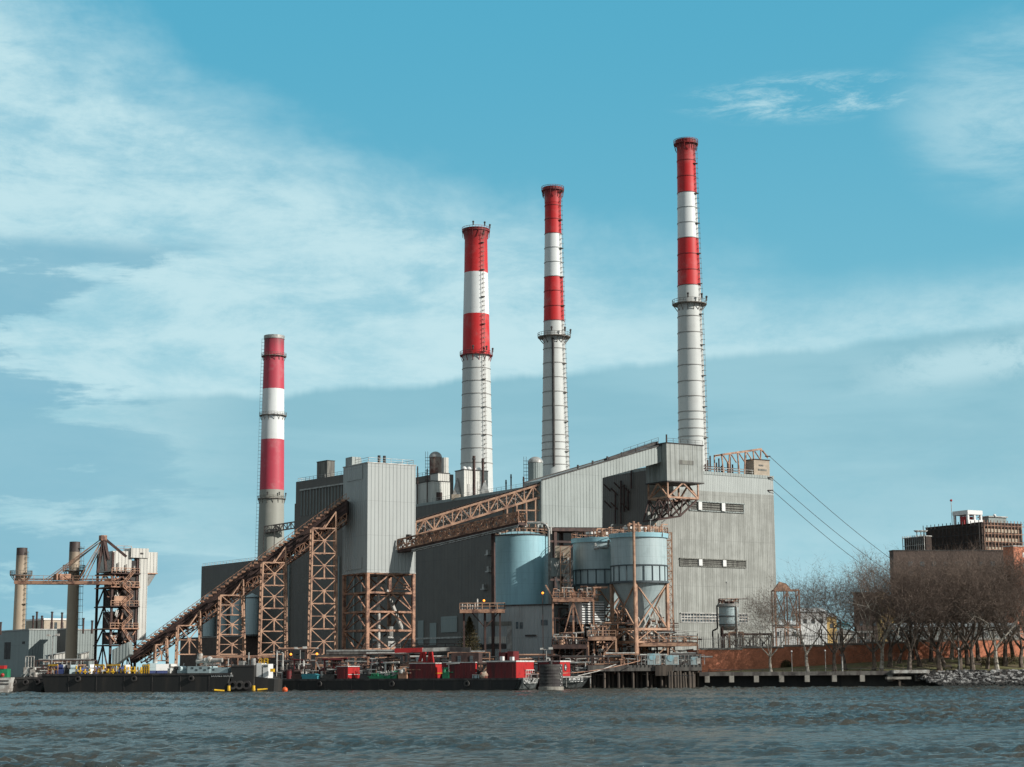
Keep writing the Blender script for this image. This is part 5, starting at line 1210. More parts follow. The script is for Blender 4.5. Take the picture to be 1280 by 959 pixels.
# ------------------------------------------------------------------ concrete esplanade edge, rocks
t = Thing('sea_wall', 'long concrete esplanade edge with hanging fender blocks below the trees', 'sea wall', G(1015, 375.5, 0)); zt = zat(1015, 839.5, 375.5)
a = t.L(at(874, 840, 375.5)); b = t.L(at(1158, 840, 375.5)); MB().box(a.x, b.x, 0, 5.0, zt - .8, zt).build('deck', M['concdk'], t)
MB().box(a.x, b.x, 2.6, 3.2, -2, zt - .8).build('back_wall', M['black'], t)
for px in (884, 914.5, 945.5, 977, 1009, 1043, 1078, 1113, 1147):
    p = t.L(at(px, 848, 375.5)); MB().box(p.x - .5, p.x + .5, -.12, 1.2, zt - 2.15, zt - .8 - .002).build('fender_block', M['concrete'], t)
MB().rail([(a.x + 2, .5, zt), (b.x, .5, zt)], .55, 2.2, .04, False).build('low_rail', M['coal'], t)
t = Thing('landing_slab', 'pale cantilevered concrete landing beside the rock slope', 'landing', G(1143, 373.5, 0)); p = t.L(at(1117, 843, 373.5)); q_ = t.L(at(1162, 843, 373.5)); 
MB().box(p.x, q_.x, -.2, 4, zat(1143, 841.5, 373.5), zat(1143, 837.5, 373.5)).build('slab', M['pipe'], t); MB().box(p.x - 1.5, q_.x - 4, -.6, 1.5, zat(1143, 849, 373.5), zat(1143, 846, 373.5)).build('lower_beam', M['concrete'], t)
MB().beam((p.x + 1.2, 0, -2), (p.x + 1.2, 0, zat(1143, 846, 373.5)), .45).build('post', M['wood'], t)
def rocks():
    r_ = random.Random(11); mb = MB(); x0 = G(1150, 372).x; x1 = G(1345, 372).x; zt = zat(1220, 837.5, 376)
    for k in range(2600):
        x = r_.uniform(x0, x1); s_ = r_.random(); y = 369.6 + 8.2 * s_; z = -.3 + (zt + .15) * s_ + r_.uniform(-.1, .12)
        if x < x0 + 4.5 and s_ < (x0 + 4.5 - x) / 4.5 * .6: continue
        r = r_.uniform(.18, .5); sq = (r_.uniform(.7, 1.3), r_.uniform(.7, 1.2), r_.uniform(.55, .95)); n0 = len(mb.v); mb.ico((x, y, z), r, 1, sq)
        for i in range(n0, len(mb.v)): v = mb.v[i]; mb.v[i] = (v[0] + r_.uniform(-.09, .09) * r * 2, v[1] + r_.uniform(-.09, .09) * r * 2, v[2] + r_.uniform(-.09, .09) * r * 2)
    m, q, b, v = newmat('riprap_stone'); n1 = q.noise(v, 0.9, 2, 0.5); sp = q.n('ShaderNodeSeparateXYZ'); q.link(v, sp.inputs[0])
    col = q.mix(q.smooth(n1, 0.47, 0.64), (0.035, 0.033, 0.031), (0.36, 0.35, 0.335)); col = q.mix(q.smooth(sp.outputs[2], 1.0, .3), col, (0.02, 0.02, 0.018))
    q.link(col, b.inputs['Base Color']); b.inputs['Roughness'].default_value = .9
    o = mb.build('riprap', m); tag(o, 'slope of loose grey and white rocks along the water', 'rocks', kind='stuff')
rocks()

# ------------------------------------------------------------------ brick wall, fence behind it
d = WALL1 - WALL0; BWk = Thing('brick_wall', 'long red brick boundary wall behind the bare trees', 'wall', (WALL0.x, WALL0.y, ZG), math.atan2(d.y, d.x)); L_ = d.length
zl = zat(876, 812.5, WALL0.y) - ZG; zr = zat(1200, 800.5, 405) - ZG; n_ = 9; mb = MB(); cp = MB(); step_z = []
for i in range(n_):
    xa, xb = L_ * i / n_, L_ * (i + 1) / n_ - .001; z = zl + (zr - zl) * min(1, (i) / (n_ - 3)); step_z.append(z); mb.box(xa, xb, 0, .5, -1, z)
    MB().box(xa - .05, xb + .02, -.12, .62, z + .003 * i, z + .28 + .003 * i).build('coping', M['concrete'], BWk)
mb.box(-.6, .0, -.12, .7, -1, zl + .1).box(-.001, .0, 0, 9, -1, zl)
mb.build('wall', M['brick'], BWk)
FE = Thing('picket_fence', 'tall pale metal fence rising above the red brick wall', 'fence', BWk.Wd((0, 1.6, 0)), BWk.o.rotation_euler.z)
def wz(x): return step_z[min(n_ - 1, max(0, int(x / L_ * n_)))]
for i in range(n_):
    xa, xb = L_ * i / n_, L_ * (i + 1) / n_; z = step_z[i]; mb = MB(); x = xa
    while x < xb: mb.box(x, x + .11, 0, .06, z - 1, z + 2.9); x += .42
    mb.box(xa, xb, .06, .14, z + 2.3, z + 2.45).box(xa, xb, .06, .14, z + .3, z + .45); mb.build('panel', M['pipe'] if i % 3 else M['galv'], FE)
for i in range(n_ * 2 + 1): x = L_ * i / (n_ * 2); MB().box(x - .09, x + .09, .15, .33, 0, wz(x) + 3.6).build('post', M['coal'], FE)
# substation frames behind the wall
for k, (pa, pb, yt, yb, Y, lab) in enumerate(((968, 999, 738, 812, 424, 'rusty steel portal frame right of the boiler house corner'), (905, 965, 793, 812, 404, 'low dark pipe bridge in front of the boiler house windows'),
                                      (1048, 1092, 790, 806, 428, 'grey low equipment frame behind the fence, left of the ochre gable'), (1125, 1180, 786, 803, 430, 'grey low equipment frame behind the fence, right of the ochre gable'),
                                      (1195, 1275, 788, 803, 432, 'grey equipment frame behind the fence at the right edge'))):
    t = Thing('switchyard_frame', lab, 'steel frame', G((pa + pb) / 2, Y), R_(5)); a = t.L(at(pa, yt, Y)); b = t.L(at(pb, yt, Y)); z = a.z; mb = MB(); n2 = max(2, int((b.x - a.x) / 3)); mt = M['steel'] if k == 0 else M['galv' if k > 1 else 'dksteel']
    for i in range(n2 + 1):
        x = a.x + (b.x - a.x) * i / n2; mb.beam((x, 0, 0), (x, 0, z), .3).beam((x, 3, 0), (x, 3, z), .25)
        if i < n2: x2 = a.x + (b.x - a.x) * (i + 1) / n2; mb.beam((x, 0, z * .55), (x2, 0, z), .2).beam((x, 0, z), (x2, 0, z * .55), .2)
    mb.beam((a.x, 0, z), (b.x, 0, z), .45).beam((a.x, 0, z * .55), (b.x, 0, z * .55), .4 if k == 0 else .25).beam((a.x, 3, z), (b.x, 3, z), .4); mb.build('frame', mt, t)
    clutter(t, a.x, b.x - 1, .5, 3, z * .25 if k else 0, 30 if k else 6, z * .75 if k else 2.5, ['galv', 'pipe', 'coal'], 'insulators_and_pipes', seed=60 + k)
    if k == 0: p = t.L(at(976, 727, Y)); MB().prism([(a.x, 1, z), (p.x, 1, p.z), (p.x + 1.6, 1, p.z - .5), (b.x - 1.5, 1, z)], (0, 1.4, 0)).build('slanted_boom', M['steel2'], t)
# small tank on legs
t, r, h = cyl_thing('small_tank', 'small blue-grey tank on a steel stand above the brick wall', 'tank', 898.5, 922.5, 398, 755)
z1 = zat(910, 783, 398) - ZG
MB().lathe([(r * .5, z1 - .9), (r, z1), (r, h - .3), (r * .2, h)], 36).build('shell', M['siloblue'], t, smooth=True)
for pz in (770.5, 781): z = zat(910, pz, 398) - ZG; MB().lathe([(r, z - .12), (r + .16, z - .12), (r + .16, z + .12), (r, z + .12)], 36, cap=False).build('hoop', M['bluerib'], t)
MB().lathe([(r, h - .6), (r + .3, h - .6), (r + .35, h), (r, h)], 36, cap=False).build('cap_ring', M['galv'], t)
mb = MB(); mb.path([(-r - .5, -.5, h - .3), (-r - .5, -.5, z1 - .5), (-r - 1.6, -.5, z1 - 1), (-r - 1.6, -.5, 0)], .2, 6); mb.build('down_pipe', M['coal'], t)
mb = MB(); mb.tube((r - .6, -r * .85, 1), (r - .6, -r * .85, h), .22, None, 8); mb.build('riser_pipe', M['pipe'], t)
for x, y in ((-r * .75, -r * .75), (r * .75, -r * .75), (r * .75, r * .75), (-r * .75, r * .75)): MB().beam((x, y, 0), (x, y, z1), .35).build('leg', M['dksteel'], t)
mb = MB(); mb.beam((-r * .1, -r * .8, z1 - 1.4), (r + .8, -r * .8, z1 - 1.4), .35).beam((-r * .1, -r * .8, 3), (-r * .1, -r * .8, z1 - 1.4), .35).beam((r + .8, -r * .8, 3), (r + .8, -r * .8, z1 - 1.4), .35).build('stand_frame', M['steel2'], t)
pts = [((r + .1) * math.cos(2 * math.pi * k / 14), (r + .1) * math.sin(2 * math.pi * k / 14), h) for k in range(15)]; MB().rail(pts, 1.1, 3, .05).build('handrail', M['steel'], t)
MB().tube((-.3, 0, h), (-.3, 0, h + 4.6), .06, None, 5).ico((-.3, 0, h + 4.8), .25).build('antenna', M['galv'], t)
clutter(t, -r, r * .6, -1, 1, h, 12, 1.2, ['steel', 'dksteel', 'pipe'], 'roof_gear', seed=5)
for k, px in enumerate((886, 893, 900)): pass

# ------------------------------------------------------------------ buildings at the right
def block(name, label, cat, px, Y, py, pr, pl, ptop, mt, deg=33, roofm='coal', z0=ZG):
    t = corner(name, label, cat, px, Y, py, z0=z0, deg=deg); x = uL(t, pr, py).x; y = vL(t, pl, py).y; h = topz(t, px, ptop)
    MB().box(0, x, 0, y, 0, h).build('wall', M[mt], t); MB().box(-.2, x + .2, -.2, y + .2, h, h + .3).build('roof', M[roofm], t); return t, x, y, h
def windows(t, x0, x1, z0, z1, nx, nz, w, hgt, face='u', mt='glass'):
    for j in range(nz):
        mb = MB(); z = z0 + (z1 - z0) * (j + .5) / nz
        for i in range(nx):
            c = x0 + (x1 - x0) * (i + .5) / nx
            if face == 'u': MB().box(c - w / 2, c + w / 2, -.08, 0, z - hgt / 2, z + hgt / 2).build('window', M[mt], t)
            else: MB().box(-.08, 0, c - w / 2, c + w / 2, z - hgt / 2, z + hgt / 2).build('window', M[mt], t)
t, x, y, h = block('apartment_block', 'large flat brown-brick block behind the bare trees', 'apartment building', 1117, 640, 700, 1345, 1112, 688.5, 'brickd', 6, 'coal')
windows(t, 4, x - 3, 4, h - 3, 14, 10, 1.6, 1.7)
SB, x, y, h = block('scaffolded_block', 'dark tower block wrapped in scaffold netting', 'apartment building', 1228, 660, 680, 1278.5, 1158, 653.5, 'netting', 30, 'dksteel')
hx, hy, hh = x, y, h
MB().box(-.6, x + .6, -1.2, -.02, h - 36, h).build('netting', m_plain('ochre_debris_net', (0.20, 0.15, 0.085), (0.10, 0.07, 0.05), .6, .9), SB) if False else None
mb = MB()
for k in range(16): z = h - 1 - k * 3.0; mb.beam((0, -1.3, z), (x, -1.3, z), .35, .2)
for k in range(13): xx = x * k / 12; mb.beam((xx, -1.3, h - 48), (xx, -1.3, h + 1), .2)
mb.build('front_scaffold', M['steel'], SB)
mb = MB()
for k in range(16): z = h - 1 - k * 3.0; mb.beam((-1.3, 0, z), (-1.3, y, z), .35, .2)
for k in range(15): yy = y * k / 14; mb.beam((-1.3, yy, h - 48), (-1.3, yy, h + 1), .2)
mb.build('side_scaffold', M['coal'], SB)
windows(SB, 2, x - 2, h - 32, h - 1, 9, 9, 2.0, 1.3, 'u', 'beige')
t, x, y, h = block('scaffolded_wing', 'lower scaffolded wing at the left of the dark tower block', 'apartment building', 1158, 664, 690, 1165, 1131, 670.5, 'netting', 25, 'galv')
mb = MB()
for k in range(12): yy = y * k / 11; mb.beam((-.8, yy, h - 8), (-.8, yy, h + .8), .22)
for k in range(3): mb.beam((-.8, 0, h - k * 3), (-.8, y, h - k * 3), .2)
mb.build('scaffold', M['galv'], t)
for k, px in enumerate((1146, 1151, 1156)): 
    q_ = Thing('satellite_dish', ORD[k] + ' white dish from the left on the scaffolded wing roof', 'dish', (at(px, 667, 668).x, 668, ZG + h + .3)); MB().tube((0, 0, 0), (0, 0, 1.5), .15).build('stand', M['coal'], q_); MB().lathe([(.05, 1.4), (.8, 1.7), (1.2, 2.2), (1.15, 2.25), (.1, 1.5)], 16).build('dish', M['white'], q_)
CR = Thing('rooftop_crown', 'open white concrete frame with red panels on top of the dark tower block', 'rooftop frame', SB.Wd((0, 0, hh + .3)), R_(30))
cx0 = uL(SB, 1209, 645, 6).x; a = uL(CR, 1209.5, 637.5, 5); b = uL(CR, 1228, 637.5, 5); c_ = vL(CR, 1190.5, 640, a.x).y; zt = a.z
mb = MB(); mb.box(a.x, b.x, 5, c_, zt - 1.6, zt); mb.build('roof_slab', M['white'], CR)
for x_ in (a.x + .5, (a.x + b.x) / 2, b.x - .5):
    for y_ in (5.6, c_ - .6): MB().beam((x_, y_, -.3), (x_, y_, zt - 1.6), .8).build('column', M['white'], CR)
MB().box(a.x + 1, b.x - 1, 8, c_ - 3, -.3, zt * .55).build('red_panels', M['red'], CR); MB().box(a.x, b.x, 5, 5.4, -.3, 1.2).build('parapet', M['white'], CR)
t = Thing('aviation_beacon', 'thin pole with a red beacon left of the white roof frame', 'beacon', (at(1190, 650, 670).x, 670, ZG + hh)); h = zat(1190, 627, 670) - ZG - hh
MB().tube((0, 0, 0), (0, 0, h), .12, None, 6).build('pole', M['galv'], t); MB().ico((0, 0, h + .4), .55).build('beacon', M['red'], t)
t = Thing('roof_hut', 'small dark rooftop hut at the right of the white roof frame', 'rooftop block', SB.Wd((uL(SB, 1236, 650, 5).x, 5, hh + .3)), R_(30)); w = uL(SB, 1258, 650, 5).x - uL(SB, 1236, 650, 5).x; MB().box(0, w, 0, 5, 0, 2.6).build('wall', M['greyside'], t); MB().box(-.5, w + .4, -.5, 5.4, 2.6, 3.0).build('roof', M['galv'], t); MB().ico((w * .3, -.4, 3.2), .7).build('dish', M['white'], t)
t, x, y, h = block('red_brick_annex', 'bright red brick block at the far right edge above the trees', 'apartment building', 1267, 600, 690, 1345, 1254, 683, 'brick', 30, 'redstrip')
windows(t, 3, x, 4, h - 1, 6, 10, 2.2, 1.6, 'u', 'white')
t, x, y, h = block('brown_block', 'plain brown block with a flat roof left of the ochre gable', 'building', 1067.5, 520, 760, 1096, 1067, 741.5, 'brickd', 5); 
windows(t, 1, x, 6, h - 1, 3, 3, .9, 1.2)
t = Thing('gabled_house', 'tall narrow ochre gable wall seen between the trees', 'house', G(1108, 540), R_(2)); P = [t.L(at(a_, b_, 540)) for a_, b_ in ((1101, 835), (1119, 835), (1119, 752), (1116, 750), (1104, 739), (1101, 744))]
MB().prism(P, (0, 14, 0)).build('wall', M['gable'], t)
for px, py in ((1106, 752), (1112, 751), (1107, 764)): p = t.L(at(px, py, 540)); MB().box(p.x - .5, p.x + .5, -.1, 0, p.z - .8, p.z + .8).build('window', M['glass'], t)
for lab, pa, pb, pt, mt, Y in (('wide white shed between the first trees and the portal frame', 1001, 1034, 765, 'white', 470), ('cream shed with small windows right of the white shed', 1034, 1046, 771, 'gable', 476),
                               ('low white shed behind the portal frame', 966, 1000, 781, 'white', 462), ('pale low building behind the fence left of the brown block', 1046, 1068, 792, 'whiteside', 480), ('grey low warehouse behind the fence and trees at the right', 1122, 1275, 784, 'greyside', 500),
                               ('low teal-roofed shed behind the trees', 1040, 1063, 782, 'blue', 486)):
    t = corner('shed', lab, 'shed', pa, Y, 790, deg=4); x = uL(t, pb, 790).x; h = topz(t, pa, pt); MB().box(0, x, 0, 10, 0, h).build('wall', M[mt], t); MB().prism([(-.3, -.4, h), (-.3, 10.4, h), (-.3, 5, h + 1.2)], (x + .6, 0, 0)).build('roof', M['white' if mt == 'white' else 'teal' if mt == 'blue' else 'galv'], t)
    for k in range(int(x / 2.2)): MB().box(.8 + 2.2 * k, 1.7 + 2.2 * k, -.08, 0, h - 3.0, h - 1.8).build('window', M['glass'], t)
# ------------------------------------------------------------------ barges and boats
def text_mesh(s, size, T, o, xd, name, mat, parent, ex=.02):
    cu = bpy.data.curves.new(name, 'FONT'); cu.body = s; cu.size = size; cu.extrude = ex; cu.align_x = 'LEFT'
    ob = bpy.data.objects.new('tmp_text', cu); COL.objects.link(ob); bpy.context.view_layer.update()
    me = bpy.data.meshes.new_from_object(ob.evaluated_get(bpy.context.evaluated_depsgraph_get())); bpy.data.objects.remove(ob)
    xd = Vector(xd).normalized(); up = Vector((0, 0, 1)); nn = xd.cross(up); Mx = Matrix((xd, up, nn)).transposed().to_4x4(); Mx.translation = Vector(o)
    me.transform(Mx); me.materials.clear(); me.materials.append(mat); me.name = name
    r = bpy.data.objects.new(name, me); COL.objects.link(r); r.parent = parent; return r
M['hulllit'] = m_plain('scuffed_lit_barge_end', (0.10, 0.115, 0.115), (0.03, 0.035, 0.035), .9, .7, lo=.4, hi=.65)  # lighter copy of the hull paint, sunlight on the ends put into its colour
M['deck'] = m_plain('worn_deck', (0.16, 0.14, 0.12), (0.07, 0.065, 0.06), .6, .85)
def barge(label, pxR, YR, pxL, ytop, Wb, deg, endpaint='hulllit', rake=1.6, name='barge', cat='barge'):
    P = G(pxR, YR, 0); t = Thing(name, label, cat, P, R_(-deg)); L_ = uL(t, pxL, 850).x; H = zat(pxR, ytop, YR)
    pr = [(L_, 0, H), (L_ + 1.2, 0, -1.5), (-rake, 0, -1.5), (0, 0, H)]
    MB().prism(pr, (0, Wb, 0)).build('hull', M['black'], t)
    MB().box(L_ + .1, -.1, .1, Wb - .1, H, H + .06).build('deck', M['deck'], t)
    mb = MB(); mb.box(L_ - .05, .06, -.1, .12, H - .28, H + .12); mb.build('rub_rail', M['coal'], t)
    x = L_ + 6
    while x < -2: MB().box(x, x + .12, -.05, 0, .1, H - .28).build('hull_seam', M['coal'], t); x += 6.1
    for i in range(3): x = L_ * (.2 + .3 * i); mb = MB(); mb.lathe([(.3, -.16), (.58, -.16), (.58, .16), (.3, .16)], 16, cap=False); mb.v = [(v[0] + x, -.2 + v[2], v[1] + H - .9) for v in mb.v]; mb.build('tyre_fender', M['coal'], t)
    MB().rail([(L_ + 1, Wb - .6, H), (-1, Wb - .6, H)], 1.0, 2.4, .04).build('far_railing', M['galv'], t)
    # end plate, following the rake, a few millimetres proud
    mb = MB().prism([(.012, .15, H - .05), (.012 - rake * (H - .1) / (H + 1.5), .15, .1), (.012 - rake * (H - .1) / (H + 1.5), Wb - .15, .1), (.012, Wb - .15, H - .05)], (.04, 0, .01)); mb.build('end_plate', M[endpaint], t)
    mb = MB().box(.0, .2, -.1, Wb + .1, H - .15, H + .15); mb.box(.06, .22, Wb * .12, Wb * .12 + .25, .3, H - .2).box(.06, .22, Wb - .5, Wb - .2, .3, H - .2); mb.build('end_frame', M['galv'], t)
    return t, L_, H
BA, LA, HA = barge('long black barge moored at the left with yellow posts along its deck', 288, 352, 52, 842, 14, 14)
a = uL(BA, 264, 846.2); text_mesh('DOUBLE SKIN 36', .62, BA, (a.x, -.03, a.z), (1, 0, 0), 'hull_lettering', M['white'], BA.o)
BB, LB, HB = barge('low black barge in the middle carrying dark red steel boxes', 648, 348, 341, 848.5, 11.5, 22)
text_mesh('CONNECTICUT', 1.18, BB, (.09, 1.6, HB - .95), (0, 1, 0), 'hull_lettering', M['white'], BB.o)
BC, LC, HC = barge('black barge with a raked lettered bow right of the ribbed dolphin', 702, 358, 560, 846.5, 15.5, 24, rake=3.0)
text_mesh('PLUMSTER 23', 1.3, BC, (.10, 3.6, HC - 1.0), (0, 1, 0), 'hull_lettering', M['white'], BC.o)
BD, LD, HD = barge('short rusty-black barge at the left edge, behind the long black one', 58, 368, 8, 847, 10, 8)

# tug nosed in at the right end of the long barge
t = Thing('tugboat', 'black tugboat with a white wheelhouse wedged between the two long barges', 'tugboat', G(303, 352, 0), R_(-8)); X = lambda px, py=850: uL(t, px, py)
h1, h2 = X(303, 832).z, X(325, 849).z
MB().prism([(X(289).x, 0, -1.5), (X(317).x, 0, -1.5), (X(317.5).x, 0, h1), (X(288.5).x, 0, h1)], (0, 7, 0)).build('hull', M['black'], t)
MB().prism([(X(317).x, .6, -1.5), (X(341).x, .6, -1.5), (X(342).x, .6, h2), (X(317).x, .6, h2 + .5)], (0, 6, 0)).build('stern', M['black'], t)
MB().box(X(289).x, X(317).x, -.1, .1, h1 - .2, h1 + .1).build('rub_rail', M['coal'], t)
MB().box(X(317.8).x, X(324).x, 1.4, 5, h2, X(320, 829).z).box(X(326).x, X(332.5).x, 1.4, 5, h2, X(330, 830).z).build('wheelhouse', M['white'], t)
MB().box(X(326.6).x, X(332).x, 1.3, 1.4, X(330, 833.5).z, X(330, 831.5).z).build('window', M['glass'], t)
for pa, pb in ((321, 324), (327, 331.5)): MB().rail([(X(pa).x, 1.6, X(pa, 830).z), (X(pb).x, 1.6, X(pb, 830).z)], 1.0, .5, .09).build('yellow_rail', M['yellow'], t)
MB().box(X(337).x, X(341).x, .3, 1.4, X(339, 840).z, X(339, 836).z).build('yellow_locker', M['yellow'], t)
for px in (291.5, 300, 309): mb = MB(); c_ = X(px, 856.5); mb.lathe([(.45, -.2), (.85, -.2), (.85, .2), (.45, .2)], 18, cap=False); mb.v = [(v[0] + c_.x, -.25 + v[2], v[1] + c_.z) for v in mb.v]; mb.build('tyre_fender', M['coal'], t)
MB().tube((X(305).x, 3, h1), (X(305).x, 3, h1 + 2.6), .15, None, 6).tube((X(311).x, 3, h1), (X(311).x, 3, h1 + 1.4), .5, None, 10).box(X(294).x, X(300).x, 2, 4, h1, h1 + .9).build('deck_gear', M['galv'], t)
for lab, px, py, w in (('yellow float lying at the waterline at the right end of the long barge', 274, 860.8, 1.3), ('yellow float at the waterline under the white wheelhouse', 328, 859.3, 1.3)):
    q_ = Thing('float', lab, 'float', at(px, py, 348), 0); w *= .75; q_.o.location.z = .18; MB().tube((-w, 0, .1), (w, .3, -.05 if px < 300 else .25), .2, .16, 12).build('body', M['yellow'], q_, smooth=True); MB().tube((-w - .35, 0, .12), (-w, 0, .1), .1, None, 8).build('eye', M['coal'], q_)
for k, (px, lab) in enumerate(((286.5, 'yellow upright fender left of the black tugboat bow'), (317.5, 'yellow upright fender right of the black tugboat bow'))):
    q_ = Thing('fender', lab, 'fender', G(px, 349.5, .1)); MB().tube((0, 0, 0), (0, 0, 1.0), .33, .3, 12).build('body', M['yellow'], q_, smooth=True); MB().tube((0, 0, 1), (0, .5, 2.4), .05, None, 5).build('rope', M['coal'], q_)
q_ = Thing('buoy', 'small orange ball buoy at the left end of the middle barge', 'buoy', G(356.5, 347, .25)); MB().ico((0, 0, 0), .55, 3).build('ball', m_plain('orange_buoy', (.8, .13, .03), None, 1, .5), q_, smooth=True); MB().tube((0, 0, .5), (0, 0, .8), .12, None, 8).build('eye', M['coal'], q_)
# workboat at the left edge
t = Thing('workboat', 'pale grey workboat bow with red lights at the left edge', 'workboat', G(-6, 366, 0), 0); X = lambda px, py=850: uL(t, px, py)
MB().prism([(-9, 0, -1), (X(10).x, 0, -1), (X(13.5).x, 0, X(12, 847).z), (-9, 0, X(0, 849).z)], (0, 4, 0)).build('hull', M['pipe'], t); mb = MB()
for py in (851, 855): mb.box(-9, X(11).x, -.1, 0, X(5, py).z - .12, X(5, py).z + .12)
mb.build('stripes', M['coal'], t); MB().box(-8, X(7).x, 1, 3.4, X(5, 847).z, X(5, 836).z).build('cabin', M['green'], t); MB().box(-8, X(3).x, .9, 3, X(5, 836).z, X(5, 832).z).build('wheelhouse', M['red'], t); MB().ico((X(2).x, .5, X(2, 844).z), .4, 2).build('light', M['red'], t)

# things on the long barge
def on_deck(T_, px, y, H): 
    a = uL(T_, px, 845, y); return T_.Wd((a.x, y, H + .06))
Zp = lambda px, py, P: zat(px, py, P.y) - P.z
t = Thing('deck_tank', 'white and grey box tank standing on the long black barge', 'deck tank', on_deck(BA, 187, 3, HA), R_(20)); p_ = t.o.location; h = Zp(187, 825.5, p_)
x = uL(t, 211, 830).x; MB().box(uL(t, 195, 830).x, x, 0, 4, .6, h * .72).build('tank', M['white'], t); MB().box(0, uL(t, 195, 830).x - .02, 0, 4, .6, h * .78).build('grey_box', M['siloblue'], t); MB().tube((1.2, 1, h * .78), (1.2, 1, h + .2), .45, None, 12).build('stack', M['pipe'], t); MB().box(0, x, 0, .3, 0, .6).build('skid', M['navy'], t)
t = Thing('deckhouse', 'low blue-grey deckhouse with round holes on the long black barge', 'deckhouse', on_deck(BA, 234, .6, HA), R_(-14)); p_ = t.o.location; x = uL(t, 284, 838).x; xm = uL(t, 262, 838).x; h = Zp(240, 833, p_)
MB().box(0, xm, 0, 4, 0, h).box(xm, x, .3, 3.6, 0, h * .8).build('wall', M['siloblue'], t)
for k in range(6): MB().box(.8 + k * .9, 1.3 + k * .9, -.03, 0, h * (.35 if k % 2 else .62), h * (.35 if k % 2 else .62) + .35).build('porthole', M['glass'], t)
mb = MB(); zt = Zp(245, 823.5, p_); mb.tube((1.5, 1, zt - .5), (x - 1.5, 1, zt - .3), .45, None, 10).tube((2.2, 1, zt), (2.2, 1, zt + 1.0), .55, None, 10).ico((x * .5, 1, zt - .2), .7, 2).ico((3.4, 1, zt - .4), .6, 2)
for k in range(5): mb.beam((1.5 + k * 1.7, 1, h), (1.5 + k * 1.7, 1, zt), .15)
mb.build('roof_pipes', M['pipe'], t)
pr_ = random.Random(8); YP = [95, 100, 106, 112, 118, 124, 129, 135, 141, 147, 151, 156, 160, 164, 168, 172, 176]
for k, px in enumerate(YP):
    q_ = Thing('deck_post', 'yellow deck post, %s from the left on the long black barge' % ORD[k], 'deck post', on_deck(BA, px, pr_.uniform(.5, 3), HA), 0, 'yellow posts on the long black barge'); h = pr_.uniform(.8, 1.7)
    MB().tube((0, 0, 0), (0, 0, h), .16, None, 8).build('post', M['yellow'], q_); MB().box(-.35, .35, -.2, .2, h * .3, h * .55).build('box', M['yellow' if k % 3 else 'redstrip'], q_)
for k, (pa, pb) in enumerate(((118, 130), (133, 150), (60, 72), (178, 186))):
    q_ = Thing('deck_gantry', ['yellow bar frame, left one of the pair in the middle of the long black barge', 'wider yellow bar frame right of the similar one on the long black barge', 'yellow-topped frame at the left end of the long black barge', 'yellow crossed frame beside the white box tank'][k], 'frame', on_deck(BA, pa, 1.5, HA), R_(-14))
    x = uL(q_, pb, 836).x; h = Zp(pa, 831.5, q_.o.location); MB().beam((0, 0, h), (x, 0, h), .32).beam((0, 0, h * .5), (x, 0, h * .5), .14).build('bar', M['yellow'], q_); mb = MB()
    for i in range(4): mb.beam((x * i / 3, 0, 0), (x * i / 3, 0, h), .2)
    mb.build('uprights', M['steel' if k < 3 else 'yellow'], q_)
for k, px in enumerate((74, 80, 86, 92, 103, 115, 122, 132, 138, 144, 153, 158, 182, 216, 222, 228)):
    m_ = ['navy', 'pipe', 'coal', 'siloblue', 'navy', 'white'][k % 6]; q_ = Thing('deck_drum', '%s deck machine, %s from the left on the long black barge' % ({'navy': 'navy blue', 'pipe': 'pale grey', 'coal': 'dark grey', 'siloblue': 'slate blue', 'white': 'white'}[m_], ORD[k]), 'deck machine', on_deck(BA, px, pr_.uniform(2, 5), HA), pr_.uniform(0, 1), 'winches and drums on the long black barge')
    h = pr_.uniform(.9, 1.9); MB().box(-.9, .9, -.6, .6, 0, h * .55).build('base', M[m_], q_); MB().tube((-.7, 0, h * .8), (.7, 0, h * .8), .45, None, 12).build('drum', M[m_], q_); MB().tube((.3, .3, h * .5), (.5, .3, h + .8), .08, None, 6).build('lever', M['galv'], q_)
for k, (px, y0, lab) in enumerate(((64.5, 795, 'tall twin-headed floodlight mast at the left end of the long black barge'), (375, 811, 'thin white mast near the left end of the middle barge'), (683, 812, 'short white light mast above the ribbed dolphin'))):
    q_ = Thing('light_mast', lab, 'light mast', G(px, 376)); h = zat(px, y0, 376) - ZG; MB().tube((0, 0, 0), (0, 0, h), .13, .09, 8).build('pole', M['galv'], q_); MB().beam((-1.0, 0, h), (1.0, 0, h), .14).box(-1.3, -.6, -.25, .25, h - .05, h + .35).box(.5, 1.4, -.3, .3, h, h + .45).build('lamp_head', M['pipe'], q_)
t = Thing('winch_truss', 'pale boxy lattice winch at the left behind the long barge', 'winch', G(37, 380)); h = zat(37, 829.5, 380) - ZG; mb = MB(); mb.rail([(-.9, 0, 0), (.9, 0, 0)], h + 1.5, .45, .08).box(-1.2, 1.2, -.3, .8, h * .3, h * .75); mb.build('frame', M['pipe'], t); clutter(t, -2.4, 1.6, -.6, .6, 0, 14, h, ['galv', 'pipe', 'coal'], 'fittings', seed=3)

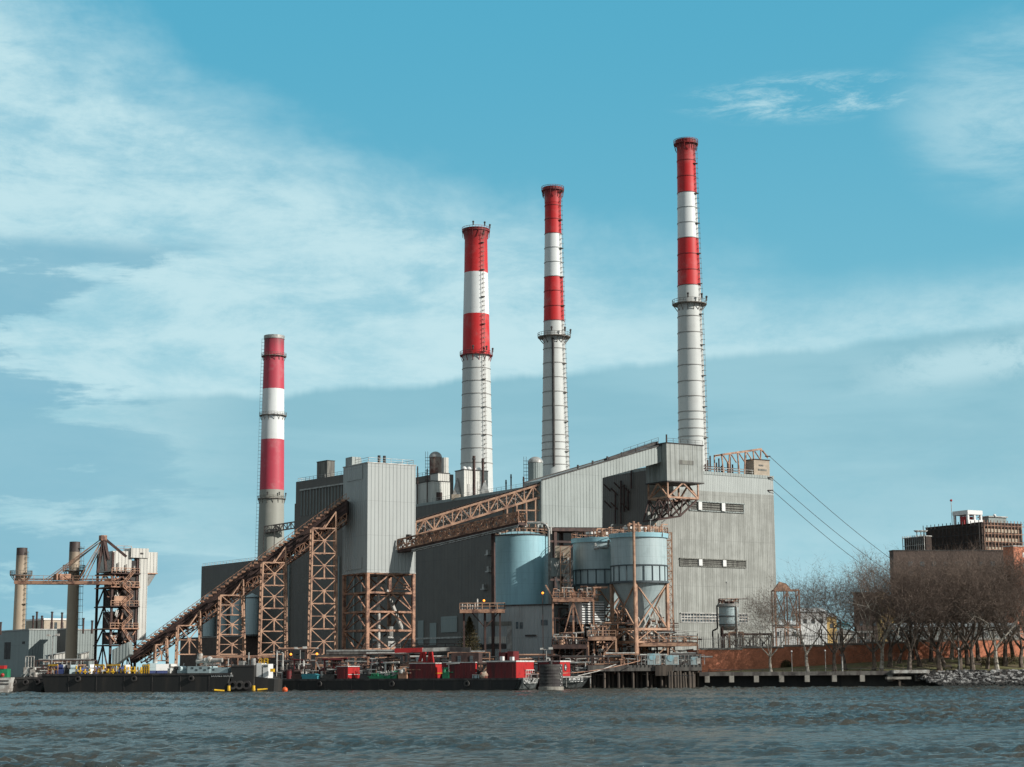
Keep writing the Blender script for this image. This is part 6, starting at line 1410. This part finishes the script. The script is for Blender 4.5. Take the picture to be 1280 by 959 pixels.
# steel boxes on the middle barge
BX = [(421, 434.5, 447.5, 833.5, 849, 'small dark red steel box with a bright red end, left part of the middle barge'), (511.5, 544, 552.5, 829.5, 848, 'long dark red steel box with a bright red end in the middle of the barge'),
      (553.5, 594, 596, 828.5, 848, 'long maroon steel box right of the one with the bright red end')]
for k, (pa, pb, pc, yt, yb, lab) in enumerate(BX):
    p_ = on_deck(BB, pb, 1.2, HB); t = Thing('steel_box', lab, 'steel box', p_, R_(-22)); x = uL(t, pa, 840).x; h = Zp(pb, yt, p_); d_ = (pc - pb) * .16 / .375
    MB().box(x, 0, 0, d_, 0, h).build('body', M['maroon'], t); MB().box(x - .05, .05, -.06, .12, h, h + .16).box(-.12, .06, -.06, d_ + .05, h + .003, h + .155).build('top_edge', M['redstrip'], t)
    mb = MB()
    for i in range(int(-x / 1.1)): mb.box(x + .5 + i * 1.1, x + .62 + i * 1.1, -.07, 0, .1, h - .1)
    mb.build('ribs', M['maroon'], t); MB().box(0, .05, .1, d_ - .1, .2, h * .93).build('end_panel', M['red'], t); MB().box(.05, .1, .1, d_ - .1, h * .34, h * .38).build('door_bar', M['yellow' if k == 1 else 'redstrip'], t)  # sunlit end painted brighter than the shade-toned body
# large red deck structure straddling the end of the barge
p_ = on_deck(BB, 645, .9, HB); t = Thing('steel_box', 'largest red steel box, white top edge, at the lettered end of the middle barge', 'steel box', p_, R_(-22)); x = uL(t, 608.5, 840).x; h = Zp(645, 827.5, p_)
MB().box(x, -.05, 0, 9.6, 0, h).build('body', M['maroon'], t); MB().box(x - .1, .05, -.1, .15, h, h + .28).box(-.2, .1, -.1, 9.7, h + .003, h + .277).build('top_edge', M['redstrip'], t); MB().box(-.05, .02, .1, 9.5, .1, h - .05).build('end_panel', M['red'], t)
mb = MB()
for i in range(int(-x / 1.2)): mb.box(x + .6 + i * 1.2, x + .72 + i * 1.2, -.06, 0, .1, h - .05)
mb.build('ribs', M['maroon'], t); mb = MB(); mb.rail([(.3, 4.5, 0), (.3, 9, 0)], 1.6, 1, .07); mb.build('ladder_rail', M['redstrip'], t); clutter(t, .2, 1.2, 4, 9, 0, 10, 1.3, ['redstrip', 'coal', 'steel2'], 'fittings', seed=2)
for a_, b_ in ((.45, .7),): MB().box(x * .72, x * .5, 2, 5, h, h + 1.9).box(x * .42, x * .22, 2, 5, h, h + 2.1).build('red_machinery', M['maroon'], t)
MB().box(x * .62, x * .52, 1, 2, h + .2, h + 1.1).box(x * .28, x * .18, 1, 2, h + .2, h + 1.0).build('white_lockers', M['white'], t)
p_ = on_deck(BC, 700, 1.2, HC); t = Thing('steel_box', 'red steel box with a round black emblem on the raked-bow barge', 'steel box', p_, R_(-24)); x = uL(t, 672, 840).x; h = Zp(700, 827.5, p_); 
MB().box(x, -.05, 0, 5.5, 0, h).build('body', M['maroon'], t); MB().box(x - .1, .05, -.1, .15, h, h + .28).box(-.2, .1, -.1, 5.6, h + .003, h + .277).build('top_edge', M['redstrip'], t); MB().box(-.05, .02, .1, 5.4, .1, h - .05).build('end_panel', M['red'], t)
mb = MB(); mb.lathe([(.05, 0), (.75, 0), (.75, .05), (.05, .05)], 20); mb.v = [(.03 + v[2], 2.8 + v[0], h - 1.1 + v[1]) for v in mb.v]; mb.build('emblem_disc', M['coal'], t); MB().box(.09, .12, 2.45, 3.15, h - 1.2, h - 1.0).box(.09, .12, 2.7, 2.9, h - 1.55, h - .7).build('emblem_mark', M['white'], t)
# crane with red boom
p_ = on_deck(BB, 575, 6, HB); t = Thing('mobile_crane', 'dark crane with a lowered red and grey boom over the middle barge', 'crane', p_, R_(-10)); X = lambda px, py: uL(t, px, py)
a, b, c_ = X(494, 813.5), X(563, 811.5), X(588, 812.5); MB().beam(a, a.lerp(b, .5), 1.0, .9).build('boom_tip', M['red'], t); MB().beam(a.lerp(b, .5), b, .85, .75).build('boom_middle', M['pipe'], t); MB().beam(b, c_, 1.2, 1.0).build('boom_foot', M['coal'], t)
MB().box(X(566, 820).x, X(600, 820).x, -1.5, 2.5, X(580, 829).z, X(580, 816).z).build('cab_body', M['dksteel'], t); MB().box(X(560, 820).x, X(604, 820).x, -1.8, 2.8, 0, 1.5).build('carrier', M['coal'], t)
for px in (564, 572, 592, 600): p = X(px, 845); MB().tube((p.x, -2.1, .75), (p.x, -1.8, .75), .75, None, 16).build('wheel', M['coal'], t)
MB().box(X(574, 820).x, X(578, 820).x, -1.6, -1.5, X(580, 828).z, X(580, 820).z).box(X(589, 820).x, X(593, 820).x, -1.6, -1.5, X(580, 828).z, X(580, 820).z).build('window', M['glass'], t)
t = Thing('rack', 'upright slanted red steel frames behind the long dark red box', 'steel frame', on_deck(BB, 533, 8, HB), R_(-22)); X = lambda px, py: uL(t, px, py); mb = MB()
for pa, ya, pb, yb in ((524, 829, 528, 815), (530, 829, 531, 815), (536, 829, 538, 815), (541, 829, 539, 815)): A_, B_ = X(pa, ya), X(pb, yb); mb.beam((A_.x, 0, 0), A_, .4).beam(A_, B_, .55)
mb.beam(X(523, 828), X(542, 828), .5).build('frame', M['red'], t); MB().box(X(519, 820).x, X(523, 820).x, .5, 2, 0, X(520, 821).z).build('locker', M['siloblue'], t)
# smaller deck things
SM = [(387, 'teal_crate', 'small teal covered skiff on the left part of the middle barge', 'teal', 2.2, 1.1), (481, 'pump', 'green pump set left of the long dark red box', 'green', 1.6, 1.2), (490, 'pump', 'second green pump set nearer the long dark red box', 'green', 1.3, 1.5),
      (470, 'pump', 'low green machine under the pale tower legs', 'green', 2.0, .9), (557, 'pump', 'green frame with bottles right of the bright red box end', 'green', .9, 2.4), (586.5, 'crate', 'pale blue crate on the middle barge, left of the two', 'blue', .9, 1.1), (594.5, 'crate', 'greyer blue crate right of the pale blue one', 'siloblue', .9, 1.1),
      (456, 'winch', 'dark winch right of the small red steel box', 'coal', 1.4, 1.8), (411, 'winch', 'dark winch left of the small red steel box', 'coal', 1.6, 1.7), (503, 'winch', 'rusty winch against the long dark red box', 'steel', 1.2, 2.2), (371, 'winch', 'rusty winch near the left end of the middle barge', 'dksteel', 1.5, 1.9), (575, 'pallet', 'yellow pallet stack in front of the maroon steel box', 'yellow', 1.6, .45)]
for k, (px, nm, lab, m_, w, h) in enumerate(SM):
    t = Thing(nm, lab, nm.replace('_', ' '), on_deck(BB, px, .7 + (k % 3) * .3, HB), R_(-22)); MB().box(-w / 2 * 1.6, w / 2 * 1.6, 0, 1.2, 0, h * .6).build('body', M[m_], t)
    if nm in ('crate', 'pallet'): MB().box(-w * .82, w * .82, -.05, 1.25, h * .6, h * .72).build('lid', M['pipe'], t); MB().box(-w * .5, -w * .35, -.06, 0, .05, h * .58).box(w * .35, w * .5, -.06, 0, .05, h * .58).build('battens', M['coal'], t)
    elif nm == 'teal_crate': t.o.name = 'covered_skiff'; t.o['category'] = 'skiff'; MB().prism([(-w * .9, -.05, h * .5), (w * .7, -.05, h * .5), (w * .9, -.05, h * .75), (w * .5, -.05, h), (-w * .8, -.05, h)], (0, 1.3, 0)).build('cover', M['teal'], t)
    else: MB().tube((-w * .5, .6, h * .8), (w * .5, .6, h * .8), h * .22, None, 12).build('drum', M[m_], t); clutter(t, -w, w * .6, .1, 1, h * .5, 7, h * .7, [m_, 'galv', 'pipe'], 'fittings', seed=200 + k, thick=.16)
t = Thing('tarpaulin_heap', 'cream and brown tarpaulin heap between the crates and the largest red box', 'tarpaulin', on_deck(BB, 606, .9, HB), 0); mb = MB(); n0 = 0; mb.ico((0, 0.2, .55), 1.0, 3, (1.1, .7, .85)); mb.v = [(v[0] + .18 * mnoise.noise(Vector(v) * 1.7), v[1], v[2] + .22 * mnoise.noise(Vector(v) * 2.1 + Vector((5, 0, 0)))) for v in mb.v]; mb.build('tarpaulin', m_plain('cream_brown_tarp', (.5, .40, .30), (.22, .07, .05), 1.2, .9), t, smooth=True); MB().tube((-1.1, -.3, .3), (1.1, -.35, .5), .05, None, 5).build('rope', M['coal'], t)
# deck pipe tangle on the middle barge
for k, (pa, pb, lab) in enumerate(((348, 380, 'tangle of red and pale pipes at the left end of the middle barge'), (395, 420, 'tangle of pipes left of the small red steel box'), (449, 510, 'tangle of rusty and pale deck pipes below the pale tower'))):
    t = Thing('deck_pipework', lab, 'pipework', on_deck(BB, (pa + pb) / 2, 3, HB), R_(-22)); a = uL(t, pa, 840); b = uL(t, pb, 840); clutter(t, a.x, b.x - 1, 0, 4, 0, 48, 4.2, ['dksteel', 'maroon' if k < 2 else 'steel', 'pipe', 'coal', 'coal'], 'pipes', seed=300 + k)
    MB().box(a.x, b.x, 0, 3.6, 0, .18).build('skid', M['coal'], t)
# ribbed mooring dolphin
t = Thing('mooring_dolphin', 'ribbed grey cylindrical mooring dolphin with a pale foot beside the barge end', 'mooring dolphin', G(688.5, 345.5, 0)); r = 14.5 * .1575; H = zat(688, 830.5, 345.5); prof = [(r + .12, -2), (r + .12, .45), (r, .5)]
k = 0; z = .6
while z < H - .3: prof += [(r, z), (r + .05, z + .12), (r, z + .3)]; z += .62
prof += [(r, H), (.05, H + .02)]; MB().lathe(prof, 40).build('shell', M['coal'], t, smooth=False); MB().lathe([(r + .18, -2), (r + .18, .55), (r + .1, .6)], 40, cap=False).build('foot', M['concrete'], t)
mb = MB()
for k in range(8): a = R_(-40 + (6 if k % 2 else -2)); mb.ico(((r + .15) * math.cos(a), (r + .15) * math.sin(a), .8 + k * .55), .11, 1)
mb.build('ladder_rungs', M['white'], t); MB().tube((0, 0, H), (0, 0, H + .6), .3, None, 10).tube((-.6, 0, H + .5), (.6, 0, H + .5), .12, None, 8).build('bollard', M['coal'], t)

# ------------------------------------------------------------------ conifer beside the grey shed
def conifer():
    t = Thing('conifer', 'bushy brown-green conifer between the pale tower and the grey shed', 'conifer', G(587, 389, PZ - 1 if False else ZG)); H = zat(587, 771, 389) - ZG; base = zat(587, 815, 389) - ZG; r_ = random.Random(2); mb = MB()
    MB().tube((0, 0, 0), (0, 0, H * .97), .3, .05, 8).build('trunk', M['bark'], t)
    for k in range(8000):
        u_ = r_.random() ** 1.1; z = base + (H - base) * u_; R0 = 3.3 * (1 - u_) ** .8 * r_.uniform(.25, 1) * (.75 + .4 * math.sin(z * 4.2) ** 2); a = r_.uniform(0, 6.283); p = Vector((R0 * math.cos(a), R0 * math.sin(a), z - .15 * R0)); s_ = r_.uniform(.12, .3)
        v1 = Vector((r_.uniform(-1, 1), r_.uniform(-1, 1), r_.uniform(-.6, .6))) * s_; v2 = Vector((r_.uniform(-1, 1), r_.uniform(-1, 1), r_.uniform(-1, 1))) * s_; mb.add([p, p + v1, p + v2], [(0, 1, 2)])
    mb.build('crown', M['foli'], t)
conifer()

# ------------------------------------------------------------------ bare trees
def make_tree(label, seed, H, spread, forks, low, mt, loc):
    r_ = random.Random(seed); t = Thing('bare_tree', label, 'tree', loc, 0, 'bare winter trees along the shore'); tr = MB(); cr = MB()
    def seg(mb, a, b, r0, r1, n):
        mb.tube(a, b, r0, r1, n, False)
    def twig(a, b, r):
        d = (b - a).normalized(); u = d.cross(Vector((.3, .9, .2))).normalized() * r; w = u.cross(d)
        cr.add([a + u, a - u * .5 + w * .87, a - u * .5 - w * .87, b], [(0, 1, 3), (1, 2, 3), (2, 0, 3)])
    def grow(p, d, L_, r, lv):
        n_ = 3 if lv < 4 else 2; q_ = p; dd = d.copy()
        rr0 = r
        pts = [p.copy()]
        for i in range(n_):
            dd = (dd + Vector((r_.uniform(-1, 1), r_.uniform(-1, 1), r_.uniform(-.4, .7))) * (.16 + .03 * lv)).normalized(); nx = q_ + dd * (L_ / n_); r1 = rr0 * .84
            if lv <= 3: seg(tr, q_, nx, rr0, r1, 7 if lv < 2 else 5)
            elif lv == 4: seg(cr, q_, nx, rr0, r1, 3)
            else: twig(q_, nx, rr0)
            q_ = nx; rr0 = r1; pts.append(q_.copy())
        if lv >= 6: return
        kids_ = [0, 3, 4, 3, 4, 4][lv] if lv else forks
        for k in range(kids_):
            base = pts[-1] if (k < 2 or lv == 0) else pts[r_.randint(1, len(pts) - 1)]
            a = r_.uniform(0, 6.283) if lv else 6.283 * k / forks + r_.uniform(-.4, .4); tilt = r_.uniform(.45, .95) * spread if lv else r_.uniform(.4, .75) * spread
            e1 = dd.cross(Vector((0.3, .2, 1)) if abs(dd.z) < .95 else Vector((1, 0, 0))).normalized(); e2 = e1.cross(dd)
            nd = (dd * math.cos(tilt) + (e1 * math.cos(a) + e2 * math.sin(a)) * math.sin(tilt) + Vector((0, 0, .10))).normalized()
            grow(base.copy(), nd, L_ * r_.uniform(.68, .90) if lv else H * .27 * r_.uniform(.8, 1.15), max(.017, rr0 * (.80 if k < 2 else .60)), lv + 1)
    grow(Vector((0, 0, -.3)), Vector((r_.uniform(-.08, .08), r_.uniform(-.05, .05), 1)).normalized(), low, H * .022, 0)
    ob = tr.build('trunk', M[mt], t, smooth=True); cb = cr.build('crown', M['twig'], t); zm = max(v[2] for v in cr.v); s_ = H * 1.12 / zm; ob.data.transform(Matrix.Scale(s_, 4)); cb.data.transform(Matrix.Scale(s_, 4))
    return t.o
TR = [ # px of trunk, distance, top py, variant
 (964, 380.5, 742, 0), (1010, 381, 722, 1), (1043, 382.5, 716, 2), (1057, 386, 704, 3), (1092, 385, 696, 4), (1101, 383.5, 702, 1), (1136, 380.5, 692, 3), (1150, 389, 693, 4), (1175, 384, 690, 2), (1181, 389, 692, 5),
 (1199, 384, 686, 4), (1210, 392, 690, 3), (1234, 386, 688, 5), (1256, 390, 686, 2), (1277, 388, 690, 4), (1124, 394, 697, 5), (1164, 396, 690, 3), (1190, 398, 692, 1), (1224, 396, 688, 2), (1247, 383, 694, 1), (1268, 397, 688, 3), (1296, 384, 690, 5),
 (1112, 389, 694, 2), (1310, 395, 690, 4), (1140, 398, 694, 2), (1216, 381.5, 697, 2), (1288, 395, 686, 2)]
TLAB = {0: 'bare tree with a pale mottled trunk, farthest left, against the boiler house wall', 1: 'bare tree with a pale trunk, second tree from the left'}
protos = {}; spec = {0: (17, 1.15, 4, 3.6, 'barkpale'), 1: (20, 1.1, 4, 4.0, 'barkpale'), 2: (22, 1.15, 4, 3.6, 'bark'), 3: (23, 1.25, 4, 3.8, 'bark'), 4: (24, 1.15, 5, 4.0, 'bark'), 5: (22, 1.3, 4, 3.2, 'bark')}
order = sorted(range(len(TR)), key=lambda i: TR[i][0])
def tlabel(i):
    px, Y, pt, v = TR[i]; n = order.index(i)
    if i in TLAB and i < 2: return TLAB[i]
    row = 'front row' if Y < 386 else 'back row by the wall'; rows = [j for j in order if (TR[j][1] < 386) == (Y < 386)]; k = rows.index(i)
    return 'bare %s tree, %s from the left in the %s' % ('pale-trunked' if v < 2 else 'dark-trunked', ORD[k], row)
for i, (px, Y, pt, v) in enumerate(TR):
    p = G(px, Y); z = lawn_z(p.x, Y) - .1; H = zat(px, pt, Y) - z; loc = (p.x, Y, z); lab = tlabel(i)
    if v not in protos:
        h_, sp_, fk, lw, mt = spec[v]; protos[v] = (make_tree(lab, 40 + v, H, sp_, fk, lw, mt, loc), H); 
    else:
        o0, H0 = protos[v]; copy_thing(o0, loc, R_(37 * i % 360), lab, H / H0)
# lamp posts and litter on the esplanade
for k, (px, Y, y0, y1, lab) in enumerate(((1053, 378.6, 820, 839, 'short pale post with a dark top on the esplanade'), (990, 378.8, 815, 838, 'thin lamp post near the left end of the esplanade, with a small white lamp'), (1032, 379, 814, 838, 'thin lamp post with a small white lamp, second from the left'), (1199, 379.5, 812, 836, 'thin lamp post above the rock slope'))):
    p = G(px, Y); z = lawn_z(p.x, Y); t = Thing('lamp_post', lab, 'lamp post', (p.x, Y, z)); h = zat(px, y0, Y) - z; MB().tube((0, 0, 0), (0, 0, h), .16 if k == 0 else .07, None, 8).build('post', M['pipe' if k == 0 else 'galv'], t); (MB().box(-.5, .5, -.25, .25, h, h + .35) if k == 0 else MB().ico((0, 0, h + .1), .2, 2)).build('lamp_head', M['coal' if k == 0 else 'white'], t)
for k, px in enumerate((1185, 1212, 1222)):
    Y = 386 + k; p = G(px, Y); t = Thing('park_bench', ORD[k] + ' dark park bench from the left on the lawn below the brick wall', 'bench', (p.x, Y, lawn_z(p.x, Y))); MB().box(-.9, .9, -.25, .25, .4, .46).build('seat', M['wood'], t); MB().box(-.9, .9, .22, .28, .5, .9).build('backrest', M['wood'], t); MB().box(-.85, -.75, -.25, .28, 0, .4).build('leg', M['coal'], t); MB().box(.75, .85, -.25, .28, 0, .4).build('leg', M['coal'], t)
for k, (px, lab) in enumerate(((1240, 'low evergreen shrub left of the similar one at the right edge'), (1262, 'low evergreen shrub at the right edge under the bare trees'), (983, 'small dark shrub against the left part of the brick wall'))):
    Y = 391 + k * 2; p = G(px, Y); r_ = random.Random(70 + k); t = Thing('shrub', lab, 'shrub', (p.x, Y, lawn_z(p.x, Y))); mb = MB(); w = 3.2 if k < 2 else 1.2
    for j in range(1500):
        a = r_.uniform(0, 6.28); R0 = w * r_.random() ** .5; z = r_.uniform(0, 1) * (1.9 if k < 2 else 1.3) * math.sqrt(max(0, 1 - (R0 / w) ** 2)) * 1.3; q_ = Vector((R0 * math.cos(a), R0 * math.sin(a) * .5, z)); s_ = .22
        mb.add([q_, q_ + Vector((r_.uniform(-s_, s_), r_.uniform(-s_, s_), r_.uniform(-s_, s_))), q_ + Vector((r_.uniform(-s_, s_), r_.uniform(-s_, s_), r_.uniform(-s_, s_)))], [(0, 1, 2)])
    mb.build('leaves', M['foli'], t); mb = MB()
    for j in range(6): mb.beam((0, 0, 0), (r_.uniform(-w * .6, w * .6), 0, 1.1), .06)
    mb.build('stems', M['bark'], t)
